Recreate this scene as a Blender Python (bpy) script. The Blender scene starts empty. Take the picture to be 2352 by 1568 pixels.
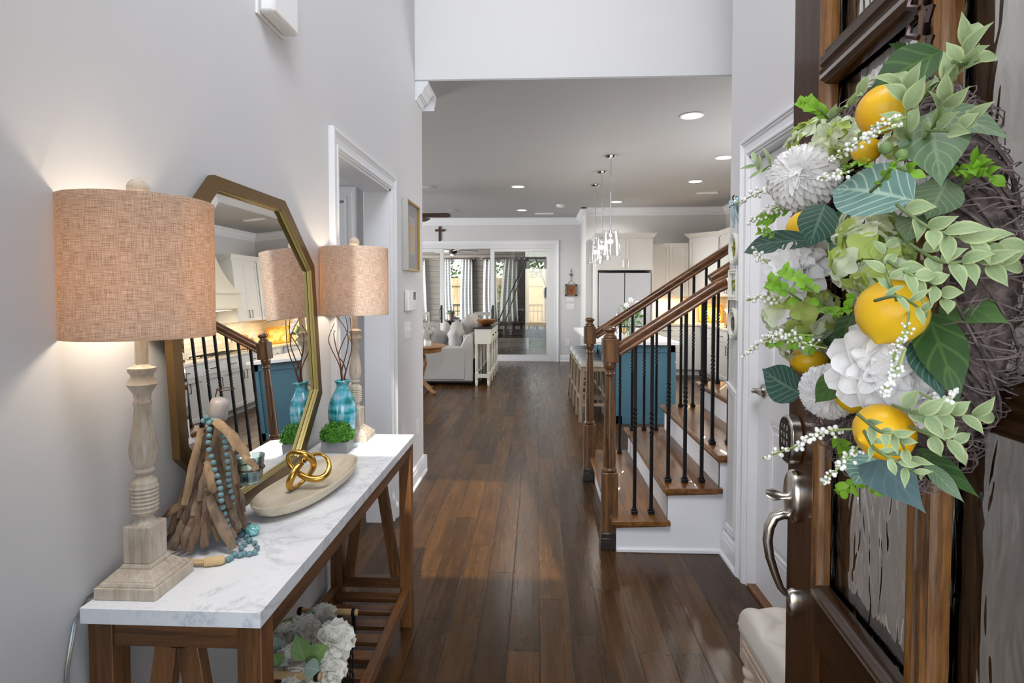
import bpy, math, random
from mathutils import Vector, Matrix
random.seed(7)
R = math.radians
sc = bpy.context.scene
col = sc.collection

# ------------------------------------------------------------------ camera
FOC, CX, VX, VY, EYE, PITCH = 1300.0, 1176.0, 1232.0, 674.0, 1.45, R(1.8)
YAW = math.atan((VX - CX) / FOC * math.cos(PITCH))
CY = VY + FOC * math.tan(PITCH)
cam_d = bpy.data.cameras.new('camera')
cam = bpy.data.objects.new('camera', cam_d); col.objects.link(cam)
cam_d.sensor_fit = 'HORIZONTAL'; cam_d.sensor_width = 36.0
cam_d.lens = FOC / 2352 * 36.0
cam_d.shift_y = -(784.0 - CY) / 2352
cam_d.clip_start = 0.03; cam_d.clip_end = 200
cam.location = (0, 0, EYE)
cam.rotation_euler = (R(90) - PITCH, 0, YAW)
sc.camera = cam
EYEV = Vector((0, 0, EYE))
RT = Vector((math.cos(YAW), math.sin(YAW), 0))
FW = Vector((-math.sin(YAW) * math.cos(PITCH), math.cos(YAW) * math.cos(PITCH), -math.sin(PITCH)))
UP = RT.cross(FW)
def sight(u, v):
    return FW + RT * ((u - CX) / FOC) - UP * ((v - CY) / FOC)
def at(u, v, X=None, Y=None, Z=None):
    r = sight(u, v)
    t = X / r.x if X is not None else (Y / r.y if Y is not None else (Z - EYE) / r.z)
    return EYEV + r * t

# ------------------------------------------------------------------ view, world, sun, daylight
vs = sc.view_settings
vs.view_transform = 'Standard'; vs.look = 'None'; vs.exposure = 0.0; vs.gamma = 1.0
vs.use_curve_mapping = False
sc.cycles.use_denoising = True
sc.cycles.max_bounces = 10; sc.cycles.diffuse_bounces = 5; sc.cycles.glossy_bounces = 4
sc.cycles.transmission_bounces = 8; sc.cycles.transparent_max_bounces = 12
sc.cycles.caustics_reflective = False; sc.cycles.caustics_refractive = False
sc.cycles.sample_clamp_indirect = 6.0
w = bpy.data.worlds.new('sky'); sc.world = w; w.use_nodes = True
nt = w.node_tree
sky = nt.nodes.new('ShaderNodeTexSky'); sky.sky_type = 'NISHITA'
sky.sun_disc = False; sky.sun_elevation = R(48); sky.sun_rotation = R(200)
nt.links.new(sky.outputs[0], nt.nodes['Background'].inputs[0])
nt.nodes['Background'].inputs[1].default_value = 0.6

def light(name, kind, loc, energy, color=(1, 1, 1), size=0.1, size_y=None, rot=(0, 0, 0), spot=None):
    d = bpy.data.lights.new(name, kind); d.energy = energy; d.color = color
    if kind == 'AREA':
        d.size = size
        if size_y: d.shape = 'RECTANGLE'; d.size_y = size_y
        else: d.shape = 'DISK'
    elif kind == 'SUN': d.angle = size
    else: d.shadow_soft_size = size
    if spot: d.spot_size = R(spot); d.spot_blend = 0.6
    o = bpy.data.objects.new(name, d); o.location = loc; o.rotation_euler = rot
    col.objects.link(o); return o
light('sun', 'SUN', (4, 14, 8), 5.5, (1, 0.95, 0.86), R(0.6), rot=(R(38), R(16), R(-12)))
# daylight through the open front doorway (behind the camera), facing into the house
light('front_doorway_daylight', 'AREA', (0.0, -1.3, 1.35), 20, (0.95, 0.97, 1.0), 2.2, 2.4, rot=(R(90), 0, 0))
# daylight through the tall foyer windows above the front door
light('foyer_window_daylight', 'AREA', (0.07, 0.30, 4.25), 98, (0.98, 0.985, 1.0), 1.7, 1.3, rot=(R(60), 0, 0))
# daylight through the living room windows on the left side of the house
light('living_window_daylight', 'AREA', (-6.3, 8.2, 1.55), 360, (0.97, 0.98, 1.0), 4.4, 1.7, rot=(R(96), 0, R(-90)))
light('kitchen_fill_light', 'AREA', (3.48, 5.6, 1.75), 105, (0.98, 0.98, 1.0), 1.6, 1.1, rot=(R(98), 0, R(90)))  # added fill light at the kitchen side wall, which has no window
light('sunroom_daylight', 'AREA', (-4.9, 13.3, 1.5), 430, (0.98, 0.99, 1.0), 2.2, 1.6, rot=(R(90), 0, R(-72)))
# ambient fill light added in the side hall
light('hall_fill_light', 'AREA', (-3.15, 2.9, 1.7), 22, (0.97, 0.98, 1.0), 1.4, 1.6, rot=(R(90), 0, R(-90)))
# under cabinet strips in the kitchen
light('under_cabinet_glow_back', 'AREA', (2.42, 10.5, 1.37), 9, (1, 0.74, 0.42), 0.7, 0.06)
light('under_cabinet_glow_corner', 'AREA', (3.1, 10.25, 1.37), 10, (1, 0.72, 0.38), 0.5, 0.1)
light('under_cabinet_glow_side', 'AREA', (3.32, 9.45, 1.37), 7, (1, 0.78, 0.5), 0.08, 0.6)
light('hood_glow', 'AREA', (3.2, 8.4, 1.6), 9, (1, 0.86, 0.64), 0.3, 0.8)

# ------------------------------------------------------------------ mesh builder
class MB:
    def __init__(s): s.v = []; s.f = []; s.m = []; s.mi = 0; s.T = None
    def _add(s, vs_, fs):
        n = len(s.v)
        if s.T is not None: vs_ = [s.T @ Vector(p) for p in vs_]
        s.v += [tuple(p) for p in vs_]
        s.f += [tuple(i + n for i in f) for f in fs]; s.m += [s.mi] * len(fs)
        return s
    def box(s, x0, x1, y0, y1, z0, z1):
        v = [(x, y, z) for z in (z0, z1) for y in (y0, y1) for x in (x0, x1)]
        return s._add(v, [(0, 2, 3, 1), (4, 5, 7, 6), (0, 1, 5, 4), (2, 6, 7, 3), (0, 4, 6, 2), (1, 3, 7, 5)])
    def bar(s, p, q, w_, h, up=(0, 0, 1)):
        p, q = Vector(p), Vector(q); d = (q - p).normalized(); u = Vector(up)
        a = d.cross(u)
        if a.length < 1e-5: a = d.cross(Vector((1, 0, 0)))
        a.normalize(); b = a.cross(d).normalized()
        v = [c + a * (sx * w_ / 2) + b * (sz * h / 2) for c in (p, q) for sz in (-1, 1) for sx in (-1, 1)]
        return s._add(v, [(0, 1, 3, 2), (4, 6, 7, 5), (0, 4, 5, 1), (2, 3, 7, 6), (0, 2, 6, 4), (1, 5, 7, 3)])
    def tube(s, pts, r, seg=8, closed=False, flat=1.0, cap=True):
        pts = [Vector(p) for p in pts]; n = len(pts)
        rs = r if isinstance(r, (list, tuple)) else [r] * n
        v = []; prev = None
        for i, p in enumerate(pts):
            if closed: t = pts[(i + 1) % n] - pts[i - 1]
            else: t = pts[min(i + 1, n - 1)] - pts[max(i - 1, 0)]
            t.normalize()
            if prev is None:
                prev = t.orthogonal().normalized()
            a = (prev - t * prev.dot(t))
            a = a.normalized() if a.length > 1e-6 else t.orthogonal().normalized()
            prev = a; b = t.cross(a)
            for k in range(seg):
                an = 2 * math.pi * k / seg
                v.append(p + a * (math.cos(an) * rs[i]) + b * (math.sin(an) * rs[i] * flat))
        f = []
        for i in range(n if closed else n - 1):
            j = (i + 1) % n
            for k in range(seg):
                l = (k + 1) % seg
                f.append((i * seg + k, i * seg + l, j * seg + l, j * seg + k))
        if not closed and cap:
            f.append(tuple(range(seg - 1, -1, -1))); f.append(tuple((n - 1) * seg + k for k in range(seg)))
        return s._add(v, f)
    def lathe(s, prof, c=(0, 0, 0), seg=24, cap=True, axis='Z'):
        c = Vector(c); v = []; n = len(prof)
        for r, z in prof:
            for k in range(seg):
                an = 2 * math.pi * (k + .5) / seg
                x, y = r * math.cos(an), r * math.sin(an)
                if axis == 'Z': v.append(c + Vector((x, y, z)))
                elif axis == 'X': v.append(c + Vector((z, x, y)))
                else: v.append(c + Vector((y, z, x)))
        f = []
        for i in range(n - 1):
            for k in range(seg):
                l = (k + 1) % seg
                f.append((i * seg + k, i * seg + l, (i + 1) * seg + l, (i + 1) * seg + k))
        if cap and prof[0][0] > 1e-5: f.append(tuple(range(seg - 1, -1, -1)))
        if cap and prof[-1][0] > 1e-5: f.append(tuple((n - 1) * seg + k for k in range(seg)))
        return s._add(v, f)
    def prism(s, poly, axis, a0, a1):
        n = len(poly)
        def P(p, a):
            if axis == 'X': return (a, p[0], p[1])
            if axis == 'Y': return (p[0], a, p[1])
            return (p[0], p[1], a)
        v = [P(p, a0) for p in poly] + [P(p, a1) for p in poly]
        f = [tuple(range(n - 1, -1, -1)), tuple(range(n, 2 * n))]
        for i in range(n):
            j = (i + 1) % n; f.append((i, j, n + j, n + i))
        return s._add(v, f)
    def sphere(s, c, r, seg=12, rings=8):
        rr = r if isinstance(r, (tuple, list)) else (r, r, r); v = []; f = []
        c = Vector(c)
        for i in range(1, rings):
            th = math.pi * i / rings
            for k in range(seg):
                ph = 2 * math.pi * k / seg
                v.append(c + Vector((rr[0] * math.sin(th) * math.cos(ph), rr[1] * math.sin(th) * math.sin(ph), rr[2] * math.cos(th))))
        top = len(v); v.append(c + Vector((0, 0, rr[2]))); v.append(c - Vector((0, 0, rr[2])))
        for i in range(rings - 2):
            for k in range(seg):
                l = (k + 1) % seg
                f.append((i * seg + k, (i + 1) * seg + k, (i + 1) * seg + l, i * seg + l))
        for k in range(seg):
            l = (k + 1) % seg
            f.append((top, k, l)); f.append((top + 1, (rings - 2) * seg + l, (rings - 2) * seg + k))
        return s._add(v, f)
    def grid(s, fn, nu, nv):
        v = [fn(i / nu, j / nv) for j in range(nv + 1) for i in range(nu + 1)]
        f = [(j * (nu + 1) + i, j * (nu + 1) + i + 1, (j + 1) * (nu + 1) + i + 1, (j + 1) * (nu + 1) + i) for j in range(nv) for i in range(nu)]
        return s._add(v, f)
    def build(s, name, mat, parent=None, smooth=40, bevel=0, label=None, loc=None, sub=0, solid=0, world=False):
        me = bpy.data.meshes.new(name); me.from_pydata(s.v, [], s.f)
        if world and parent is not None:      # vertices written in room coordinates, under a parent at its own base
            M = Matrix.Identity(4); q = parent
            while q is not None: M = q.matrix_basis @ M; q = q.parent
            me.transform(M.inverted())
        mats = mat if isinstance(mat, (list, tuple)) else [mat]
        for m_ in mats: me.materials.append(m_)
        if len(mats) > 1:
            for p, i in zip(me.polygons, s.m): p.material_index = i
        me.update()
        import bmesh
        bm = bmesh.new(); bm.from_mesh(me); bmesh.ops.recalc_face_normals(bm, faces=bm.faces)
        bm.to_mesh(me); bm.free()
        if smooth:
            me.polygons.foreach_set('use_smooth', [True] * len(me.polygons))
            me.set_sharp_from_angle(angle=R(smooth))
        o = bpy.data.objects.new(name, me); col.objects.link(o)
        if parent is not None: o.parent = parent
        if loc: o.location = loc
        if solid:
            m_ = o.modifiers.new('thickness', 'SOLIDIFY'); m_.thickness = solid; m_.offset = 0
        if sub:
            m_ = o.modifiers.new('sub', 'SUBSURF'); m_.levels = sub; m_.render_levels = sub
        if bevel:
            m_ = o.modifiers.new('bevel', 'BEVEL'); m_.width = bevel; m_.segments = 2; m_.limit_method = 'ANGLE'; m_.angle_limit = R(35)
            m_.harden_normals = False
        if label: o['label'] = label
        return o

def thing(name, label, cat, loc=(0, 0, 0), rz=0.0, group=None):
    o = bpy.data.objects.new(name, None); o.empty_display_size = 0.05
    o.location = loc; o.rotation_euler = (0, 0, rz); col.objects.link(o)
    return tag(o, label, cat, group)
def tag(o, label, cat, group=None):
    o['label'] = label; o['category'] = cat
    if group: o['group'] = group
    return o
def struct(o): o['kind'] = 'structure'; return o
def dup(o, parent=None, loc=None, rz=None, label=None):
    c = o.copy(); col.objects.link(c)
    if parent is not None: c.parent = parent
    if loc is not None: c.location = loc
    if rz is not None: c.rotation_euler = (0, 0, rz)
    if label: c['label'] = label
    for ch in list(o.children): dup(ch, c)
    return c
# ------------------------------------------------------------------ materials
class NT:
    def __init__(s, name):
        s.mat = bpy.data.materials.new(name); s.mat.use_nodes = True
        s.t = s.mat.node_tree; s.b = s.t.nodes['Principled BSDF']; s.out = s.t.nodes['Material Output']
    def n(s, kind, **k):
        x = s.t.nodes.new('ShaderNode' + kind)
        for a, b in k.items(): setattr(x, a, b)
        return x
    def l(s, a, b):
        s.t.links.new(a, b)
    def set(s, **k):
        for a, b in k.items():
            i = s.b.inputs[a.replace('_', ' ')]
            if hasattr(b, 'is_linked') or hasattr(b, 'links'): s.l(b, i)
            else: i.default_value = (*b, 1) if isinstance(b, tuple) and len(b) == 3 and i.type == 'RGBA' else b
        return s
    def coord(s, scale=(1, 1, 1), out='Object', rot=(0, 0, 0), loc=(0, 0, 0)):
        c = s.n('TexCoord'); m = s.n('Mapping')
        s.l(c.outputs[out], m.inputs[0]); m.inputs['Scale'].default_value = scale
        m.inputs['Rotation'].default_value = rot; m.inputs['Location'].default_value = loc
        return m.outputs[0]
    def noise(s, vec, scale=5, detail=4, rough=.5, dist=0):
        x = s.n('TexNoise'); s.l(vec, x.inputs['Vector'])
        x.inputs['Scale'].default_value = scale; x.inputs['Detail'].default_value = detail
        x.inputs['Roughness'].default_value = rough; x.inputs['Distortion'].default_value = dist
        return x.outputs[0]
    def ramp(s, fac, stops, interp='LINEAR'):
        x = s.n('ValToRGB'); s.l(fac, x.inputs[0]); e = x.color_ramp.elements; x.color_ramp.interpolation = interp
        while len(e) < len(stops): e.new(0.5)
        for el, (p, c) in zip(e, stops):
            el.position = p; el.color = (*c, 1) if len(c) == 3 else c
        return x.outputs[0]
    def math(s, op, a, b=None, c=None):
        x = s.n('Math', operation=op)
        for i, q in enumerate((a, b, c)):
            if q is None: continue
            if isinstance(q, (int, float)): x.inputs[i].default_value = q
            else: s.l(q, x.inputs[i])
        return x.outputs[0]
    def mix(s, fac, a, b, mode='MIX'):
        x = s.n('Mix', data_type='RGBA', blend_type=mode)
        for i, q in ((0, fac), (6, a), (7, b)):
            if isinstance(q, (int, float)): x.inputs[i].default_value = q
            elif isinstance(q, tuple): x.inputs[i].default_value = (*q, 1)
            else: s.l(q, x.inputs[i])
        return x.outputs[2]
    def bump(s, h, strength=.3, dist=.01, normal=None):
        x = s.n('Bump'); s.l(h, x.inputs['Height'])
        x.inputs['Strength'].default_value = strength; x.inputs['Distance'].default_value = dist
        if normal: s.l(normal, x.inputs['Normal'])
        s.l(x.outputs[0], s.b.inputs['Normal']); return x.outputs[0]
def srgb(r, g, b):
    f = lambda c: (c / 255 / 12.92) if c / 255 <= .04045 else ((c / 255 + .055) / 1.055) ** 2.4
    return (f(r), f(g), f(b))
def plain(name, c, rough=.5, metal=0.0, coat=0.0, **k):
    m = NT(name); m.set(Base_Color=c, Roughness=rough, Metallic=metal, Coat_Weight=coat, **k); return m.mat
def paint(name, c, rough=.55, bump=.06):
    m = NT(name); m.set(Base_Color=c, Roughness=rough)
    m.bump(m.noise(m.coord(), 240, 2), bump, .002); return m.mat
def wood(name, dark, light_, axis='Z', scale=1.0, rough=.4, coat=0.0, contrast=1.0, bump=.15, fine=9):
    m = NT(name)
    s1 = {'X': (.55, 7, 7), 'Y': (7, .55, 7), 'Z': (7, 7, .55)}[axis]
    v = m.coord(tuple(a * scale for a in s1))
    a = m.noise(v, 2.2, 5, .6, 1.2); b = m.noise(v, fine * 2.2, 3, .6)
    f = m.math('ADD', m.math('MULTIPLY', a, .72), m.math('MULTIPLY', b, .28))
    mid = tuple((p + q) / 2 for p, q in zip(dark, light_))
    k = .16 / contrast
    c = m.ramp(f, [(.5 - k, dark), (.5, mid), (.5 + k, light_)])
    m.set(Base_Color=c, Roughness=rough, Coat_Weight=coat); m.bump(b, bump, .002); return m.mat
def emit(name, c, st):
    m = NT(name); m.set(Base_Color=c, Emission_Color=c, Emission_Strength=st, Roughness=.6); return m.mat
def clear(name, tint=(1, 1, 1), gloss=.12, rough=0.0):
    """thin clear pane: mostly transparent with a mirror-like share"""
    m = NT(name); t = m.n('BsdfTransparent'); t.inputs[0].default_value = (*tint, 1)
    g = m.n('BsdfGlossy'); g.inputs['Roughness'].default_value = rough
    lw = m.n('LayerWeight'); lw.inputs[0].default_value = .35
    f = m.math('ADD', m.math('MULTIPLY', lw.outputs['Fresnel'], min(.7, gloss * 4)), gloss * .5)
    mx = m.n('MixShader'); m.l(f, mx.inputs[0]); m.l(t.outputs[0], mx.inputs[1]); m.l(g.outputs[0], mx.inputs[2])
    m.l(mx.outputs[0], m.out.inputs[0]); return m.mat
def leafmat(name, c1, c2, rough=.5, trans=.25):
    m = NT(name); v = m.coord()
    c = m.mix(m.noise(v, 25, 3), c1, c2)
    m.set(Base_Color=c, Roughness=rough)
    tl = m.n('BsdfTranslucent'); m.l(c, tl.inputs[0]); mx = m.n('MixShader'); mx.inputs[0].default_value = trans
    m.l(m.b.outputs[0], mx.inputs[1]); m.l(tl.outputs[0], mx.inputs[2]); m.l(mx.outputs[0], m.out.inputs[0])
    return m.mat

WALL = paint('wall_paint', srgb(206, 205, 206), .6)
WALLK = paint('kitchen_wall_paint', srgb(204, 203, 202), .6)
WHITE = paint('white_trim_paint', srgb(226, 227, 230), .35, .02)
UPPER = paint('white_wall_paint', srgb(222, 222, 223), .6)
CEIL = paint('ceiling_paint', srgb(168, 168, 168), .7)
CAB = paint('cabinet_paint', srgb(226, 225, 222), .35, .02)
CHROME = plain('brushed_nickel', srgb(190, 186, 180), .22, 1.0)
SHINY = plain('polished_chrome', srgb(215, 215, 218), .08, 1.0)
BLACKM = plain('black_iron', (.012, .012, .014), .42, .6)
BLACK = plain('black_plastic', (.01, .01, .01), .4)
DARKMETAL = plain('dark_bronze_pull', (.05, .04, .03), .35, .8)
BULB = emit('glowing_bulb', (1, .95, .86), 30)
CANL = emit('recessed_light_glow', (1, .98, .94), 9)
PLASTIC = plain('white_plastic', srgb(228, 228, 226), .35)

def floor_mat():
    m = NT('hand_scraped_plank_floor')
    g = m.n('NewGeometry'); sp = m.n('SeparateXYZ'); m.l(g.outputs['Position'], sp.inputs[0])
    x, y = sp.outputs[0], sp.outputs[1]
    W_, L = .132, 1.15
    xr = m.math('DIVIDE', m.math('SUBTRACT', x, .016), W_); row = m.math('FLOOR', xr)
    wn = m.n('TexWhiteNoise', noise_dimensions='1D'); m.l(row, wn.inputs['W'])
    yy = m.math('DIVIDE', m.math('ADD', y, m.math('MULTIPLY', wn.outputs[0], 7.3)), L); idx = m.math('FLOOR', yy)
    cb = m.n('CombineXYZ'); m.l(row, cb.inputs[0]); m.l(idx, cb.inputs[1])
    w2 = m.n('TexWhiteNoise', noise_dimensions='3D'); m.l(cb.outputs[0], w2.inputs['Vector'])
    rnd = w2.outputs[0]
    # grain, shifted for every plank
    c2 = m.n('CombineXYZ'); m.l(x, c2.inputs[0]); m.l(m.math('MULTIPLY', y, .05), c2.inputs[1]); m.l(m.math('MULTIPLY', rnd, 31.0), c2.inputs[2])
    n1 = m.noise(c2.outputs[0], 26, 5, .6, .35); n2 = m.noise(c2.outputs[0], 90, 3, .6)
    pos = m.n('CombineXYZ'); m.l(x, pos.inputs[0]); m.l(m.math('MULTIPLY', y, .35), pos.inputs[1])
    blot = m.noise(pos.outputs[0], 9, 5, .65)
    f = m.math('ADD', m.math('ADD', m.math('MULTIPLY', n1, .45), m.math('MULTIPLY', n2, .12)), m.math('MULTIPLY', rnd, .20))
    f = m.math('ADD', f, m.math('MULTIPLY', blot, .29))
    c = m.ramp(f, [(.30, srgb(36, 22, 10)), (.5, srgb(62, 40, 17)), (.66, srgb(86, 57, 25)), (.86, srgb(114, 81, 39))])
    # seams
    fx = m.math('FRACT', xr); fy = m.math('FRACT', yy)
    ex = m.math('MINIMUM', fx, m.math('SUBTRACT', 1.0, fx)); ey = m.math('MINIMUM', fy, m.math('SUBTRACT', 1.0, fy))
    e = m.math('MINIMUM', m.math('MULTIPLY', ex, W_), m.math('MULTIPLY', ey, L))
    seam = m.n('MapRange'); m.l(e, seam.inputs[0]); seam.inputs[1].default_value = .0008; seam.inputs[2].default_value = .0034
    c = m.mix(seam.outputs[0], srgb(26, 14, 8), c)
    sc_ = m.n('CombineXYZ'); m.l(m.math('MULTIPLY', x, .5), sc_.inputs[0]); m.l(y, sc_.inputs[1]); m.l(m.math('MULTIPLY', rnd, 9.0), sc_.inputs[2])
    hs = m.noise(sc_.outputs[0], 22, 2, .5)
    h = m.math('ADD', m.math('MULTIPLY', hs, .7), m.math('ADD', m.math('MULTIPLY', seam.outputs[0], .5), m.math('MULTIPLY', n1, .25)))
    m.set(Base_Color=c, Roughness=m.math('ADD', .17, m.math('MULTIPLY', n1, .2)), Specular_IOR_Level=.34)
    m.bump(h, .2, .004)
    return m.mat
FLOOR = floor_mat()
# ================================================================== THE SETTING
XL, XR = -0.918, 1.046          # left and right foyer walls
HZ = 3.05                       # living area ceiling
def S(name, mb, mat, bevel=0, parent=None, smooth=0):
    o = mb.build(name, mat, parent, smooth=smooth, bevel=bevel); return struct(o)
S('floor', MB().box(-7, 6.2, -1.2, 12.6, -.12, 0), FLOOR)
# left foyer wall with the doorway to the side hall
m = MB(); T_ = .15
m.box(XL - T_, XL, .0, 2.575, 0, 5.4); m.box(XL - T_, XL, 3.52, 4.54, 0, 5.4); m.box(XL - T_, XL, 2.575, 3.52, 2.10, 5.4)
S('wall_left', m, WALL)
# front wall around the entrance (behind the camera) with the tall window above
m = MB(); m.box(-.915, -.47, .14, .27, 0, 5.4); m.box(.475, XR, .14, .27, 0, 5.4); m.box(-.47, .475, .14, .27, 2.5, 3.0); m.box(-.47, .475, .14, .27, 4.9, 5.4)
S('wall_front', m, WALL)
# right foyer wall, closet doorway
m = MB(); m.box(XR, XR + .12, .27, 1.93, 0, 5.4); m.box(XR, XR + .12, 2.83, 3.12, 0, 5.4); m.box(XR, XR + .12, 1.93, 2.83, 2.12, 5.4)
m.box(XR + .12, 5.6, 3.0, 3.12, 0, 5.4)
S('wall_right', m, WALL)
S('sun_block_slab', MB().box(-2.5, 2.5, -3.2, .1, 2.75, 2.9), WHITE)  # unseen slab added behind the camera to block direct sun
S('wall_upper', MB().box(XL, 5.6, 4.29, 4.54, HZ + .012, 5.4), UPPER)
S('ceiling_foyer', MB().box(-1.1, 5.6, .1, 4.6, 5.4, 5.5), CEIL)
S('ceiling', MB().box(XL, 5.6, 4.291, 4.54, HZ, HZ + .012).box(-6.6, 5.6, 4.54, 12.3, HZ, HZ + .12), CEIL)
# wall behind the staircase top
S('wall_stair', MB().box(2.50, 2.62, 3.12, 4.60, 0, HZ), WALL)
# living room: wall beside the foyer, left wall, back wall with the sliding doors
S('wall_living_front', MB().box(-6.5, XL - T_, 4.42, 4.54, 0, HZ), WALL)
m = MB(); m.box(-6.5, -6.38, 4.54, 12.3, 0, .7); m.box(-6.5, -6.38, 4.54, 12.3, 2.4, HZ); m.box(-6.5, -6.38, 4.54, 5.9, .7, 2.4); m.box(-6.5, -6.38, 10.5, 12.3, .7, 2.4)
S('wall_living_left', m, WALL)
YB = 12.08
m = MB(); m.box(-6.4, -3.24, YB, YB + .18, 0, HZ); m.box(.385, 1.0, YB, YB + .18, 0, HZ); m.box(-3.24, .385, YB, YB + .18, 2.49, HZ)
S('wall_back', m, WALL)
# kitchen: jog, back wall, side wall
KY, KX = 10.72, 3.52
m = MB(); m.box(.93, 1.05, KY, YB, 0, HZ)
S('wall_kitchen_return', m, WALLK)
S('wall_kitchen_back', MB().box(1.05, KX + .12, KY, KY + .12, 0, HZ), WALLK)
S('wall_kitchen_side', MB().box(KX, KX + .12, 4.54, KY, 0, HZ), WALLK)

# mouldings -------------------------------------------------------------
BASE = [(0, 0), (.028, 0), (.028, .012), (.018, .03), (.016, .1), (.012, .112), (.012, .125), (.006, .14), (0, .142)]
def run_y(mb, x, sgn, y0, y1, prof, z0=0.0):          # profile (out, up) pushed along Y on a wall face at x, facing sgn
    return mb.prism([(x + sgn * a, z0 + b) for a, b in prof], 'Y', y0, y1)
def run_x(mb, y, sgn, x0, x1, prof, z0=0.0):
    n = len(prof); v = [(x, y + sgn * a, z0 + b) for x in (x0, x1) for a, b in prof]
    f = [tuple(range(n)), tuple(range(n, 2 * n))] + [(i, (i + 1) % n, n + (i + 1) % n, n + i) for i in range(n)]
    return mb._add(v, f)
m = MB(); run_y(m, XL, 1, .27, 2.49, BASE); run_y(m, XL, 1, 3.62, 4.54, BASE); run_x(m, 4.54, 1, -6.3, XL + .028, BASE)
S('baseboard_left', m, WHITE)
m = MB(); run_y(m, XR, -1, .27, 1.84, BASE); run_y(m, XR, -1, 2.92, 3.15, BASE)
S('baseboard_right', m, WHITE)
m = MB(); run_x(m, YB, -1, .51, .93, BASE); run_x(m, YB, -1, -6.38, -3.36, BASE); run_y(m, .93, -1, KY, YB, BASE)
S('baseboard_back', m, WHITE)
CRN = [(0, 0), (.10, 0), (.10, -.02), (.092, -.026), (.072, -.045), (.058, -.08), (.048, -.092), (.036, -.094), (.034, -.104), (.024, -.108), (.014, -.126), (.012, -.14), (0, -.142)]
m = MB(); run_y(m, XL, 1, 4.29, 4.54, CRN, HZ); run_x(m, 4.54, 1, -6.38, XL + .1, CRN, HZ)
S('trim_crown_foyer', m, WHITE)
m = MB(); run_x(m, YB, -1, -6.38, .93, CRN, HZ); run_y(m, .93, -1, KY - .1, YB, CRN, HZ); run_x(m, KY, -1, .83, KX, CRN, HZ); run_y(m, KX, -1, 4.54, KY, CRN, HZ)
run_y(m, -6.38, 1, 4.54, YB, CRN, HZ); S('trim_crown_back', m, WHITE)

CAS = [(0, 0), (.013, 0), (.013, .006), (.019, .012), (.019, .022), (.015, .028), (.015, .055), (.02, .062), (.02, .068), (.026, .074), (.026, .088), (.022, .092), (0, .092)]
def casing(mb, x, sgn, y0, y1, z):                     # around an opening in an X-facing wall; profile's second value runs outward
    for yy, d in ((y0, -1), (y1, 1)):
        mb._add(*_prism3([(x + sgn * a, yy + d * b) for a, b in CAS], lambda p, h, d=d: (p[0], p[1], h), 0, z + .092, len(CAS),
                 mit=[(z + b) for a, b in CAS]))
    n = len(CAS); v = []
    for yy, d in ((y0, -1), (y1, 1)):
        v += [(x + sgn * a, yy + d * b, z + b) for a, b in CAS]
    f = [tuple(range(n)), tuple(range(n, 2 * n))] + [(i, (i + 1) % n, n + (i + 1) % n, n + i) for i in range(n)]
    mb._add(v, f); return mb
def _prism3(poly, fn, h0, h1, n, mit=None):
    v = [fn(p, h0) for p in poly] + [fn(p, mit[i] if mit else h1) for i, p in enumerate(poly)]
    f = [tuple(range(n)), tuple(range(n, 2 * n))] + [(i, (i + 1) % n, n + (i + 1) % n, n + i) for i in range(n)]
    return v, f
def casing_y(mb, y, sgn, x0, x1, z):                   # the same in a Y-facing wall
    n = len(CAS)
    for xx, d in ((x0, -1), (x1, 1)):
        v = [(xx + d * b, y + sgn * a, 0) for a, b in CAS] + [(xx + d * b, y + sgn * a, z + b) for a, b in CAS]
        mb._add(v, [tuple(range(n)), tuple(range(n, 2 * n))] + [(i, (i + 1) % n, n + (i + 1) % n, n + i) for i in range(n)])
    v = []
    for xx, d in ((x0, -1), (x1, 1)): v += [(xx + d * b, y + sgn * a, z + b) for a, b in CAS]
    mb._add(v, [tuple(range(n)), tuple(range(n, 2 * n))] + [(i, (i + 1) % n, n + (i + 1) % n, n + i) for i in range(n)])
    return mb
# left doorway: jambs and casing on both faces
m = MB(); casing(m, XL, 1, 2.575, 3.52, 2.10)
m.box(XL - T_ - .005, XL + .004, 2.575, 2.595, 0, 2.10).box(XL - T_ - .005, XL + .004, 3.50, 3.52, 0, 2.10).box(XL - T_ - .005, XL + .004, 2.575, 3.52, 2.085, 2.105)
S('trim_1', m, WHITE, bevel=.001)
m = MB(); casing(m, XL - T_, -1, 2.575, 3.52, 2.10); S('trim_2', m, WHITE)
# side hall beyond it
m = MB(); m.box(-3.3, -2.16, 3.92, 4.02, 0, 2.8); m.box(-1.34, XL - T_, 3.92, 4.02, 0, 2.8); m.box(-2.16, -1.34, 3.92, 4.02, 2.1, 2.8)
S('wall_hall_back', m, WALL)
S('wall_hall_left', MB().box(-3.3, -3.2, 1.6, 3.92, 0, 2.8), WALL)
S('wall_hall_front', MB().box(-3.2, XL - T_, 1.6, 1.7, 0, 2.8), WALL)
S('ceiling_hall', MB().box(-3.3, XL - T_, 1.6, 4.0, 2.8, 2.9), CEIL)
m = MB(); casing_y(m, 3.92, -1, -2.16, -1.34, 2.1); S('trim_3', m, WHITE)
m = MB(); run_x(m, 3.92, -1, -1.25, XL - T_, BASE); S('baseboard_hall', m, WHITE)

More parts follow.
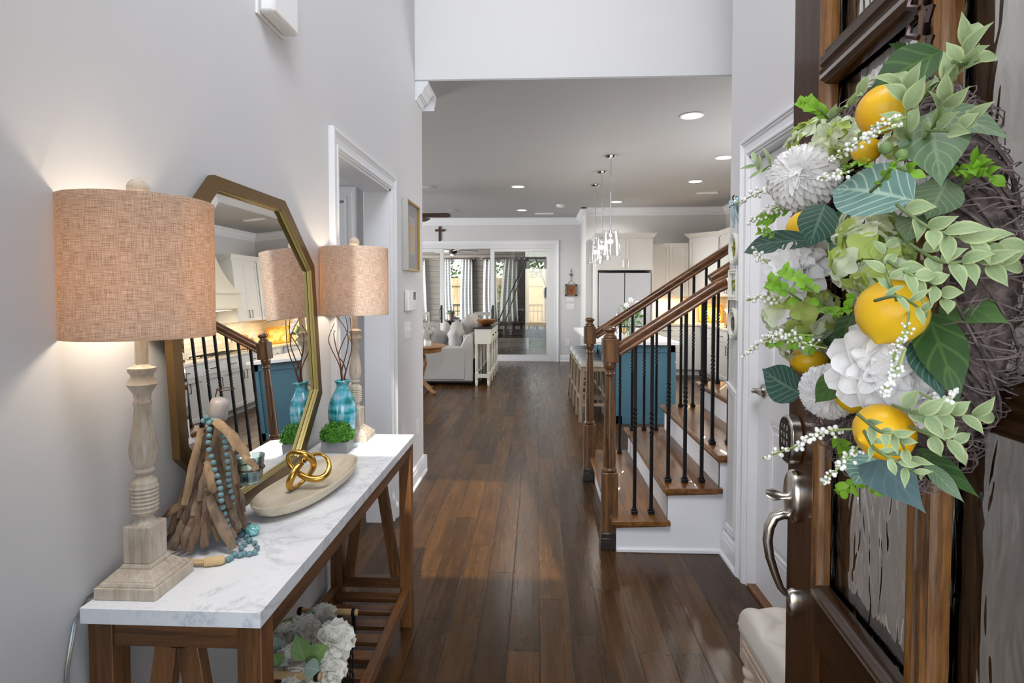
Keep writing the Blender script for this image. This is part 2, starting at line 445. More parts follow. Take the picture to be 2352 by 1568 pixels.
def panel_door(name, w_, h, t=.035, panels=((.13, .22, .87, .86), (.13, 1.0, .87, 1.9)), mat=WHITE):
    """a panelled door leaf standing on its lower left corner, width along X, front face towards -Y"""
    m_ = MB(); m_.box(0, w_, .006, t, .008, h)
    xs = sorted({0.0, w_} | {p[0] * w_ for p in panels} | {p[2] * w_ for p in panels})
    # raised stiles and rails around recessed panels
    zs = sorted({.008, h} | {p[1] for p in panels} | {p[3] for p in panels})
    for i in range(len(xs) - 1):
        for j in range(len(zs) - 1):
            cx, cz = (xs[i] + xs[i + 1]) / 2, (zs[j] + zs[j + 1]) / 2
            if any(p[0] * w_ < cx < p[2] * w_ and p[1] < cz < p[3] for p in panels): continue
            m_.box(xs[i], xs[i + 1], 0, .008, zs[j], zs[j + 1])
    for p in panels:
        a, b, c, d = p[0] * w_, p[1], p[2] * w_, p[3]
        for k, (ins, dep) in enumerate(((.0, .006), (.014, .0035))):
            x0, x1, z0, z1 = a + ins, c - ins, b + ins, d - ins; q = .01
            m_.box(x0, x1, -.001 + dep * .3, .007, z0, z0 + q).box(x0, x1, -.001 + dep * .3, .007, z1 - q, z1)
            m_.box(x0, x0 + q, -.001 + dep * .3, .007, z0, z1).box(x1 - q, x1, -.001 + dep * .3, .007, z0, z1)
        m_.box(a + .05, c - .05, .001, .008, b + .05, d - .05)
    return struct(m_.build(name, mat, smooth=0, bevel=.002))
d = panel_door('door_1', .81, 2.085); d.location = (-2.155, 3.93, 0)
# closet door behind the open front door
m = MB(); casing(m, XR, -1, 1.93, 2.83, 2.12)
m.box(XR - .003, XR + .12, 1.93, 1.945, 0, 2.12).box(XR - .003, XR + .12, 2.815, 2.83, 0, 2.12).box(XR - .003, XR + .12, 1.93, 2.83, 2.108, 2.122)
S('trim_4', m, WHITE)
d = panel_door('door_2', .87, 2.1, panels=((.17, .24, .86, .86), (.17, 1.02, .86, 1.93))); d.location = (XR + .042, 2.815, 0); d.rotation_euler = (0, 0, R(-90))
hd = MB(); hx = .07
hd.lathe([(.034, .0), (.034, -.006), (.028, -.012), (.014, -.018), (.012, -.05)], (hx, 0, .985), 20, axis='Y')
hd.tube([(hx, -.045, .985), (hx + .02, -.056, .987), (hx + .06, -.058, .993), (hx + .105, -.054, .985)], [.011, .012, .010, .007], 8, flat=.8)
o = hd.build('door_handle', CHROME, d, label='brushed nickel lever handle')
m = MB(); m.box(XR + .0, XR + .13, 1.945, 2.815, 0, .012); S('trim_5', m, wood('threshold_oak', srgb(90, 55, 30), srgb(130, 88, 50), 'Y'))
# moulding frame between the closet casing and the stair
m = MB()
for o_, k in ((0, .012), (.018, .008)):
    y0, y1 = 2.985 + o_, 3.125
    pts = [(y1, .955 - o_), (y0 + .02, .925 - o_), (y0, .90 - o_), (y0, .20 + o_), (y1, .20 + o_)]
    pts = [(3.125, .965 - o_), (y0, .925 - o_), (y0, .17 + o_), (3.125, .17 + o_)]
    for a, b in zip(pts, pts[1:]): m.bar((XR - .004, a[0], a[1]), (XR - .004, b[0], b[1]), k + .004, k, (1, 0, 0))
S('trim_6', m, WHITE, bevel=.001)

# sliding doors to the sunroom ---------------------------------------------
m = MB(); casing_y(m, YB, -1, -3.24, .385, 2.49); S('trim_7', m, WHITE)
FR = plain('slider_frame_vinyl', srgb(214, 215, 217), .4)
PANE = clear('window_pane_glass', (.86, .87, .86), .07)
PANE2 = clear('tinted_screen_glass', (.76, .76, .73), .14)
fr = MB(); fr.box(-3.24, .385, YB - .01, YB + .15, 2.415, 2.49).box(-3.24, .385, YB - .01, YB + .15, 0, .05)
fr.box(.30, .385, YB - .01, YB + .15, .05, 2.415).box(-3.24, -3.17, YB - .01, YB + .15, .05, 2.415)
slider = S('window_1', fr, FR, bevel=.004)
def sash(x0, x1, y, glass, hx=None):
    f_ = MB(); f_.box(x0, x1, y, y + .045, .05, .14).box(x0, x1, y, y + .045, 2.345, 2.415).box(x0, x0 + .085, y, y + .045, .14, 2.345).box(x1 - .085, x1, y, y + .045, .14, 2.345)
    o_ = f_.build('sliding_sash', FR, slider, smooth=0, bevel=.004)
    MB().box(x0 + .085, x1 - .085, y + .018, y + .024, .14, 2.345).build('glass_pane', glass, o_, smooth=0)
    if hx is not None:
        MB().tube([(hx, y - .004, .88), (hx - .03, y - .05, .93), (hx - .03, y - .05, 1.1), (hx, y - .004, 1.16)], .008, 8).box(hx - .018, hx + .018, y - .012, y, .82, 1.2).build('sash_handle', BLACK, o_, label='black pull handle')
    return o_
sash(-.98, .30, YB + .01, PANE2, -.93); sash(-3.12, -1.99, YB + .06, PANE2, -2.05)
# ================================================================== STAIRCASE
OAK = wood('stained_oak', srgb(66, 38, 16), srgb(142, 94, 44), 'Y', 1.1, .33, .25, 1.1)
OAKX = wood('stained_oak_rail', srgb(60, 34, 14), srgb(130, 82, 38), 'X', 1.1, .3, .3, 1.1)
OAKZ = wood('stained_oak_post', srgb(56, 34, 18), srgb(134, 94, 56), 'Z', 1.0, .3, .3, 1.2)
SHOEW = wood('dark_shoe_wood', srgb(28, 24, 24), srgb(60, 50, 46), 'X', 2, .3, .3)
RIS, RUN, SY0, SY1 = .187, .285, 3.165, 4.54
NS = 7
stair = thing('staircase', 'oak tread staircase with white risers rising to the right behind the foyer wall', 'staircase', (.45, SY0, 0))
for k in range(1, NS + 1):
    xn = .415 + RUN * (k - 1); z = RIS * k; xb = .45 + RUN * k + .01
    m = MB()
    prof = [(xn, z - .016), (xn + .004, z - .006), (xn + .012, z), (xb, z), (xb, z - .028), (xn + .012, z - .028), (xn + .003, z - .024)]
    m.prism(prof, 'Y', SY0 - .034, SY1 + .034)
    m.prism([(xn + .015, z - .027), (xb - .02, z - .027), (xb - .02, z - .036), (xn + .022, z - .048), (xn + .022, z - .04)], 'Y', SY0 - .02, SY1 + .02)
    m.build('tread', OAK, stair, world=True, bevel=.004)
    m = MB(); m.box(.45 + RUN * (k - 1), .45 + RUN * (k - 1) + .018, SY0 + .002, SY1 - .002, z - RIS, z - .026)
    m.build('riser', WHITE, stair, world=True, smooth=0)
pts = [(.45, 0)]
for k in range(1, NS + 1): pts += [(.45 + RUN * (k - 1), RIS * k - .03), (.45 + RUN * k, RIS * k - .03)]
pts += [(.45 + RUN * NS, 0)]
for y0, y1 in ((SY0 - .002, SY0 + .016), (SY1 - .016, SY1 + .002)):
    MB().prism(pts, 'Y', y0, y1).build('stringer', paint('stringer_white', srgb(226, 228, 234), .4, .02), stair, world=True, smooth=0)
MB().box(.452, XR - .002, SY0 - .014, SY0, 0, .022).build('shoe_moulding', WHITE, stair, world=True, bevel=.004)

def rail_sweep(mb, p, q, prof, drop=0):
    p, q = Vector(p), Vector(q); d = (q - p).normalized(); a = Vector((0, 1, 0)); b = a.cross(d).normalized()
    if b.z < 0: b = -b
    n = len(prof); v = [c + a * x + b * y for c in (p, q) for x, y in prof]
    return mb._add(v, [tuple(range(n)), tuple(range(n, 2 * n))] + [(i, (i + 1) % n, n + (i + 1) % n, n + i) for i in range(n)])
RP = [(-.028, -.034), (.028, -.034), (.030, -.026), (.022, -.018), (.022, -.008), (.031, .002), (.031, .014), (.024, .026), (.012, .033), (-.012, .033), (-.024, .026), (-.031, .014), (-.031, .002), (-.022, -.008), (-.022, -.018), (-.030, -.026)]
def newel(rail, x, y, label=None):
    m = MB(); s2 = math.sqrt(2)
    def sq(h0, h1, w_): m.box(x - w_, x + w_, y - w_, y + w_, h0, h1)
    sq(.095, .438, .044); sq(1.063, 1.196, .044)
    c = [(.030, .436), (.040, .440), (.042, .452), (.034, .462), (.036, .48), (.034, .6), (.029, .85), (.025, .985), (.029, .99), (.029, 1.0), (.026, 1.004), (.026, 1.02), (.034, 1.03), (.038, 1.05), (.036, 1.064)]
    m.lathe(c, (x, y, 0), 28)
    m.lathe([(.036, 1.195), (.039, 1.202), (.036, 1.212), (.027, 1.218), (.024, 1.228), (.027, 1.236), (.036, 1.240), (.038, 1.248), (.034, 1.257), (.022, 1.264), (0, 1.267)], (x, y, 0), 28)
    n_ = m.build('newel_post', OAKZ, rail, world=True, bevel=.005, smooth=35)
    MB().box(x - .052, x + .052, y - .052, y + .052, 0, .07).box(x - .048, x + .048, y - .048, y + .048, .07, .097).build('post_shoe', SHOEW, n_, world=True, bevel=.004, label='dark worn shoe block')
def baluster(rail, x, y, z0, z1, tw=(.36, .60)):
    m = MB(); h = .0088; N = 26; v = []; H_ = z1 - z0
    ts = [0, tw[0]] + [tw[0] + (tw[1] - tw[0]) * i / N for i in range(1, N)] + [tw[1], 1.0]
    for t in ts:
        q = 0 if t <= tw[0] else (1 if t >= tw[1] else (t - tw[0]) / (tw[1] - tw[0]))
        an = q * math.pi * 2.5 + math.pi / 4
        for k in range(4):
            v.append((x + h * s2_ * math.cos(an + k * math.pi / 2), y + h * s2_ * math.sin(an + k * math.pi / 2), z0 + H_ * t))
    f = []
    for i in range(len(ts) - 1):
        for k in range(4): f.append((4 * i + k, 4 * i + (k + 1) % 4, 4 * i + 4 + (k + 1) % 4, 4 * i + 4 + k))
    m._add(v, f); b = m.build('baluster', BLACKM, rail, world=True, smooth=25)
    MB().box(x - .0165, x + .0165, y - .0165, y + .0165, z0, z0 + .012).box(x - .019, x + .019, y - .019, y + .019, z0 + .012, z0 + .022).box(x - .0125, x + .0125, y - .0125, y + .0125, z0 + .022, z0 + .036).build('baluster_shoe', BLACKM, b, world=True, bevel=.003)
s2_ = math.sqrt(2)
def railing(label, y, xn, ny, xe, second=None, kmax=0, n0=0):
    r = thing('stair_railing', label, 'railing', (xn, ny, 0), group=None)
    newel(r, xn, ny)
    z = lambda x: 1.128 + RIS / RUN * (x - .463)
    m = MB(); rail_sweep(m, (xn + .043, y, z(xn + .043)), (xe, y, z(xe)), RP)
    if second:
        rail_sweep(m, (xe - .012, y, z(xe - .012) + .002), (xe + .045, y, z(xe) + .022), [(a * 1.08, b * 1.1) for a, b in RP])
    m.build('handrail', OAKX, r, world=True, smooth=50)
    if second:
        m = MB(); rail_sweep(m, (xe + .0, second, z(xe) + .035), (2.48, second, z(2.48) + .035), RP)
        m.build('handrail', OAKX, r, world=True, smooth=50)
    for k in range(n0, kmax):
        x = .564 + .0945 * k
        step = int((x - .415) / RUN) + 1
        if x < .54: continue
        baluster(r, x, y + (.0 if x < xe or not second else .12), RIS * step, z(x) - .03 + (.0 if x < xe or not second else .03), (.44, .57) if k % 2 else (.50, .63))
    return r
railing('front oak stair railing with black twisted iron balusters, nearer newel post', 3.24, .418, 3.222, 1.02, second=3.36, kmax=13)
railing('rear oak stair railing with black twisted iron balusters on the kitchen side', 4.47, .414, 4.40, 2.48, kmax=20)

# ================================================================== CONSOLE TABLE AND WHAT STANDS ON IT
def marble_mat():
    m = NT('white_marble'); v = m.coord()
    n1 = m.noise(v, 3.2, 8, .62, 1.6); n2 = m.noise(v, 9, 6, .6, 2.2)
    a = m.math('ABSOLUTE', m.math('SUBTRACT', n1, .5)); b = m.math('ABSOLUTE', m.math('SUBTRACT', n2, .52))
    c1 = m.ramp(a, [(0, srgb(200, 204, 210)), (.010, srgb(222, 225, 230)), (.05, srgb(234, 236, 240))])
    c2 = m.ramp(b, [(0, srgb(222, 225, 230)), (.014, (1, 1, 1))])
    m.set(Base_Color=m.mix(.35, c1, c2, 'MULTIPLY'), Roughness=.28, Specular_IOR_Level=.35); return m.mat
MARBLE = marble_mat()
AC = lambda ax: wood('acacia_wood_' + ax, srgb(62, 38, 18), srgb(126, 82, 42), ax, 1.3, .4, .1, 1.1)
ACX, ACY, ACZ = AC('X'), AC('Y'), AC('Z')
TZ = .83; TX0, TX1, TY0, TY1 = -.900, -.536, 1.06, 2.455
ct = thing('console_table', 'long console table with white marble top and stained wood legs along the left wall', 'table', ((TX0 + TX1) / 2, (TY0 + TY1) / 2, 0))
MB().box(TX0, TX1, TY0, TY1, TZ - .032, TZ).build('tabletop', MARBLE, ct, world=True, bevel=.0012, label='white veined marble top')
LW = .05; lx0, lx1, ly0, ly1 = TX0 + .006, TX1 - .004, TY0 + .012, TY1 - .014; zt = TZ - .032
for x in (lx0, lx1 - LW):
    for y in (ly0, ly1 - LW):
        MB().box(x, x + LW, y, y + LW, 0, zt).build('leg', ACZ, ct, world=True, bevel=.002)
for y in (ly0 + .004, ly1 - .034):
    MB().box(lx0 + LW, lx1 - LW, y, y + .03, zt - .052, zt).build('apron', ACX, ct, world=True, bevel=.0015)
    MB().box(lx0 + LW, lx1 - LW, y, y + .03, .165, .21).build('stretcher', ACX, ct, world=True, bevel=.0015)
    xm = (lx0 + lx1) / 2
    for sg in (-1, 1):
        MB().bar((xm + sg * .022, y + .015, zt - .052), (xm + sg * .105, y + .015, .21), .044, .028, (0, 1, 0)).build('brace', ACZ, ct, world=True, bevel=.0015)
for x in (lx0 + .006, lx1 - .036):
    MB().box(x, x + .03, ly0 + LW, ly1 - LW, zt - .052, zt).build('apron', ACY, ct, world=True, bevel=.0015)
    MB().box(x, x + .03, ly0 + .01, ly1 - .01, .135, .18).build('shelf_rail', ACY, ct, world=True, bevel=.0015)
m = MB(); n = 13
for i in range(n):
    y = ly0 + .07 + i * (ly1 - ly0 - .18) / (n - 1)
    m.box(lx0 + .036, lx1 - .036, y, y + .05, .142, .16)
m.build('shelf_slats', ACX, ct, world=True, bevel=.0015)

# lamps
def wood_wash():
    m = NT('whitewashed_carved_wood'); v = m.coord((40, 40, 5))
    n1 = m.noise(v, 3, 5, .6, .5); n2 = m.noise(m.coord((1, 1, 1)), 14, 3)
    c = m.ramp(m.math('ADD', m.math('MULTIPLY', n1, .6), m.math('MULTIPLY', n2, .4)), [(.30, srgb(150, 132, 112)), (.48, srgb(186, 172, 154)), (.66, srgb(204, 194, 180))])
    ao = m.n('AmbientOcclusion'); ao.inputs['Distance'].default_value = .01
    m.set(Base_Color=c, Roughness=.6); m.bump(n1, .25, .003); return m.mat
WASH = wood_wash()
def linen(name, base, light_, dark, trans):
    m = NT(name); tc = m.n('TexCoord'); sp = m.n('SeparateXYZ'); m.l(tc.outputs['Object'], sp.inputs[0])
    an = m.math('MULTIPLY', m.math('ARCTAN2', sp.outputs[1], sp.outputs[0]), .14)
    a = m.n('CombineXYZ'); m.l(m.math('MULTIPLY', an, 36), a.inputs[0]); m.l(m.math('MULTIPLY', sp.outputs[2], 760), a.inputs[1])
    b = m.n('CombineXYZ'); m.l(m.math('MULTIPLY', an, 760), b.inputs[0]); m.l(m.math('MULTIPLY', sp.outputs[2], 30), b.inputs[1])
    h = m.noise(a.outputs[0], 1, 4, .62); v = m.noise(b.outputs[0], 1, 4, .62)
    c = m.ramp(h, [(.33, dark), (.46, base), (.58, light_)])
    c = m.mix(.42, c, m.ramp(v, [(.33, dark), (.48, base), (.58, light_)]))
    f = m.math('ADD', m.math('MULTIPLY', h, .5), m.math('MULTIPLY', v, .5))
    m.set(Base_Color=c, Roughness=.9); m.bump(f, .35, .002)
    tl = m.n('BsdfTranslucent'); m.l(m.mix(1.0, c, (1, .78, .55), 'MULTIPLY'), tl.inputs[0])
    mx = m.n('MixShader'); mx.inputs[0].default_value = trans
    m.l(m.b.outputs[0], mx.inputs[1]); m.l(tl.outputs[0], mx.inputs[2]); m.l(mx.outputs[0], m.out.inputs[0]); return m.mat
LINEN = linen('woven_linen_shade', srgb(198, 184, 166), srgb(236, 232, 226), srgb(126, 110, 98), .46)
def table_lamp(loc, label):
    L = thing('table_lamp', label, 'lamp', loc, group='turned wood table lamps')
    m = MB(); b = .0645
    m.box(-b, b, -b, b, 0, .024)
    def frust(w0, w1, z0, z1):
        v = [(sx * w_, sy * w_, z) for w_, z in ((w0, z0), (w1, z1)) for sy in (-1, 1) for sx in (-1, 1)]
        m._add(v, [(0, 2, 3, 1), (4, 5, 7, 6), (0, 1, 5, 4), (2, 6, 7, 3), (0, 4, 6, 2), (1, 3, 7, 5)])
    frust(.060, .056, .024, .032); frust(.054, .036, .032, .05); frust(.034, .030, .05, .058); m.box(-.0285, .0285, -.0285, .0285, .058, .135)
    m.build('lamp_base', WASH, L, smooth=0, bevel=.002)
    pr = [(.026, .134), (.019, .142), (.016, .15), (.022, .157), (.026, .162)]
    for i in range(8): pr += [(.0275 if 0 < i < 7 else .025, .164 + i * .008), (.0245, .1685 + i * .008)]
    pr += [(.018, .229), (.0135, .238), (.019, .243), (.020, .248), (.017, .252), (.0215, .262), (.0255, .278), (.0265, .292), (.0225, .32), (.018, .35), (.0155, .385), (.0175, .388), (.0175, .393), (.015, .396), (.017, .41), (.026, .425), (.029, .43), (.024, .44), (.021, .444), (.021, .45), (.026, .456), (.0265, .464), (.015, .468), (.0125, .472)]
    m = MB(); m.lathe(pr, (0, 0, 0), 28); m.build('lamp_stem', WASH, L, smooth=50)
    m = MB(); m.lathe([(.0125, .470), (.0125, .545)], (0, 0, 0), 20); m.build('lamp_neck', WASH, L)
    MB().lathe([(.009, .545), (.009, .60), (.003, .602), (.003, .80), (.006, .802), (.006, .815)], (0, 0, 0), 12).build('lamp_rod', CHROME, L)
    m = MB(); r_, z0, z1 = .14, .53, .813; t_ = .0015; seg = 72; v = []; f = []
    rings = [(r_, z0), (r_ + .0008, z0 + .006), (r_, z0 + .012), (r_, z1 - .012), (r_ + .0008, z1 - .006), (r_, z1), (r_ - t_, z1), (r_ - t_, z0)]
    for rr, z in rings:
        for k in range(seg): v.append((rr * math.cos(2 * math.pi * k / seg), rr * math.sin(2 * math.pi * k / seg), z))
    for i in range(len(rings)):
        j = (i + 1) % len(rings)
        for k in range(seg): l = (k + 1) % seg; f.append((i * seg + k, i * seg + l, j * seg + l, j * seg + k))
    m._add(v, f); m.build('lamp_shade', LINEN, L, smooth=60)
    m = MB()
    for an in (0, 2.09, 4.19): m.bar((0, 0, .802), (.138 * math.cos(an), .138 * math.sin(an), .802), .003, .002)
    m.build('shade_spider', CHROME, L, smooth=0)
    MB().lathe([(.0, .812), (.006, .814), (.008, .818)], seg=12).sphere((0, 0, .838), .0215, 20, 14).build('finial', WASH, L)
    MB().sphere((0, 0, .655), (.017, .017, .024), 14, 10).build('light_bulb', emit('lamp_bulb_glow', (1, .76, .48), 8), L)
    return L
L1 = table_lamp((-.830, 1.153, TZ), 'table lamp with glowing tan linen drum shade, larger and nearer end of marble console')
L2 = dup(L1, loc=(-.772, 2.378, TZ), label='table lamp with pale linen drum shade at the doorway end of the marble console')
for L in (L1, L2):
    for dx in (0,):
        light('lamp_light', 'POINT', (L.location.x, L.location.y, TZ + .655), 5.6, (1, .85, .66), .032)
# lamp cord
CORD = clear('clear_cord_vinyl', (.85, .85, .83), .25, .25)
m = MB()
for o_ in (0, .005): m.tube([(-.855, 1.222 , TZ + .006), (-.893, 1.21, TZ + .006 + o_), (-.903, 1.15, TZ + .005 + o_), (-.9075, 1.09, TZ + .003 + o_ * .5), (-.9085, 1.055 + o_, .80), (-.909, 1.035 + o_, .72), (-.909, 1.028 + o_, .6), (-.909, 1.03 + o_, .4), (-.908, 1.05 + o_, .2), (-.905, 1.1 + o_, .01)], .0024, 6)
tag(m.build('power_cord', CORD), 'clear lamp cord hanging down the wall beside the near end of the console', 'cord')

# ------------------------------------------------------------------ leaning mirror
def oct_pts(y0, y1, z0, z1, cy, cz):
    return [(y0 + cy, z0), (y1 - cy, z0), (y1, z0 + cz), (y1, z1 - cz), (y1 - cy, z1), (y0 + cy, z1), (y0, z1 - cz), (y0, z0 + cz)]
mh = .949; LEAN = math.atan(.052); MYAW = .0
GOLD = plain('antique_brass_face', srgb(112, 88, 54), .38, .75); GOLDL = plain('bright_brass_edge', srgb(176, 160, 104), .3, .8)
mir = thing('leaning_mirror', 'large octagonal mirror in an antique brass frame leaning on the wall behind the console', 'mirror', (-.845, 1.769, TZ + .002))
mir.rotation_euler = (0, -LEAN, MYAW)
bpy.context.view_layer.update()
def ring_band(mb, o, i, xo, xi):
    """octagonal band between outline o at depth xo and outline i at depth xi"""
    v = [(xo, a, b) for a, b in o] + [(xi, a, b) for a, b in i]
    return mb._add(v, [(k, (k + 1) % 8, 8 + (k + 1) % 8, 8 + k) for k in range(8)])
hw = .453
O_ = lambda e: oct_pts(-hw + e, hw - e, e, mh - e, .231 - e * .42, .219 - e * .42)
m = MB(); ring_band(m, O_(0), O_(0), -.019, 0); ring_band(m, O_(0), O_(.036), 0, 0)
ring_band(m, O_(0), O_(.036), -.019, -.019)
m.build('mirror_frame', GOLD, mir, smooth=0, bevel=.0008)
m = MB(); ring_band(m, O_(.036), O_(.037), 0, -.007); ring_band(m, O_(.037), O_(.040), -.007, -.007); ring_band(m, O_(.040), O_(.042), -.007, -.016)
m.build('inner_moulding', GOLDL, mir, smooth=0)
MG = plain('silvered_glass', (.86, .86, .85), 0.0, 1.0)
m = MB(); ring_band(m, O_(.038), O_(.068), -.0175, -.0155)
v = [(-.0155, a, b) for a, b in O_(.068)]; m._add(v, [tuple(range(8))])
m.build('mirror_glass', MG, mir, smooth=0)
# ------------------------------------------------------------------ flower and leaf makers
def frame_to(c, d, roll=0.0, s=1.0):
    q = Vector(d).normalized().to_track_quat('Z', 'Y')
    return Matrix.Translation(Vector(c)) @ q.to_matrix().to_4x4() @ Matrix.Rotation(roll, 4, 'Z') @ Matrix.Scale(s, 4)
def petal(mb, az, el, L, W_, cup=.35, r0=0.0, z0=0.0, ruff=.06, nu=4, nv=4):
    """one petal: az around the flower axis, el opening angle from the axis"""
    ph = random.random() * 6
    def fn(u, v):
        a = (u - .5) * 2; wv = math.sin(math.pi * min(1, .12 + v * .80)) ** .7
        x = a * W_ * .5 * wv
        bend = cup * v * v
        s_ = v * L; e = el - cup * .9 + bend * 1.6
        out = r0 + s_ * math.sin(e); up_ = z0 + s_ * math.cos(e)
        k = cup * (a * a) * W_ * .45
        out -= k * math.cos(e); up_ += k * math.sin(e)
        rf = ruff * L * math.sin(ph + a * 5) * v * v
        up_ += rf; 
        ca, sa = math.cos(az), math.sin(az)
        return (out * ca - x * sa, out * sa + x * ca, up_)
    mb.grid(fn, nu, nv)
def peony(mb, c, d, r, layers=((5, .10, .55), (7, .35, .7), (8, .65, .85), (9, 1.0, .95), (9, 1.35, 1.0)), wide=.95, ruff=.07):
    mb.T = frame_to(c, d, random.random() * 6)
    for i, (n, el, L) in enumerate(layers):
        for k in range(n):
            petal(mb, 2 * math.pi * (k + .5 * (i % 2) + random.uniform(-.15, .15)) / n, el + random.uniform(-.08, .08), r * L * random.uniform(.92, 1.05), r * wide * (.62 + .1 * i) * random.uniform(.85, 1.1), .45, ruff=ruff)
    mb.T = None
def mum(mb, c, d, r, n=170):
    mb.T = frame_to(c, d)
    for k in range(n):
        t = (k + .5) / n; az = k * 2.39996; el = .1 + 1.75 * t ** .8
        petal(mb, az, el, r * (.66 + .20 * math.sin(min(1.6, el)) + random.uniform(-.03, .04)), r * .34, .95, nu=3, nv=4, ruff=.05)
    mb.T = None
def hydrangea(mb, c, d, r, n=26, sz=.36, mats=2):
    q = Vector(d).normalized(); F = frame_to(c, q)
    for k in range(n):
        t = (k + .5) / n; az = k * 2.39996; el = 1.75 * math.sqrt(t)
        p = F @ Vector((r * math.sin(el) * math.cos(az), r * math.sin(el) * math.sin(az), r * .8 * math.cos(el)))
        nrm = (p - Vector(c)).normalized() + Vector([random.uniform(-.3, .3) for _ in range(3)])
        mb.T = frame_to(p - nrm.normalized() * r * .1, nrm, random.random() * 6); mb.mi = (0 if random.random() < .55 else 1) if mats > 1 else 0
        for j in range(4): petal(mb, j * math.pi / 2 + random.uniform(-.1, .1), 1.25 + random.uniform(-.2, .2), r * sz * 1.15, r * sz * 1.25, .2, nu=3, nv=3)
    mb.T = None; mb.mi = 0
def leaf_fn(b, t, wd, nrm, curl=.12, fold=.18, shape=.6):
    b, t = Vector(b), Vector(t); d = t - b; L = d.length; d.normalize()
    n_ = Vector(nrm); n_ = (n_ - d * n_.dot(d)); n_ = n_.normalized() if n_.length > 1e-5 else d.orthogonal().normalized()
    s_ = d.cross(n_)
    def fn(u, v):
        a = (u - .5) * 2
        wv = (math.sin(math.pi * v ** shape) ** (.7 + .65 * v)) if 0 < v < 1 else 0.0
        x = a * wd * .5 * wv
        h = -curl * L * ((2 * v - 1) ** 2 - .0) + fold * abs(x)
        return b + d * (L * v) + s_ * x + n_ * h + n_ * curl * L
    return fn
def add_leaf(mb, *a, nu=4, nv=6, **k): mb.grid(leaf_fn(*a, **k), nu, nv)
def leaf_obj(name, mat, parent, b, t, wd, nrm, label=None, nu=6, nv=10, **k):
    m = MB(); m.grid(leaf_fn(b, t, wd, nrm, **k), nu, nv)
    me = bpy.data.meshes.new(name); me.from_pydata(m.v, [], m.f)
    uv = me.uv_layers.new(name='leaf')
    for p in me.polygons:
        for li in p.loop_indices:
            vi = me.loops[li].vertex_index; uv.data[li].uv = ((vi % (nu + 1)) / nu, (vi // (nu + 1)) / nv)
    me.materials.append(mat); me.polygons.foreach_set('use_smooth', [True] * len(me.polygons)); me.update()
    M = Matrix.Identity(4); q = parent
    while q is not None: M = q.matrix_basis @ M; q = q.parent
    me.transform(M.inverted())
    o = bpy.data.objects.new(name, me); col.objects.link(o); o.parent = parent
    if label: o['label'] = label
    return o
def veined(name, c1, c2, vein, strength=.7, rough=.5, edge=None, count=9.0):
    m = NT(name); tc = m.n('TexCoord'); sp = m.n('SeparateXYZ'); m.l(tc.outputs['UV'], sp.inputs[0])
    a = m.math('ABSOLUTE', m.math('SUBTRACT', sp.outputs[0], .5))
    mid = m.n('MapRange'); m.l(a, mid.inputs[0]); mid.inputs[1].default_value = .012; mid.inputs[2].default_value = .05
    f = m.math('FRACT', m.math('MULTIPLY', m.math('SUBTRACT', sp.outputs[1], m.math('MULTIPLY', a, .55)), count))
    f = m.math('ABSOLUTE', m.math('SUBTRACT', f, .5))
    sv = m.n('MapRange'); m.l(f, sv.inputs[0]); sv.inputs[1].default_value = .04; sv.inputs[2].default_value = .13
    k = m.math('MULTIPLY', m.math('SUBTRACT', 1.0, m.math('MULTIPLY', mid.outputs[0], sv.outputs[0])), strength)
    c = m.mix(m.noise(m.coord(), 60, 4), c1, c2)
    c = m.mix(k, c, vein)
    if edge:
        eg = m.n('MapRange'); m.l(a, eg.inputs[0]); eg.inputs[1].default_value = .30; eg.inputs[2].default_value = .42
        c = m.mix(eg.outputs[0], c, edge)
    m.set(Base_Color=c, Roughness=rough); m.bump(k, .25, .001)
    tl = m.n('BsdfTranslucent'); m.l(c, tl.inputs[0]); mx = m.n('MixShader'); mx.inputs[0].default_value = .18
    m.l(m.b.outputs[0], mx.inputs[1]); m.l(tl.outputs[0], mx.inputs[2]); m.l(mx.outputs[0], m.out.inputs[0]); return m.mat
PETW = leafmat('white_petal', srgb(238, 236, 238), srgb(250, 249, 250), .6, .22)
PETC = leafmat('cream_petal', srgb(226, 222, 208), srgb(240, 237, 228), .6, .22)

# ------------------------------------------------------------------ vase with twigs
def glaze():
    m = NT('turquoise_drip_glaze'); v = m.coord((14, 14, 5))
    n1 = m.noise(v, 1.4, 4, .6, 1.5); sp = m.n('SeparateXYZ'); tc = m.n('TexCoord'); m.l(tc.outputs['Object'], sp.inputs[0])
    z = sp.outputs[2]; band = m.noise(m.coord((4, 4, 40), loc=(3, 1, 0)), 1, 3, .5)
    f = m.math('ADD', n1, m.math('MULTIPLY', m.math('SUBTRACT', band, .5), .7))
    c = m.ramp(f, [(.30, srgb(20, 110, 112)), (.42, srgb(40, 152, 160)), (.52, srgb(92, 178, 196)), (.62, srgb(140, 190, 208)), (.74, srgb(178, 196, 200))])
    low = m.n('MapRange'); m.l(z, low.inputs[0]); low.inputs[1].default_value = .10; low.inputs[2].default_value = .02
    c = m.mix(m.math('MULTIPLY', low.outputs[0], .5), c, srgb(60, 140, 190))
    m.set(Base_Color=c, Roughness=.12, Coat_Weight=.6, Coat_Roughness=.05); return m.mat
vase = thing('ceramic_vase', 'glossy turquoise drip glazed vase holding bare twigs in front of the far lamp', 'vase', (-.789, 2.262, TZ))
m = MB(); m.lathe([(.034, 0), (.037, .004), (.043, .03), (.050, .07), (.056, .115), (.0575, .145), (.053, .175), (.042, .205), (.030, .225), (.0245, .238), (.0235, .248), (.027, .258), (.031, .263), (.032, .267), (.029, .269), (.024, .262), (.021, .25), (.024, .235), (.04, .20), (.045, .15), (.04, .03), (0, .01)], seg=40)
m.build('vase_body', glaze(), vase, smooth=60)
TW = plain('curly_twig_bark', srgb(96, 58, 36), .7)
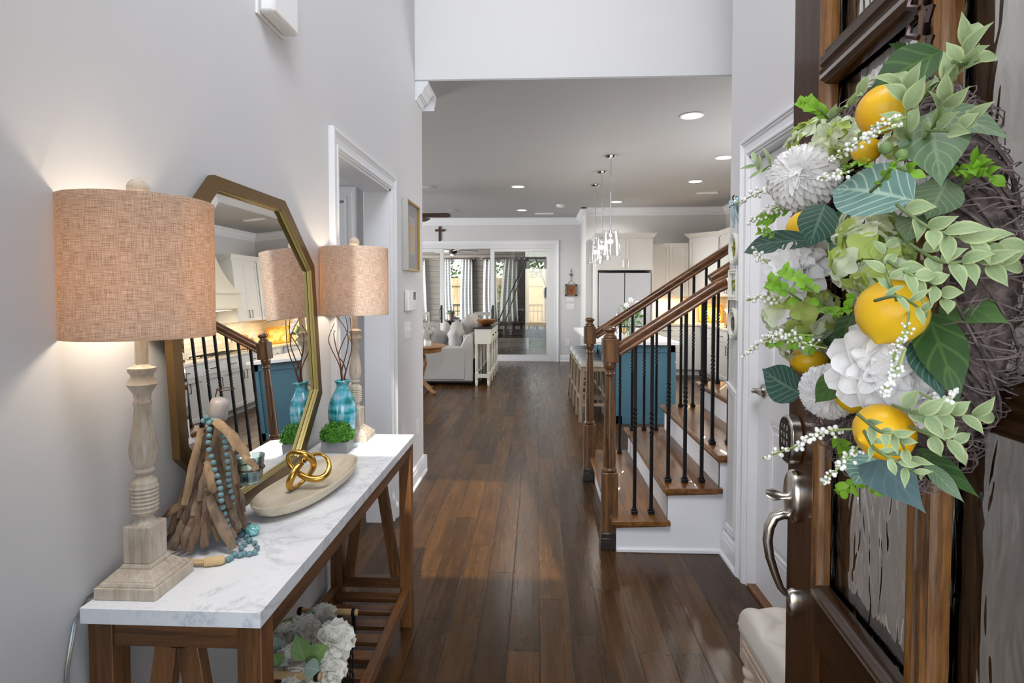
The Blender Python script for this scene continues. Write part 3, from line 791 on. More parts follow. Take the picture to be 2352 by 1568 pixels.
# twigs are things of their own standing in the vase
tw_pts = [[(.004, .0, .02), (.0, .004, .2), (-.004, .0, .28), (-.012, 0, .33), (-.048, .006, .40), (-.054, .0, .44), (-.030, 0, .50)],
          [(-.004, 0, .02), (-.002, 0, .25), (-.001, .002, .31), (.018, .0, .38), (.026, 0, .43), (.012, .005, .48), (-.048, 0, .562)],
          [(.0, .004, .02), (.006, 0, .26), (.016, -.002, .30), (.004, 0, .34), (-.014, .0, .37), (.006, .004, .43), (.024, 0, .47), (.016, 0, .53)],
          [(.006, -.003, .02), (.010, -.002, .26), (.020, 0, .32), (.038, .003, .39), (.040, 0, .45), (.034, .0, .525)],
          [(-.002, -.004, .02), (.002, -.004, .26), (-.010, 0, .35), (-.024, 0, .40), (-.033, 0, .455), (-.026, 0, .47)]]
labs = ['looping', 'tallest, leaning left', 'crossing', 'outermost, nearest the lamp stem', 'short forked']
for i, pt in enumerate(tw_pts):
    sm = []
    P = [Vector(p) for p in pt]
    for a in range(len(P) - 1):
        p0, p1, p2, p3 = P[max(a - 1, 0)], P[a], P[a + 1], P[min(a + 2, len(P) - 1)]
        for j in range(5):
            t = j / 5; sm.append(.5 * ((2 * p1) + (-p0 + p2) * t + (2 * p0 - 5 * p1 + 4 * p2 - p3) * t * t + (-p0 + 3 * p1 - 3 * p2 + p3) * t ** 3))
    sm.append(P[-1]); n = len(sm)
    m = MB(); m.tube([tuple(p + Vector((-.789, 2.262, TZ))) for p in sm], [.0034 * (1 - .6 * k / n) for k in range(n)], 6)
    o = m.build('bare_twig', TW); tag(o, labs[i] + ' curly brown twig standing in the turquoise vase', 'twig', 'curly twigs in the turquoise vase')

# ------------------------------------------------------------------ boxwood in a grey box
BOXG = leafmat('boxwood_green', srgb(44, 112, 24), srgb(112, 178, 52), .5, .2)
pot = thing('potted_boxwood', 'small round green boxwood in a square grey concrete box before the vase', 'plant', (-.784, 2.185, TZ))
m = MB(); m.box(-.052, .052, -.036, .036, 0, .044); m.build('planter_box', paint('concrete_grey', srgb(150, 150, 148), .8, .3), pot, bevel=.002)
m = MB()
m.sphere((0, 0, .062), (.052, .044, .038), 14, 8)
for i in range(1700):
    ph = random.uniform(0, 2 * math.pi); th = math.acos(random.uniform(-.15, 1))
    d = Vector((math.sin(th) * math.cos(ph), math.sin(th) * math.sin(ph), math.cos(th)))
    p = Vector((d.x * .062, d.y * .050, .055 + d.z * .052)) * random.uniform(.86, 1.12)
    s_ = random.uniform(.005, .0095); e = (d + Vector([random.uniform(-.8, .8) for _ in range(3)])).normalized()
    a = e.orthogonal().normalized(); a = (a * math.cos(ph * 7) + e.cross(a) * math.sin(ph * 7)); b = e.cross(a)
    m._add([p - a * s_ * .4, p + b * s_ * .45, p + a * s_ * .9 + e * s_ * .3, p - b * s_ * .45], [(0, 1, 2, 3)])
m.build('foliage', BOXG, pot, smooth=0)['kind'] = 'stuff'

# ------------------------------------------------------------------ dough bowl and gold knot
bowl = MB()
def bowl_fn(th, rr, z): return (math.copysign(abs(math.cos(th)) ** .85, math.cos(th)) * .094 * rr, math.copysign(abs(math.sin(th)) ** .95, math.sin(th)) * .262 * rr * (1 if rr > .5 else .96), z)
rings = [(.62, .0), (.72, .002), (.90, .016), (.99, .034), (1.0, .040), (.965, .0405), (.90, .028), (.74, .013), (.5, .010), (0.02, .0095)]
v = []; f = []; sg = 56
for rr, z in rings:
    for k in range(sg): v.append(bowl_fn(2 * math.pi * k / sg, rr, z + (.006 * abs(math.sin(2 * math.pi * k / sg)) if z > .03 else 0)))
for i in range(len(rings) - 1):
    for k in range(sg): l = (k + 1) % sg; f.append((i * sg + k, i * sg + l, (i + 1) * sg + l, (i + 1) * sg + k))
f.append(tuple(range(sg))); f.append(tuple((len(rings) - 1) * sg + k for k in range(sg)))
bowl._add(v, f)
o = bowl.build('dough_bowl', wood('bleached_bowl_wood', srgb(196, 180, 152), srgb(222, 212, 192), 'Y', 1, .6, 0, 1.0, .08), smooth=60, loc=(-.703, 1.72, TZ + .0005))
o.rotation_euler = (0, 0, R(-7)); tag(o, 'long shallow pale wooden dough bowl on the marble top holding the gold knot', 'bowl')
m = MB(); N = 110; pts = []; rad = []
for i in range(N):
    t = 2 * math.pi * i / N
    x, y, z = math.sin(t) + 2 * math.sin(2 * t), math.cos(t) - 2 * math.cos(2 * t), -math.sin(3 * t)
    pts.append((x * .0242, z * .024, y * .0232)); rad.append(.0082 + .0024 * math.sin(3 * t + .5))
m.tube(pts, rad, 12, closed=True)
o = m.build('gold_knot', plain('brushed_gold', srgb(205, 164, 84), .24, 1.0), smooth=80, loc=(-.715, 1.71, .909)); o.rotation_euler = (R(-14), R(150), R(24))
tag(o, 'gold looped metal knot sculpture resting in the pale dough bowl', 'ornament')

# ------------------------------------------------------------------ driftwood tree
def drift(name, a, b):
    m = NT(name); v = m.coord((30, 30, 5)); n1 = m.noise(v, 2, 6, .65, .8)
    n2 = m.noise(m.coord(), 18, 3)
    m.set(Base_Color=m.mix(m.ramp(m.math('ADD', m.math('MULTIPLY', n1, .6), m.math('MULTIPLY', n2, .4)), [(.4, (0, 0, 0)), (.62, (1, 1, 1))]), a, b), Roughness=.8)
    m.bump(n1, .6, .004); return m.mat
DW = [drift('driftwood_brown', srgb(74, 54, 40), srgb(132, 106, 84)), drift('driftwood_grey', srgb(96, 78, 64), srgb(150, 128, 106)), drift('driftwood_tan', srgb(122, 98, 74), srgb(168, 140, 108))]
TCX, TCY = -.822, 1.358
KS = 1.06
def far_(p): return EYEV + (Vector(p) - EYEV) * KS           # same direction from the eye, a little farther
dt = thing('driftwood_tree', 'cone of stacked driftwood sticks with a frosted stone top beside the near lamp', 'ornament', (TCX, TCY, TZ))
def stick(p, q, w_, mat, bend=.0, th=.55):
    p, q = Vector(p), Vector(q); d = q - p; n = 7; side = d.cross(Vector((0, 0, 1))).normalized(); out = side.cross(d).normalized()
    pts = []; rs = []
    j = [Vector([random.uniform(-.0018, .0018) for _ in range(3)]) for _ in range(n)]
    for i in range(n):
        t = i / (n - 1); pts.append(p + d * t + out * (bend * math.sin(math.pi * t)) + j[i] + side * .004 * math.sin(t * 5 + p.x * 90))
        rs.append(w_ * (.55 + .55 * math.sin(math.pi * (.15 + .7 * t))) * random.uniform(.85, 1.15))
    m = MB(); m.tube(pts, rs, 7, flat=th); return m.build('driftwood_stick', mat, dt, smooth=45, world=True)
random.seed(11)
def cone_r(z): return .016 + .068 * (1 - (z - TZ) / .30)
def axis_(z): return TCX + .026 * (z - TZ) / .3, TCY + .014 * (z - TZ) / .3
for tier, (zt_, zb, n, wd_) in enumerate(((1.135, 1.0, 14, .0064), (1.09, .95, 15, .0068), (1.04, .90, 18, .0074), (.98, .865, 20, .0078), (.93, .838, 20, .0078))):
    for k in range(n):
        an = 2 * math.pi * (k + random.uniform(-.3, .3)) / n + tier
        z0, z1 = zt_ + random.uniform(-.02, .012), zb + random.uniform(-.0, .03)
        r0, r1 = cone_r(z0) * .70, cone_r(z1) * random.uniform(.98, 1.16)
        c_, s_ = math.cos(an), math.sin(an)
        ax_, ay_ = axis_(z1); bx_, by_ = axis_(z0); q = Vector((ax_ + r1 * c_, ay_ + r1 * s_, max(z1, TZ + .008)))
        if q.x < -.905: q.x = -.905
        stick((bx_ + r0 * c_, by_ + r0 * s_, z0), q, wd_ * random.uniform(.8, 1.5), DW[(k + tier) % 3 if tier < 2 and k % 2 else random.choice((0, 0, 1, 0))], random.uniform(-.004, .008), random.uniform(.35, .6))
stick(at(492, 968, Y=1.33), at(566, 1052, Y=1.315), .0115, DW[2], .012, .6); stick(at(560, 1045, Y=1.315), at(588, 1081, Y=1.31), .0085, DW[2], .003, .6)
stick(at(472, 1060, Y=1.31), at(495, 1130, Y=1.295), .010, DW[2], .004, .45); stick(at(462, 985, Y=1.33), at(425, 1160, Y=1.285), .0085, DW[2], .004, .5)
stick(at(478, 1140, Y=1.30), at(535, 1262, Y=1.30), .012, DW[1], .004, .45); stick(at(440, 1150, Y=1.31), at(372, 1192, Y=1.30), .009, DW[0], .004, .5)
STONE = NT('frosted_stone'); STONE.set(Base_Color=srgb(170, 162, 158), Roughness=.35, Subsurface_Weight=.2, Transmission_Weight=.0); STONE = STONE.mat
m = MB(); m.lathe([(.0, 0), (.020, .002), (.0235, .01), (.023, .045), (.020, .056), (.010, .061), (0, .062)], seg=22)
o = m.build('stone_top', STONE, dt, loc=tuple(far_((-.757, 1.30, 1.148)) - Vector((TCX, TCY, TZ))), smooth=60, label='frosted grey stone cap'); o.rotation_euler = (0, R(12), 0)
WIRE = plain('rusty_wire', srgb(78, 60, 50), .5, .7)
def ring3(c, r_, n=28): return [(c[0] + r_ * math.cos(2 * math.pi * k / n), c[1] + r_ * math.sin(2 * math.pi * k / n), c[2]) for k in range(n)]
rc_ = far_((-.742, 1.315, 1.222)); m = MB(); m.tube(ring3(rc_, .021), .0013, 6, closed=True).tube([rc_ + Vector((-.021, 0, 0)), rc_ + Vector((-.024, -.005, -.02)), rc_ + Vector((-.018, -.01, -.04))], .0013, 6)
VC = (-.765, 1.468)
m.tube(ring3((VC[0], VC[1], .985), .0365), .002, 6, closed=True).tube([(VC[0] - .034, VC[1] - .012, .985), (-.80, 1.40, 1.0)], .002, 6)
m.build('wire_ring', WIRE, dt, world=True)
cup = thing('glass_votive_cup', 'clear glass votive cup held in a wire ring on the driftwood tree', 'candle holder', (VC[0], VC[1], .944)); cup.scale = (1.06, 1.06, 1.06)
CG = NT('clear_cup_glass'); CG.set(Base_Color=(.93, 1, .98), Roughness=.02, Transmission_Weight=1.0, IOR=1.3); CG = CG.mat
m = MB(); m.lathe([(.0, .0), (.026, .0), (.029, .004), (.033, .05), (.036, .07), (.034, .0705), (.031, .05), (.027, .008), (0, .007)], seg=30); m.build('cup_body', clear('cup_glass', (.84, .93, .92), .2), cup, smooth=60)
MB().lathe([(0, .009), (.019, .009), (.019, .02), (0, .021)], seg=18).build('tealight_candle', plain('teal_wax', srgb(14, 90, 100), .4), cup)
for lab, p, r_, c in (('dark blue speckled polished stone behind the bead garland', (-.757, 1.425), (.020, .018, .012), srgb(22, 60, 90)), ('pale turquoise speckled polished stone beside the dark blue one', (-.727, 1.405), (.018, .018, .014), srgb(96, 160, 158))):
    m = MB(); m.sphere((0, 0, r_[2]), r_, 18, 12); g = NT('speckled_stone'); g.set(Base_Color=g.ramp(g.noise(g.coord(), 160, 3), [(.4, c), (.6, tuple(min(1, a * 2 + .12) for a in c))]), Roughness=.08, Coat_Weight=1.0)
    o = m.build('polished_stone', g.mat, loc=(p[0], p[1], TZ)); tag(o, lab, 'stone')

# ------------------------------------------------------------------ bead garland
bg = thing('bead_garland', 'pale aqua sea glass bead garland with tassel draped over the driftwood tree', 'garland', (-.70, 1.25, TZ))
BEAD = NT('sea_glass'); BEAD.set(Base_Color=srgb(128, 172, 178), Roughness=.45, Transmission_Weight=.35); BEAD = BEAD.mat
def c3(x, y): return (340 + x / 3.267, 860 + y / 3.267)
s1 = [(440, 320), (458, 362), (460, 410), (458, 460), (452, 510), (458, 565), (474, 615), (490, 660), (500, 715), (520, 760), (533, 808), (542, 855), (545, 900), (550, 945), (560, 995), (572, 1045), (587, 1095), (603, 1135), (615, 1178), (632, 1217), (652, 1250)]
s2 = [(555, 370), (562, 415), (570, 460), (578, 502), (584, 545), (590, 600), (597, 650), (600, 700), (603, 745), (605, 790), (610, 830), (618, 875), (630, 920), (637, 965), (636, 1010), (648, 1055), (657, 1093), (674, 1130), (686, 1172)]
flat_ = [(655, 1262), (700, 1300), (722, 1272), (757, 1246), (800, 1262), (818, 1298), (803, 1330), (762, 1342), (722, 1340), (690, 1352), (652, 1350), (620, 1372), (600, 1384)]
flat2 = [(708, 1198), (740, 1215), (765, 1240)]
pos = []
for i, (x, y) in enumerate(s1):
    u, v = c3(x, y); pos.append(at(u, v, Y=1.335 - .045 * math.sin(math.pi * .5 * i / 20) + .07 * max(0, (i - 13) / 7)))
for i, (x, y) in enumerate(s2):
    u, v = c3(x, y); pos.append(at(u, v, Y=1.345 - .02 * math.sin(math.pi * i / 18) + .06 * (i / 18) ** 2))
strings = [pos[:21], pos[21:]]
fl = [at(*c3(x, y), Z=TZ + .0075) for x, y in flat_]; f2 = [at(*c3(x, y), Z=TZ + .0075) for x, y in flat2]
pos += fl + f2
for g_ in (-.06, -.03, 0, .03): pos.append(far_((-.765 + .3 * (g_ + .06), 1.268 - abs(g_ - .0) * .1, 1.158)))
bm_ = MB().sphere((0, 0, 0), (.0068, .0068, .0064), 14, 9); b0 = None; base = Vector((-.70, 1.25, TZ))
for p in pos:
    if b0 is None: b0 = bm_.build('bead', BEAD, bg, smooth=80, loc=tuple(p - base)); continue
    o = b0.copy(); col.objects.link(o); o.location = p - base
m = MB()
for sgm in strings + [fl, f2]: m.tube(sgm, .0012, 5)
m.build('bead_cord', plain('brown_cord', srgb(92, 52, 34), .8), bg, world=True)
TAS = plain('raffia_tassel', srgb(206, 178, 130), .7)
e0 = at(*c3(578, 1387), Z=TZ + .011); e1 = at(*c3(425, 1405), Z=TZ + .011)
m = MB(); m.tube([e0, e0.lerp(e1, .1), e0.lerp(e1, .5), e0.lerp(e1, .9), e1], [.006, .0095, .0105, .0100, .0085], 14)
for i in range(7): a = e0.lerp(e1, .14 + .12 * i); dd = (e1 - e0).normalized(); m.tube([a + Vector((0, 0, 1)) * .0105 * math.cos(t) + dd.cross(Vector((0, 0, 1))) * .0105 * math.sin(t) + dd * .001 * t for t in [j * .7 for j in range(10)]], .0011, 4)
m.build('tassel_wrap', TAS, bg, world=True)
m = MB()
for i in range(12):
    p = e1 + Vector((random.uniform(-.004, .004), random.uniform(-.006, .006), random.uniform(-.006, .004)))
    q = at(260 + random.uniform(-6, 40), 1300, Z=TZ + .003) + Vector((random.uniform(-.01, .02), random.uniform(-.012, .02), 0))
    mid_ = p.lerp(q, .5) + Vector((0, random.uniform(-.006, .01), random.uniform(-.002, .006))); q.x = max(q.x, -.90)
    m.tube([p, mid_, q], [.0022, .003, .0015], 5, flat=.3)
m.build('tassel_strands', TAS, bg, world=True)
# ------------------------------------------------------------------ wire basket of peonies on the lower shelf
bk = thing('wire_basket', 'black wire basket with two wooden handles on the slatted shelf of the console', 'basket', (-.68, 1.69, .16))
bx0, bx1, by0, by1, bz0, bz1 = -.792, -.598, 1.516, 1.823, .163, .318
def rr(x0, x1, y0, y1, z, r_=.03, n=5):
    o = []
    for cx, cy, a0 in ((x1 - r_, y1 - r_, 0), (x0 + r_, y1 - r_, 90), (x0 + r_, y0 + r_, 180), (x1 - r_, y0 + r_, 270)):
        for i in range(n + 1): a = R(a0 + 90 * i / n); o.append((cx + r_ * math.cos(a), cy + r_ * math.sin(a), z))
    return o
m = MB(); H_ = 6
for i in range(H_): m.tube(rr(bx0, bx1, by0, by1, bz0 + (bz1 - bz0) * i / (H_ - 1)), .0034 if i == H_ - 1 else .0021, 6, closed=True)
k = 0
while by0 + .03 + k * .024 < by1 - .02:
    y = by0 + .03 + k * .024
    m.tube([(bx0, y, bz1), (bx0, y, bz0), (bx1, y, bz0), (bx1, y, bz1)], .0018, 5); k += 1
for x in (-.75, -.715, -.68, -.645, -.61): m.tube([(x, by0, bz1), (x, by0, bz0), (x, by1, bz0), (x, by1, bz1)], .0013, 5)
m.build('wire_frame', BLACKM, bk, world=True)
HWD = wood('pale_handle_wood', srgb(176, 140, 98), srgb(214, 180, 136), 'X', 3, .6)
for y in (by0 - .004, by1 + .004):
    MB().tube([(bx0 - .004, y, .39), (bx1 + .004, y, .39)], .0105, 18).build('handle', HWD, bk, world=True, label='pale wooden dowel handle')
    for x in (bx0 + .006, bx1 - .008):
        m = MB(); m.lathe([(.0122, -.006), (.0128, -.004), (.0128, .004), (.0122, .006)], (x, y, .39), 16, cap=False, axis='X').box(x - .006, x + .006, y - .002, y + .002, bz1 - .01, .382); m.build('handle_strap', BLACKM, bk, world=True)
fb = thing('peony_bunch', 'bunch of cream artificial peonies with grey green leaves filling the wire basket', 'flowers', (-.69, 1.66, .17))
random.seed(5)
for (u, v, Y, r_) in ((770, 1462, 1.60, .062), (700, 1440, 1.70, .052), (742, 1408, 1.76, .045), (668, 1510, 1.58, .05), (690, 1562, 1.50, .058), (760, 1530, 1.55, .050), (655, 1450, 1.68, .04)):
    p = at(u, v, Y=Y); d = Vector((.25 + random.uniform(-.2, .2), -.55, .8))
    if p.x < -.80: p.x = -.80
    m = MB(); peony(m, p - d.normalized() * r_ * .5, d, r_); m.build('peony', PETC, fb, world=True, smooth=60)
MBL = MB()
LE1 = veined('lambs_ear_leaf', srgb(118, 142, 124), srgb(150, 170, 156), srgb(180, 196, 184), .5)
LE2 = veined('green_fabric_leaf', srgb(96, 132, 70), srgb(138, 166, 96), srgb(160, 186, 120), .5)
for (u0, v0, u1, v1, Y, w_, mt) in ((700, 1515, 678, 1455, 1.52, .055, LE2), (700, 1518, 757, 1480, 1.53, .055, LE2), (745, 1455, 775, 1425, 1.64, .05, LE1), (740, 1425, 783, 1432, 1.68, .03, LE1), (690, 1440, 722, 1395, 1.74, .03, LE1), (650, 1450, 672, 1415, 1.72, .04, LE2), (640, 1500, 632, 1460, 1.6, .05, LE1), (700, 1530, 735, 1540, 1.5, .05, LE1), (728, 1420, 706, 1412, 1.75, .03, LE2), (640, 1530, 628, 1500, 1.55, .05, LE2)):
    leaf_obj('leaf', mt, fb, at(u0, v0, Y=Y), at(u1, v1, Y=Y + .01) , w_, (.2, -.9, .6), curl=.05, fold=.2, shape=.8)

# ================================================================== ON THE LEFT WALL
ch = thing('door_chime', 'white door chime box high on the left wall above the mirror', 'door chime', (XL, 1.93, 2.37))
cy0_, cy1_ = at(588, 56, X=XL).y, at(649, 114, X=XL).y
MB().box(XL + .006, XL + .062, cy0_ + .004, cy1_, 2.372, 2.70).build('chime_cover', PLASTIC, ch, world=True, bevel=.012, smooth=60)
MB().box(XL, XL + .008, cy0_ - .004, cy1_ + .004, 2.366, 2.706).build('back_plate', PLASTIC, ch, world=True, bevel=.001)

pf = thing('framed_picture', 'gold framed picture of a golden winged figure on grey, left wall beside the doorway', 'picture', (XL, 4.06, 1.61))
py0, py1, pz0, pz1 = 3.86, 4.27, 1.612, 2.10
GF = plain('gold_leaf_frame', srgb(196, 158, 88), .3, .9)
m = MB()
for a, b, c, d in ((py0, py1, pz0, pz0 + .014), (py0, py1, pz1 - .014, pz1), (py0, py0 + .014, pz0, pz1), (py1 - .014, py1, pz0, pz1)): m.box(XL, XL + .038, a, b, c, d)
m.build('picture_frame', [GF], pf, world=True, smooth=0, bevel=.002)
MB().box(XL, XL + .039, py0 - .004, py0, pz0, pz1).build('frame_side', plain('silver_frame_side', srgb(190, 190, 184), .5, .3), pf, world=True, smooth=0, label='pale silver side of the frame')
m = MB(); m.box(XL, XL + .02, py0 + .014, py1 - .014, pz0 + .014, pz1 - .014); m.build('mat_board', plain('grey_mat_board', srgb(146, 146, 148), .6), pf, world=True, smooth=0)
m = MB(); cy_, cz_ = (py0 + py1) / 2, 1.86
m.box(XL + .02, XL + .0215, cy_ - .085, cy_ + .085, cz_ - .135, cz_ + .135); m.build('print', plain('print_paper', srgb(168, 168, 166), .6), pf, world=True, smooth=0)
m = MB(); m.prism([(cy_ - .02, cz_ + .06), (cy_ - .055, cz_ + .11), (cy_ - .06, cz_ + .03), (cy_ - .03, cz_ - .005), (cy_ - .012, cz_ + .0), (cy_ - .045, cz_ - .118), (cy_ + .045, cz_ - .118), (cy_ + .012, cz_ + .0), (cy_ + .03, cz_ - .005), (cy_ + .06, cz_ + .03), (cy_ + .055, cz_ + .11), (cy_ + .02, cz_ + .06), (cy_ + .012, cz_ + .085), (cy_ - .012, cz_ + .085)], 'X', XL + .0215, XL + .023)
m.build('golden_figure', plain('gold_paint', srgb(196, 150, 62), .4, .4), pf, world=True, smooth=0)
MB().box(XL + .026, XL + .028, py0 + .013, py1 - .013, pz0 + .013, pz1 - .013).build('picture_glass', clear('picture_glass', (.98, .98, .98), .02), pf, world=True, smooth=0)

th = thing('thermostat', 'white wall thermostat with small dark display below the framed picture', 'thermostat', (XL, 4.05, 1.34))
m = MB(); m.prism([(XL, 3.90), (XL + .02, 3.90), (XL + .032, 3.925), (XL + .034, 4.13), (XL + .02, 4.15), (XL, 4.15)], 'Z', 1.325, 1.475); m.build('thermostat_body', PLASTIC, th, world=True, bevel=.008)
MB().box(XL + .034, XL + .0355, 4.045, 4.115, 1.405, 1.462).build('display_screen', plain('dark_display', (.03, .03, .035), .15), th, world=True, smooth=0)
MB().box(XL + .033, XL + .0352, 4.055, 4.105, 1.35, 1.375).build('thermostat_button', PLASTIC, th, world=True, bevel=.001)
def plate_x(name, label, cat, y, z, hw_, hh, toggles, X=XL, sg=1):
    t = thing(name, label, cat, (X, y, z - hh))
    x1 = X + sg * .006
    MB().box(min(X, x1), max(X, x1), y - hw_, y + hw_, z - hh, z + hh).build('cover_plate', PLASTIC, t, world=True, bevel=.002)
    for q in toggles:
        a, b = sorted((X + sg * .006, X + sg * .016)); MB().box(a, b, y + q - .005, y + q + .005, z - .004, z + .014).build('toggle', PLASTIC, t, world=True, bevel=.001)
    return t
plate_x('light_switch', 'white three gang light switch plate below the thermostat', 'switch', 3.98, 1.19, .085, .06, (-.05, 0, .05))
t = plate_x('wall_outlet', 'white outlet plate low on the left wall just past the console', 'outlet', 4.30, .42, .038, .06, ())
MB().box(XL + .006, XL + .008, 4.283, 4.317, .44, .465).box(XL + .006, XL + .008, 4.283, 4.317, .375, .40).build('socket', PLASTIC, t, world=True, bevel=.001)

# ================================================================== LIVING AREA
GO = lambda ax: wood('golden_oak_' + ax, srgb(120, 82, 46), srgb(182, 136, 84), ax, 1.5, .45)
pt = thing('pedestal_table', 'round golden wood pedestal side table beside the sofa arm', 'table', (-1.76, 8.22, 0))
m = MB(); m.lathe([(0, .60), (.36, .60), (.37, .612), (.37, .65), (.38, .66), (.425, .672), (.432, .684), (.425, .694), (0, .698)], seg=44); m.build('tabletop', GO('X'), pt, smooth=40)
m = MB(); m.lathe([(.05, .18), (.07, .2), (.075, .24), (.05, .28), (.035, .3), (.06, .33), (.062, .36), (.04, .4), (.035, .46), (.055, .5), (.06, .54), (.04, .57), (.05, .60)], seg=24); m.build('pedestal', GO('Z'), pt, smooth=50)
for an in (-28, 62, 152, 242):
    c_, s_ = math.cos(R(an)), math.sin(R(an))
    q = [(.05, .56), (.14, .54), (.17, .44), (.12, .30), (.10, .20), (.20, .10), (.30, .03), (.36, .022)]
    m = MB(); m.tube([(a * c_, a * s_, b) for a, b in q], [.028, .03, .028, .026, .03, .03, .026, .022], 8); m.build('leg', GO('Z'), pt, smooth=60)
cj = thing('candle_jar', 'white glass candle jar with metal lid on the round pedestal table', 'candle', (-1.555, 8.02, .698))
MB().lathe([(0, 0), (.05, 0), (.055, .008), (.055, .07), (.047, .08), (.047, .085)], seg=26).build('jar_body', plain('frosted_white_glass', srgb(226, 222, 216), .15, 0, .5), cj)
MB().lathe([(.049, .084), (.050, .085), (.050, .098), (.046, .102), (0, .102)], seg=26).build('jar_lid', CHROME, cj)

def fabric(name, c, sc_=260, b=.25):
    m = NT(name); n1 = m.noise(m.coord((1, 1, 1)), sc_, 2); n2 = m.noise(m.coord((1, 1, 6)), 30, 3)
    m.set(Base_Color=m.mix(m.math('MULTIPLY', n2, .35), c, tuple(a * .72 for a in c)), Roughness=.95); m.bump(n1, b, .003); return m.mat
SOFA = fabric('grey_slipcover_fabric', srgb(190, 187, 182))
sofa = thing('sofa', 'light grey slipcovered sofa seen from its end with its back to the walkway', 'sofa', (-1.45, 9.8, 0))
MB().box(-2.02, -.995, 8.83, 10.98, .06, .44).build('sofa_base', SOFA, sofa, world=True, bevel=.025, sub=0)
for y0, y1 in ((8.82, 9.03), (10.78, 10.99)):
    MB().box(-2.0, -1.10, y0, y1, .075, .62).build('armrest', SOFA, sofa, world=True, bevel=.035)
m = MB(); m.prism([(-1.14, .07), (-.995, .07), (-.995, .77), (-1.03, .815), (-1.10, .80), (-1.20, .60), (-1.22, .4)], 'Y', 8.825, 10.985); m.build('backrest', SOFA, sofa, world=True, bevel=.02)
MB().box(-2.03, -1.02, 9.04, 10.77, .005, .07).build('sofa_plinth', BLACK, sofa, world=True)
def cushion(name, c, size, rot, mat, label, cat, group=None, puff=.5, seed=0):
    m = MB(); nx = 12; random.seed(seed); ph = [random.uniform(0, 6) for _ in range(6)]
    def side(sg):
        def fn(u, v):
            a, b = 2 * u - 1, 2 * v - 1
            k = max(0, (1 - a ** 4)) ** .5 * max(0, (1 - b ** 4)) ** .5
            w_ = .05 * math.sin(5 * a + ph[0] + 3 * b) * k + .03 * math.sin(9 * b + ph[1] + 4 * a) * k
            px, py = a * (1 - .08 * (1 - b * b)), b * (1 - .08 * (1 - a * a))
            return (px * size[0] / 2, sg * size[1] / 2 * (k * (1 + w_ * 2.4)), py * size[2] / 2)
        return fn
    m.grid(side(1), nx, nx); m.grid(side(-1), nx, nx)
    me_o = m.build(name, mat, smooth=80, loc=c); me_o.rotation_euler = tuple(R(a) for a in rot)
    import bmesh
    bm = bmesh.new(); bm.from_mesh(me_o.data); bmesh.ops.remove_doubles(bm, verts=bm.verts, dist=.0005); bmesh.ops.recalc_face_normals(bm, faces=bm.faces); bm.to_mesh(me_o.data); bm.free()
    if cat: tag(me_o, label, cat, group)
    return me_o
SC = fabric('soft_grey_cushion', srgb(172, 169, 166), 200, .3); SC2 = fabric('pale_cushion', srgb(186, 180, 172), 200, .3)
cg = 'loose cushions on the sofa'
cushion('sofa_cushion', (-1.30, 9.18, .72), (.62, .26, .46), (0, -14, 96), SC, 'large rumpled grey cushion at the near end of the sofa', 'cushion', cg, seed=1)
cushion('sofa_cushion', (-1.20, 9.62, .80), (.6, .24, .48), (6, -10, 92), SC, 'plump grey back cushion behind the largest one', 'cushion', cg, seed=2)
cushion('sofa_cushion', (-1.17, 10.25, .84), (.6, .22, .44), (4, -8, 90), SC2, 'farthest back cushion rising above the white sofa console', 'cushion', cg, seed=3)
cushion('sofa_cushion', (-1.62, 9.35, .67), (.42, .15, .38), (0, 22, 52), SC, 'small striped cushion leaning mid sofa', 'cushion', cg, seed=4)
cushion('sofa_cushion', (-1.56, 9.9, .72), (.42, .14, .40), (0, 30, 66), SC2, 'small cushion leaning behind the striped one', 'cushion', cg, seed=5)
cushion('sofa_cushion', (-1.80, 9.25, .64), (.42, .13, .36), (0, 35, 60), SC2, 'small pale cushion above the round pedestal table', 'cushion', cg, seed=6)
MB().box(-1.155, -1.105, 8.86, 9.02, .60, .80).build('seat_bolster', SOFA, sofa, world=True, bevel=.02)

CW = paint('console_cream_paint', srgb(224, 220, 208), .45, .03); DT = plain('dark_stained_top', srgb(36, 34, 36), .18)
cs = thing('sofa_console', 'white console table with dark top and turned legs behind the sofa', 'table', (-.85, 9.65, 0))
cx0, cx1, cy0, cy1 = -.965, -.715, 8.80, 10.50
MB().box(cx0 - .025, cx1 + .025, cy0 - .025, cy1 + .025, .90, .925).build('tabletop', DT, cs, world=True, bevel=.004, label='dark stained top')
MB().box(cx0, cx1, cy0, cy1, .66, .90).build('apron', CW, cs, world=True, bevel=.003)
MB().box(cx0 + .01, cx1 - .01, cy0 + .01, cy1 - .01, .16, .185).build('lower_shelf', DT, cs, world=True, bevel=.003, label='dark lower shelf')
m = MB()
for y in (cy0, cy1 - .04): m.box(cx0 + .03, cx1 - .03, y + .005, y + .035, .13, .19)
for x in (cx0 + .003, cx1 - .03): m.box(x, x + .027, cy0 + .03, cy1 - .03, .13, .19)
m.build('shelf_frame', CW, cs, world=True, bevel=.002)
for j in range(3):
    a = cy0 + .06 + j * .54; dr = MB().box(cx1 - .004, cx1 + .008, a, a + .50, .70, .87).build('drawer', CW, cs, world=True, bevel=.003)
    MB().sphere((cx1 + .022, a + .25, .785), .014, 12, 8).build('knob', DARKMETAL, dr, world=True)
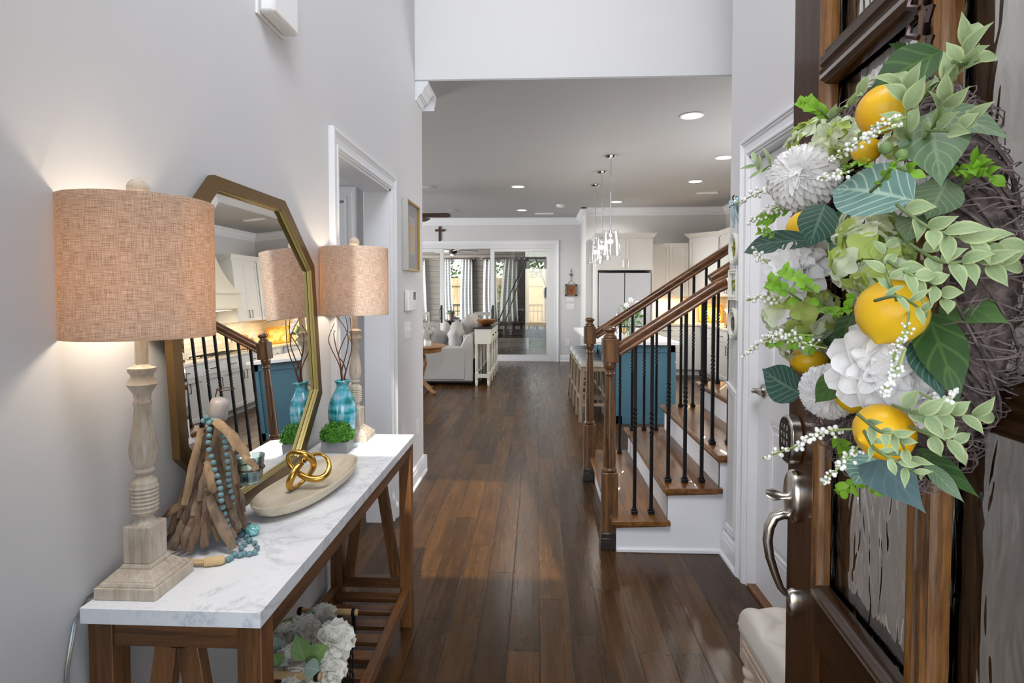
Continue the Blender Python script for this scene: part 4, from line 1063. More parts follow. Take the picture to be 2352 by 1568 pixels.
for x in (cx0 + .03, cx1 - .03):
    for y in (cy0 + .03, (cy0 + cy1) / 2 - .27, (cy0 + cy1) / 2 + .27, cy1 - .03):
        m = MB(); m.lathe([(.018, 0), (.024, .03), (.027, .075), (.022, .085), (.026, .1), (.026, .12)], (x, y, 0), 14); m.box(x - .027, x + .027, y - .027, y + .027, .12, .2)
        m.lathe([(.024, .2), (.028, .21), (.02, .225), (.026, .245), (.027, .5), (.022, .55), (.028, .565), (.018, .60), (.026, .625), (.026, .66)], (x, y, 0), 16); m.build('leg', CW, cs, world=True)
wb = MB(); wb.lathe([(0, .0), (.07, .0), (.12, .03), (.165, .085), (.168, .095), (.15, .088), (.11, .045), (.05, .02), (0, .018)], seg=36)
o = wb.build('wooden_bowl', wood('teak_bowl', srgb(96, 58, 28), srgb(160, 106, 58), 'X', 3, .35), smooth=60, loc=(-.83, 9.35, .926)); o.scale = (1, 1.5, 1)
tag(o, 'oval carved brown wooden bowl on the dark top of the sofa console', 'bowl')

fan = thing('ceiling_fan', 'dark bladed ceiling fan in the living room, one blade past the wall end', 'fan', (-2.02, 8.9, 2.45), group=None)
MB().lathe([(.07, .60), (.06, .55), (.015, .53), (.015, .30), (.06, .29), (.11, .27), (.12, .2), (.09, .17), (.05, .16)], seg=24).build('fan_motor', DARKMETAL, fan)
FBL = wood('dark_fan_blade', srgb(46, 32, 28), srgb(84, 62, 52), 'X', 1, .4)
for i in range(5):
    an = R(2 + 72 * i); M_ = Matrix.Rotation(an, 4, 'Z') @ Matrix.Rotation(R(-20), 4, 'X')
    m = MB(); m.T = Matrix.Translation((0, 0, .235)) @ M_; m.prism([(.12, -.03), (.22, -.06), (.62, -.07), (.665, -.04), (.665, .04), (.62, .07), (.22, .06), (.12, .03)], 'Z', -.004, .004); m.build('fan_blade', FBL, fan, bevel=.002)
m = MB(); m.lathe([(.04, .16), (.085, .13), (.09, .10), (.06, .06), (0, .05)], seg=24); m.build('fan_light', emit('fan_glass', (1, .97, .92), .5), fan)

cr = thing('wall_cross', 'dark wooden cross hung above the sliding doors', 'cross', (-2.06, YB, 2.58))
m = MB(); m.box(-2.088, -2.042, YB - .03, YB, 2.565, 2.882).box(-2.165, -1.96, YB - .032, YB - .002, 2.775, 2.82); m.build('cross_body', wood('dark_cross_wood', srgb(40, 26, 18), srgb(84, 58, 38), 'Z', 1, .6), cr, world=True, bevel=.004)

pl = thing('heart_plaque', 'square wood plaque with red heart hung from an iron cross hook by the sliding doors', 'plaque', (.73, YB, 1.42))
m = MB()
for a, b, c, d in ((.610, .860, 1.395, 1.43), (.610, .860, 1.61, 1.645), (.610, .645, 1.395, 1.645), (.825, .860, 1.395, 1.645)): m.box(a, b, YB - .035, YB, c, d)
m.build('plaque_frame', wood('grey_barnwood', srgb(92, 82, 72), srgb(140, 126, 110), 'X', 1.5, .8), pl, world=True, bevel=.003)
MB().box(.645, .825, YB - .015, YB, 1.43, 1.61).build('plaque_panel', wood('brown_plaque_wood', srgb(120, 76, 40), srgb(150, 100, 56), 'Z', 1.5, .6), pl, world=True)
hp = [(.735 + .055 * (16 * math.sin(t) ** 3) / 17, 1.525 + .055 * (13 * math.cos(t) - 5 * math.cos(2 * t) - 2 * math.cos(3 * t) - math.cos(4 * t)) / 15) for t in [2 * math.pi * i / 24 for i in range(24)]]
MB().prism(hp, 'Y', YB - .02, YB - .015).build('heart', plain('faded_red_heart', srgb(122, 62, 40), .7), pl, world=True)
m = MB(); m.tube([(.65, YB - .01, 1.645), (.735, YB - .012, 1.74), (.82, YB - .01, 1.645)], .004, 6); m.tube([(.735, YB - .014, 1.72), (.735, YB - .014, 1.98)], .005, 6).tube([(.69, YB - .014, 1.85), (.78, YB - .014, 1.85)], .006, 6)
m.lathe([(0, -.006), (.028, -.004), (.028, .004), (0, .006)], (.735, YB - .014, 1.85), 12, axis='Y'); m.lathe([(0, -.005), (.014, 0), (0, .005)], (.735, YB - .014, 1.93), 10, axis='Y'); m.build('hook', plain('iron_grey', srgb(110, 104, 98), .5, .6), pl, world=True)
def plate_y(name, label, cat, x, z, hw_, hh, toggles, sockets=()):
    t = thing(name, label, cat, (x, YB, z - hh))
    MB().box(x - hw_, x + hw_, YB - .007, YB, z - hh, z + hh).build('cover_plate', PLASTIC, t, world=True, bevel=.002)
    for q in toggles: MB().box(x + q - .006, x + q + .006, YB - .02, YB - .007, z - .01, z + .014).build('toggle', PLASTIC, t, world=True)
    for q in sockets: MB().box(x - .016, x + .016, YB - .009, YB - .007, z + q - .012, z + q + .012).build('socket', plain('outlet_face', srgb(200, 200, 198), .4), t, world=True, bevel=.001)
plate_y('light_switch', 'upper of the two switch plates under the heart plaque', 'switch', .725, 1.325, .085, .045, (-.045, .045))
plate_y('light_switch', 'lower of the two switch plates under the heart plaque', 'switch', .725, 1.175, .085, .06, (-.05, 0, .05))
plate_y('wall_outlet', 'white outlet low on the back wall right of the sliding doors', 'outlet', .665, .41, .045, .065, (), (.028, -.028))

# ceiling fittings ----------------------------------------------------
def can(x, y, label, r_=.085, on=True, dr=False):
    t = thing('recessed_light', label, 'ceiling light', (x, y, HZ - .006), group='recessed ceiling lights')
    MB().lathe([(r_, .006), (r_ + .02, .004), (r_ + .022, 0), (r_ + .004, -.003), (r_, 0)], seg=32, cap=False).build('trim_ring', PLASTIC, t)
    MB().lathe([(0, .0005), (r_, .0005), (r_, .003), (0, .003)], seg=32).build('diffuser', CANL, t)
    light('recessed_lamp', 'SPOT', (x, y, HZ - .02), 60, (1, .95, .88), .06, rot=(0, 0, 0), spot=150)
for x, y, l in ((1.394, 5.206, 'largest recessed light, nearest the foyer opening'), (-.275, 8.51, 'recessed light over the walkway, second nearest on the left'), (2.26, 8.225, 'recessed light beside the ceiling vent over the kitchen'), (-.277, 10.89, 'far recessed light over the walkway near the sliding doors'), (1.392, 9.987, 'small recessed light beyond the nearest pendant rod'), (2.2, 6.803, 'recessed light cut by the foyer wall edge')): can(x, y, l)
for i, (x, y, l) in enumerate(((-1.615, 8.487, 'round ceiling speaker nearest the foyer wall end'), (-1.61, 10.892, 'round ceiling speaker behind the fan blade'))):
    o = MB().lathe([(0, -.004), (.11, -.004), (.118, 0), (.118, .002), (0, .002)], seg=32).build('ceiling_speaker', plain('speaker_grille_white', srgb(172, 172, 172), .7), loc=(x, y, HZ - .002)); tag(o, l, 'speaker', 'round ceiling speakers')
sd = thing('smoke_detector', 'white round smoke detector on the ceiling near the kitchen crown', 'smoke detector', (.431, 10.3, HZ - .045))
MB().lathe([(0, 0), (.05, 0), (.06, .012), (.075, .02), (.078, .045)], seg=28).build('detector_body', PLASTIC, sd)
for x, y, l, w_ in ((2.707, 9.15, 'white slotted ceiling vent over the kitchen', .17), (.154, 11.38, 'white slotted ceiling vent near the sliding doors', .2)):
    t = thing('ceiling_vent', l, 'vent', (x, y, HZ - .01)); m = MB(); m.box(-w_, w_, -.08, -.065, 0, .01).box(-w_, w_, .065, .08, 0, .01).box(-w_, -w_ + .015, -.08, .08, 0, .01).box(w_ - .015, w_, -.08, .08, 0, .01); m.build('vent_frame', PLASTIC, t)
    m = MB()
    for i in range(6): m.bar((-w_ + .012, -.055 + .022 * i, .004), (w_ - .012, -.055 + .022 * i, .004), .016, .0015, (0, .5, 1))
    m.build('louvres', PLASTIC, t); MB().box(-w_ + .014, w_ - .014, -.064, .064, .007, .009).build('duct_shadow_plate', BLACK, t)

# ================================================================== SUNROOM AND GARDEN
def shiplap():
    m = NT('grey_board_wall'); g = m.n('NewGeometry'); sp = m.n('SeparateXYZ'); m.l(g.outputs['Position'], sp.inputs[0])
    z = m.math('DIVIDE', sp.outputs[2], .145); fz = m.math('FRACT', z)
    gv = m.n('MapRange'); m.l(fz, gv.inputs[0]); gv.inputs[1].default_value = .03; gv.inputs[2].default_value = .09
    n1 = m.noise(m.coord((1, 8, 14)), 4, 5, .6)
    c = m.ramp(n1, [(.3, srgb(104, 96, 90)), (.6, srgb(132, 124, 117))]); c = m.mix(gv.outputs[0], srgb(60, 55, 50), c)
    m.set(Base_Color=c, Roughness=.7); m.bump(gv.outputs[0], .4, .01); return m.mat
SL = shiplap(); DKC = plain('dark_stained_ceiling', srgb(52, 46, 44), .6); PORCH = wood('porch_floor_boards', srgb(72, 68, 66), srgb(112, 108, 104), 'Y', .6, .25)
SY = 15.05
S('floor_sunroom', MB().box(-5.2, 2.6, YB + .18, SY + .1, -.1, -.02), PORCH)
S('ceiling_sunroom', MB().box(-5.2, 2.6, YB + .18, SY + .12, 2.63, 2.72), DKC)
wins = [(-4.35, -3.35, .86, 2.3), (-2.50, -1.76, .86, 2.3), (-1.26, -.55, .86, 2.3), (-.20, .34, .0, 2.3), (1.0, 1.8, .86, 2.3)]
m = MB(); xs = [-5.2] + [a for w_ in wins for a in w_[:2]] + [2.6]
for i in range(0, len(xs), 2): m.box(xs[i], xs[i + 1], SY, SY + .12, -.1, 2.63)
for x0, x1, z0, z1 in wins:
    m.box(x0, x1, SY, SY + .12, z1, 2.63)
    if z0 > 0: m.box(x0, x1, SY, SY + .12, -.1, z0)
S('wall_sunroom_back', m, SL)
S('wall_sunroom_right', MB().box(2.5, 2.6, YB + .18, SY, -.1, 2.63), SL)
S('trim_sunroom', MB().box(-5.2, 2.5, SY - .03, SY, 2.40, 2.47), plain('taupe_trim', srgb(150, 140, 132), .5))
for i, (x0, x1, z0, z1) in enumerate(wins):
    m = MB(); m.box(x0 - .06, x0, SY - .025, SY, z0 - .06, z1 + .06).box(x1, x1 + .06, SY - .025, SY, z0 - .06, z1 + .06).box(x0 - .06, x1 + .06, SY - .025, SY, z1, z1 + .06)
    if z0 > 0: m.box(x0 - .08, x1 + .08, SY - .05, SY, z0 - .04, z0)
    wn = S('window_%d' % (i + 2), m, FR if i == 3 else WHITE)
    MB().box(x0, x1, SY + .05, SY + .055, z0, z1).build('glass_pane', PANE, wn, smooth=0)
def curtain_mat():
    m = NT('sheer_dotted_curtain'); g = m.n('TexCoord'); sp = m.n('SeparateXYZ'); m.l(g.outputs['UV'], sp.inputs[0])
    fu = m.math('ABSOLUTE', m.math('SUBTRACT', m.math('FRACT', m.math('MULTIPLY', sp.outputs[0], 7)), .5))
    fv = m.math('ABSOLUTE', m.math('SUBTRACT', m.math('FRACT', m.math('MULTIPLY', sp.outputs[1], 20)), .5))
    d = m.math('ADD', m.math('MULTIPLY', fu, 1.0), m.math('MULTIPLY', fv, 1.7)); k = m.math('LESS_THAN', d, .2)
    c = m.mix(k, srgb(236, 236, 235), srgb(140, 142, 146))
    m.set(Base_Color=c, Roughness=.9); tl = m.n('BsdfTranslucent'); m.l(c, tl.inputs[0]); mx = m.n('MixShader'); mx.inputs[0].default_value = .5
    m.l(m.b.outputs[0], mx.inputs[1]); m.l(tl.outputs[0], mx.inputs[2]); m.l(mx.outputs[0], m.out.inputs[0]); return m.mat
CURT = curtain_mat()
def curtain(x0, x1, xb0, xb1, label, z0=.72, z1=2.35, y=SY - .10):
    def fn(u, v):
        t = v; a = (x0 * (1 - t) + xb0 * t); b = (x1 * (1 - t) + xb1 * t)
        return (a + (b - a) * u, y + .028 * math.sin(u * 22 + 1.5 * math.sin(v * 3)) * (.6 + .4 * v), z1 + (z0 - z1) * v)
    m = MB(); m.grid(fn, 36, 14); me = bpy.data.meshes.new('curtain'); me.from_pydata(m.v, [], m.f); uv = me.uv_layers.new()
    for p in me.polygons:
        for li in p.loop_indices: vi = me.loops[li].vertex_index; uv.data[li].uv = ((vi % 37) / 36, (vi // 37) / 14)
    me.materials.append(CURT); me.polygons.foreach_set('use_smooth', [True] * len(me.polygons)); o = bpy.data.objects.new('curtain', me); col.objects.link(o)
    sm = o.modifiers.new('t', 'SOLIDIFY'); sm.thickness = .003
    tag(o, label, 'curtain', 'white dotted sunroom curtains')
curtain(-3.45, -2.96, -3.45, -2.90, 'white dotted curtain at the far left pane, beside the foyer wall end')
curtain(-2.52, -2.28, -2.54, -2.20, 'white dotted curtain left of the window that shows the wooden fence')
curtain(-1.99, -1.71, -2.04, -1.69, 'white dotted curtain right of the window that shows the wooden fence')
curtain(-1.40, -1.06, -1.42, -1.02, 'white dotted curtain just left of the middle slider frame')
curtain(-.86, -.53, -1.0, -.48, 'white dotted curtain behind the tinted slider glass, flaring at its foot', y=SY - .12)
curtain(.20, .42, .16, .44, 'white dotted curtain at the right edge of the tinted slider glass')
for i, (a, b) in enumerate(((-2.6, -1.65), (-1.45, -.45), (-.3, .45))):
    o = MB().tube([(a, SY - .1, 2.37), (b, SY - .1, 2.37)], .012, 10).sphere((a, SY - .1, 2.37), .022).sphere((b, SY - .1, 2.37), .022).box(a + .03, a + .04, SY - .1, SY, 2.36, 2.38).box(b - .04, b - .03, SY - .1, SY, 2.36, 2.38).build('curtain_rod', CHROME)
    tag(o, ('metal curtain rod over the window that shows the fence', 'metal curtain rod behind the middle slider frame', 'metal curtain rod at the right pane')[i], 'curtain rod', 'sunroom curtain rods')
BT = plain('black_table_paint', srgb(30, 29, 30), .4)
st = thing('pedestal_table', 'black topped bistro pedestal table in the sunroom under the potted plant', 'table', (-2.10, 13.6, -.02))
MB().lathe([(0, .80), (.40, .80), (.405, .81), (.405, .83), (0, .835)], seg=40).build('tabletop', BT, st); MB().lathe([(.26, 0), (.27, .02), (.06, .06), (.05, .78), (.09, .80)], seg=24).build('pedestal', BT, st)
sp_ = thing('potted_plant', 'small grey green plant in a pinkish pot on the black sunroom table', 'plant', (-2.07, 13.6, .815))
MB().lathe([(.06, 0), (.075, .1), (.08, .13), (.07, .13), (0, .12)], seg=20).build('flower_pot', plain('blush_pot', srgb(150, 126, 120), .7), sp_)
m = MB(); random.seed(3)
for i in range(260):
    d = Vector((random.gauss(0, 1), random.gauss(0, 1), abs(random.gauss(0, .8)))).normalized(); p = Vector((0, 0, .14)) + Vector((d.x * .13, d.y * .13, d.z * .11)) * random.uniform(.5, 1)
    s_ = .014; a = d.orthogonal().normalized(); b = d.cross(a); m._add([p - a * s_, p + b * s_, p + a * s_, p - b * s_], [(0, 1, 2, 3)])
m.build('foliage', leafmat('sage_green', srgb(60, 78, 56), srgb(110, 128, 98)), sp_, smooth=0)['kind'] = 'stuff'
GCH = paint('grey_chair_paint', srgb(168, 164, 158), .5, .02)
def xchair(x, y, label, rz=0):
    c = thing('dining_chair', label, 'chair', (x, y, -.02), rz, group='x-back sunroom chairs')
    MB().box(-.21, .21, -.21, .21, .44, .475).build('seat', GCH, c, bevel=.01)
    for sx in (-.185, .185):
        MB().bar((sx, -.19, 0), (sx, -.19, .44), .036, .036).build('leg', GCH, c); MB().bar((sx, .19, 0), (sx, .19, .44), .036, .036).build('leg', GCH, c)
    m = MB(); 
    for sx in (-.19, .19): m.bar((sx, -.19, .46), (sx, -.22, 1.0), .04, .025, (0, 1, 0))
    m.bar((-.21, -.222, .985), (.21, -.222, .985), .03, .08); m.bar((-.18, -.215, .62), (.18, -.215, .62), .025, .03); m.bar((-.17, -.215, .63), (.17, -.22, .95), .02, .02); m.bar((.17, -.215, .63), (-.17, -.22, .95), .02, .02)
    m.build('chair_back', GCH, c)
    return c
xchair(-1.30, 13.85, 'grey x-back chair right of the black sunroom table'); xchair(-2.80, 13.85, 'grey x-back chair left of the black sunroom table, behind the glass')
fs = thing('ceiling_fan', 'white bladed ceiling fan in the sunroom seen through the open slider', 'fan', (-2.0, 13.55, 2.30))
MB().lathe([(.03, .33), (.03, .2), (.09, .19), (.10, .13), (.06, .10), (0, .095)], seg=20).build('fan_motor', BLACK, fs)
for i in range(5):
    m = MB(); m.T = Matrix.Translation((0, 0, .17)) @ Matrix.Rotation(R(4 + 72 * i), 4, 'Z') @ Matrix.Rotation(R(12), 4, 'X'); m.prism([(.1, -.03), (.2, -.055), (.56, -.06), (.60, 0), (.56, .06), (.2, .055), (.1, .03)], 'Z', -.004, .004); m.build('fan_blade', PLASTIC, fs)
MB().lathe([(.05, .10), (.07, .08), (.05, .055), (0, .05)], seg=18).build('fan_light', PLASTIC, fs)
# hanging bed swing behind the tinted panel
sw = thing('porch_swing', 'dark slatted porch swing hung on slanting ropes behind the tinted slider glass', 'swing', (-.1, 14.0, .25))
SWW = plain('dark_swing_wood', srgb(34, 31, 30), .6)
MB().box(-1.0, .62, 13.62, 14.3, .38, .44).build('swing_seat', SWW, sw, world=True, bevel=.005)
m = MB(); m.box(-1.0, .62, 14.26, 14.30, .64, .72).box(-1.0, .62, 14.26, 14.30, .42, .46)
for i in range(9): m.box(-1.0 + .197 * i, -.94 + .197 * i, 14.265, 14.295, .44, .68)
m.build('swing_back', SWW, sw, world=True)
m = MB(); m.box(-1.02, -.96, 13.62, 14.3, .58, .63).box(-1.02, -.96, 13.64, 13.70, .42, .60).box(.58, .64, 13.62, 14.3, .58, .63).box(.58, .64, 13.64, 13.70, .42, .6); m.build('swing_arms', SWW, sw, world=True)
MB().box(-.95, .58, 13.66, 14.22, .44, .56).build('swing_mattress', plain('charcoal_cushion', srgb(56, 54, 54), .9), sw, world=True, bevel=.03)
for a, b in (((-.13, 14.0, 2.61), (-.99, 13.66, .62)), ((-.13, 14.0, 2.61), (-.80, 14.27, .70)), ((-.13, 14.0, 2.61), (.60, 14.27, .62)), ((-.13, 14.0, 2.61), (.61, 13.66, .62))):
    MB().tube([a, b], .014, 8).build('swing_rope', BLACK, sw, world=True)
# garden
GR = leafmat('lawn_green', srgb(70, 104, 44), srgb(120, 150, 76), .8, .1)
S('ground_garden', MB().box(-16, 16, SY + .12, 34, -.25, -.12), GR)
FEN = wood('cedar_fence_boards', srgb(186, 148, 104), srgb(226, 196, 154), 'Z', .8, .8)
m = MB(); x = -9.0; random.seed(21); i = 0
fence = thing('wooden_fence', 'tall dog-eared cedar privacy fence across the garden beyond the sunroom windows', 'fence', (-1, 20, -.12))
while x < 6.5:
    z = 2.0 + .0 + random.uniform(-.008, .008); m.prism([(x, -.12), (x + .138, -.12), (x + .138, z - .03), (x + .11, z), (x + .028, z), (x, z - .03)], 'Y', 20.0, 20.02); x += .145
m.build('fence_boards', FEN, fence, world=True)
for z in (.35, 1.05, 1.72): MB().box(-9, 6.5, 19.95, 20.0, z, z + .09).build('fence_rail', FEN, fence, world=True)
k = 0
while k < 7: MB().box(-8.6 + 2.4 * k, -8.5 + 2.4 * k, 19.88, 19.97, -.12, 1.95).build('fence_post', FEN, fence, world=True); k += 1
rl = thing('iron_railing', 'black iron garden railing in front of the cedar fence', 'railing', (-1, 18, -.12))
m = MB(); m.box(-7, 4, 17.99, 18.02, 1.08, 1.11).box(-7, 4, 17.99, 18.02, .88, .90).box(-7, 4, 17.99, 18.02, .05, .08); m.build('rail_bars', BLACKM, rl, world=True)
m = MB()
for i in range(86): m.box(-7 + .128 * i, -6.984 + .128 * i, 17.997, 18.013, -.12, 1.09)
m.build('pickets', BLACKM, rl, world=True)['kind'] = 'stuff'
random.seed(9)
def bush(x, y, r_, h, label, n, c1, c2, trunk=True, z0=0.0, name='leafy_tree', cat='tree', lf=.07):
    t = thing(name, label, cat, (x, y, -.12))
    if trunk: MB().tube([(0, 0, 0), (.03, .02, h * .5), (0, 0, h * .8)], [.09, .07, .04], 8).build('trunk', plain('tree_bark', srgb(84, 66, 52), .9), t)
    m = MB()
    blobs = [(Vector((random.uniform(-.6, .6) * r_, random.uniform(-.5, .5) * r_, z0 + (h - z0) * random.uniform(.15, .9))), r_ * random.uniform(.35, .6)) for _ in range(9)]
    for i in range(n):
        c, br = random.choice(blobs); d = Vector((random.gauss(0, 1), random.gauss(0, 1), random.gauss(0, 1))).normalized(); p = c + d * br * random.uniform(.6, 1.05)
        if p.z < .02: continue
        s_ = lf * random.uniform(.6, 1.2); e = (d + Vector([random.uniform(-.9, .9) for _ in range(3)])).normalized(); a = e.orthogonal().normalized(); b = e.cross(a)
        m._add([p - a * s_, p + b * s_ * .55, p + a * s_, p - b * s_ * .55], [(0, 1, 2, 3)])
    m.build('foliage', leafmat('leaf_green', c1, c2, .6, .35), t, smooth=0)['kind'] = 'stuff'
G1, G2 = srgb(58, 84, 36), srgb(138, 164, 84)
bush(-4.0, 22, 2.2, 5.2, 'broad green tree above the fence behind the left sunroom window', 2600, G1, G2, z0=1.2, lf=.10)
bush(-.9, 26, 2.1, 5.6, 'green tree above the fence behind the middle sunroom window', 2400, G1, G2, z0=1.2, lf=.10)
bush(1.9, 22.0, 2.0, 5.2, 'dark green tree above the fence in the right pane', 2400, srgb(44, 74, 40), srgb(98, 134, 76), z0=1.2, lf=.10)
bush(-1.15, 17.0, .5, 1.9, 'bright leafy shrub close behind the tinted slider glass', 1500, srgb(86, 122, 46), srgb(158, 186, 86), name='shrub', cat='shrub', lf=.05, trunk=False)
bush(-.1, 16.6, .5, .7, 'low shrub bed seen under the swing ropes', 1100, srgb(96, 124, 62), srgb(170, 190, 120), name='shrub', cat='shrub', lf=.04, trunk=False)
# ================================================================== KITCHEN
COUNTER = NT('speckled_stone_counter'); COUNTER.set(Base_Color=COUNTER.ramp(COUNTER.noise(COUNTER.coord(), 60, 5), [(.35, srgb(186, 172, 156)), (.5, srgb(216, 206, 192)), (.65, srgb(232, 224, 212))]), Roughness=.25); COUNTER = COUNTER.mat
QUARTZ = plain('white_quartz', srgb(232, 232, 232), .22)
def face(mb, fx, x0, x1, z0, z1, kind='door', rail=.055):
    """a shaker front in local (across, out, up) axes mapped by fx"""
    def bx(a0, a1, o0, o1, b0, b1):
        v = [fx(a, o, b) for b in (b0, b1) for o in (o0, o1) for a in (a0, a1)]
        mb._add(v, [(0, 2, 3, 1), (4, 5, 7, 6), (0, 1, 5, 4), (2, 6, 7, 3), (0, 4, 6, 2), (1, 3, 7, 5)])
    g = .002
    if kind == 'slab': bx(x0 + g, x1 - g, 0, .02, z0 + g, z1 - g); return
    bx(x0 + g, x1 - g, 0, .010, z0 + g, z1 - g)
    bx(x0 + g, x0 + rail, .010, .02, z0 + g, z1 - g); bx(x1 - rail, x1 - g, .010, .02, z0 + g, z1 - g)
    bx(x0 + rail, x1 - rail, .010, .02, z0 + g, z0 + rail); bx(x0 + rail, x1 - rail, .010, .02, z1 - rail, z1 - g)
    r2 = rail + .008
    bx(x0 + r2 - .008, x0 + r2, .010, .014, z0 + rail, z1 - rail); bx(x1 - r2, x1 - r2 + .008, .010, .014, z0 + rail, z1 - rail)
def pull(mb, fx, a, b, vert, L=.13):
    if vert: mb.tube([fx(a, .02, b - L / 2), fx(a, .045, b - L / 2), fx(a, .045, b + L / 2), fx(a, .02, b + L / 2)], .0055, 6)
    else: mb.tube([fx(a - L / 2, .02, b), fx(a - L / 2, .045, b), fx(a + L / 2, .045, b), fx(a + L / 2, .02, b)], .0055, 6)
def cabinet(name, label, org, dirv, outv, W_, D_, z0, z1, fronts, mat=CAB, toe=0, crown=0, group=None, PM=DARKMETAL):
    """org: front lower left corner of the box; dirv runs along the front, outv points out of it"""
    dv, ov = Vector(dirv), Vector(outv)
    fx = lambda a, o, b: Vector((org[0], org[1], 0)) + dv * a + ov * o + Vector((0, 0, b))
    t = thing(name, label, 'cabinet', (org[0] + dv.x * W_ / 2 - ov.x * D_ / 2, org[1] + dv.y * W_ / 2 - ov.y * D_ / 2, z0), group=group)
    m = MB(); v = [fx(a, o, b) for b in (z0 + toe, z1) for o in (-D_, 0) for a in (0, W_)]
    m._add(v, [(0, 2, 3, 1), (4, 5, 7, 6), (0, 1, 5, 4), (2, 6, 7, 3), (0, 4, 6, 2), (1, 3, 7, 5)])
    if toe:
        v = [fx(a, o, b) for b in (z0, z0 + toe) for o in (-D_, -.07) for a in (0, W_)]
        m._add(v, [(0, 2, 3, 1), (4, 5, 7, 6), (0, 1, 5, 4), (2, 6, 7, 3), (0, 4, 6, 2), (1, 3, 7, 5)])
    m.build('cabinet_body', mat, t, world=True, smooth=0)
    if crown:
        m = MB()
        cp = [(0, 0), (.012, .0), (.02, .02), (.05, .055), (.058, .06), (.058, .075), (-.02, .075), (-.02, 0)]
        c0, c1 = (-.02, W_ + .02)
        v = [fx(a, o, z1 + h) for a in (c0, c1) for o, h in cp]; n = len(cp)
        for i, (o, h) in enumerate(cp): v[i] = fx(-max(o, 0), o, z1 + h); v[n + i] = fx(W_ + max(o, 0), o, z1 + h)
        m._add(v, [tuple(range(n)), tuple(range(n, 2 * n))] + [(i, (i + 1) % n, n + (i + 1) % n, n + i) for i in range(n)])
        for a0, sg in ((0, -1), (W_, 1)):
            v = [fx(a0 + sg * o, oo, z1 + h) for oo, mx in ((0, 1), (-D_ + .01, 0)) for o, h in cp]
            for i, (o, h) in enumerate(cp): v[i] = fx(a0 + sg * o, max(o, 0), z1 + h)
            m._add(v, [tuple(range(n)), tuple(range(n, 2 * n))] + [(i, (i + 1) % n, n + (i + 1) % n, n + i) for i in range(n)])
        m.build('crown', mat, t, world=True, smooth=0)
    for f_ in fronts:
        a0, a1, b0, b1, kind, pl_ = f_
        m = MB(); face(m, fx, a0, a1, b0, b1, 'door' if kind == 'door' else kind)
        o = m.build('drawer' if kind == 'slab' else 'door', mat, t, world=True, smooth=0, bevel=.0012)
        if pl_:
            for q in (pl_ if isinstance(pl_, list) else [pl_]):
                mm = MB(); pull(mm, fx, *q); mm.build('handle', PM, o, world=True)
    return t
BX, BY = (1, 0, 0), (0, -1, 0)
# fridge surround and refrigerator
t = cabinet('refrigerator_cabinet', 'white two door cabinet with crown above the refrigerator', (1.055, 10.02), BX, BY, .985, .66, 1.86, 2.43,
        [(.03, .505, 1.87, 2.42, 'door', (.46, 1.975, True)), (.505, .96, 1.87, 2.42, 'door', (.55, 1.975, True))], crown=1, PM=SHINY)
m = MB(); m.box(1.055, 1.08, 10.02, KY - .03, 0, 1.86).box(2.015, 2.04, 10.02, KY - .03, 0, 1.86); m.build('side_panel', CAB, t, world=True, smooth=0)
fg = thing('refrigerator', 'pale grey french door refrigerator built in under the crowned cabinet', 'refrigerator', (1.55, 10.35, 0))
FRG = plain('pale_steel', srgb(196, 198, 202), .35, .25)
MB().box(1.082, 2.008, 10.05, 10.70, .02, 1.80).build('fridge_body', BLACK, fg, world=True)
for a, b, c, d in ((1.095, 1.538, .875, 1.81), (1.552, 1.998, .875, 1.81)): MB().box(a, b, 9.985, 10.05, c, d).build('fridge_door', FRG, fg, world=True, bevel=.006)
dr = MB().box(1.095, 1.998, 9.985, 10.05, .09, .855).build('freezer_drawer', FRG, fg, world=True, bevel=.006)
# uppers
cabinet('wall_cabinet', 'pair of white upper cabinet doors right of the refrigerator', (2.05, 10.37), BX, BY, .69, .35, 1.40, 2.36, [(.0, .345, 1.40, 2.34, 'door', (.30, 1.52, True)), (.345, .69, 1.40, 2.34, 'door', (.39, 1.52, True))], PM=CHROME)
d2 = (math.sqrt(.5), -math.sqrt(.5), 0); o2 = (-math.sqrt(.5), -math.sqrt(.5), 0)
t = cabinet('corner_wall_cabinet', 'taller white angled upper cabinet in the kitchen corner', (2.745, 10.37), d2, o2, .60, .28, 1.40, 2.45, [(.02, .58, 1.41, 2.43, 'door', (.53, 1.52, True))], crown=1, PM=CHROME)
BZ, SZ = (0, -1, 0), (-1, 0, 0)
cabinet('wall_cabinet', 'white upper cabinets between the corner and the range hood', (3.175, 9.94), BZ, SZ, .80, .33, 1.40, 2.45, [(0, .4, 1.41, 2.43, 'door', (.35, 1.52, True)), (.4, .8, 1.41, 2.43, 'door', (.45, 1.52, True))], crown=1)
cabinet('wall_cabinet', 'white upper cabinets on the near side of the range hood', (3.175, 7.92), BZ, SZ, 1.6, .33, 1.40, 2.45, [(.4 * i, .4 * i + .4, 1.41, 2.43, 'door', (.4 * i + (.35 if i % 2 == 0 else .05), 1.52, True)) for i in range(4)], crown=1)
hood = thing('range_hood', 'cream flared wooden range hood over the cooktop', 'range hood', (3.3, 8.53, 1.62))
HY0, HY1 = 7.96, 9.10; cy_ = (HY0 + HY1) / 2
m = MB(); NV = 14
def hoodring(t):      # t 0 bottom .. 1 top
    k = (1 - t) ** 2.2; hw_ = .30 + .25 * k; d_ = .22 + .20 * k; z = 1.92 + t * .99
    return [(KX - .001, cy_ - hw_, z), (KX - d_, cy_ - hw_, z), (KX - d_, cy_ + hw_, z), (KX - .001, cy_ + hw_, z)]
v = []
for i in range(NV + 1): v += hoodring(i / NV)
f = [tuple(range(4)), tuple(NV * 4 + k for k in range(4))]
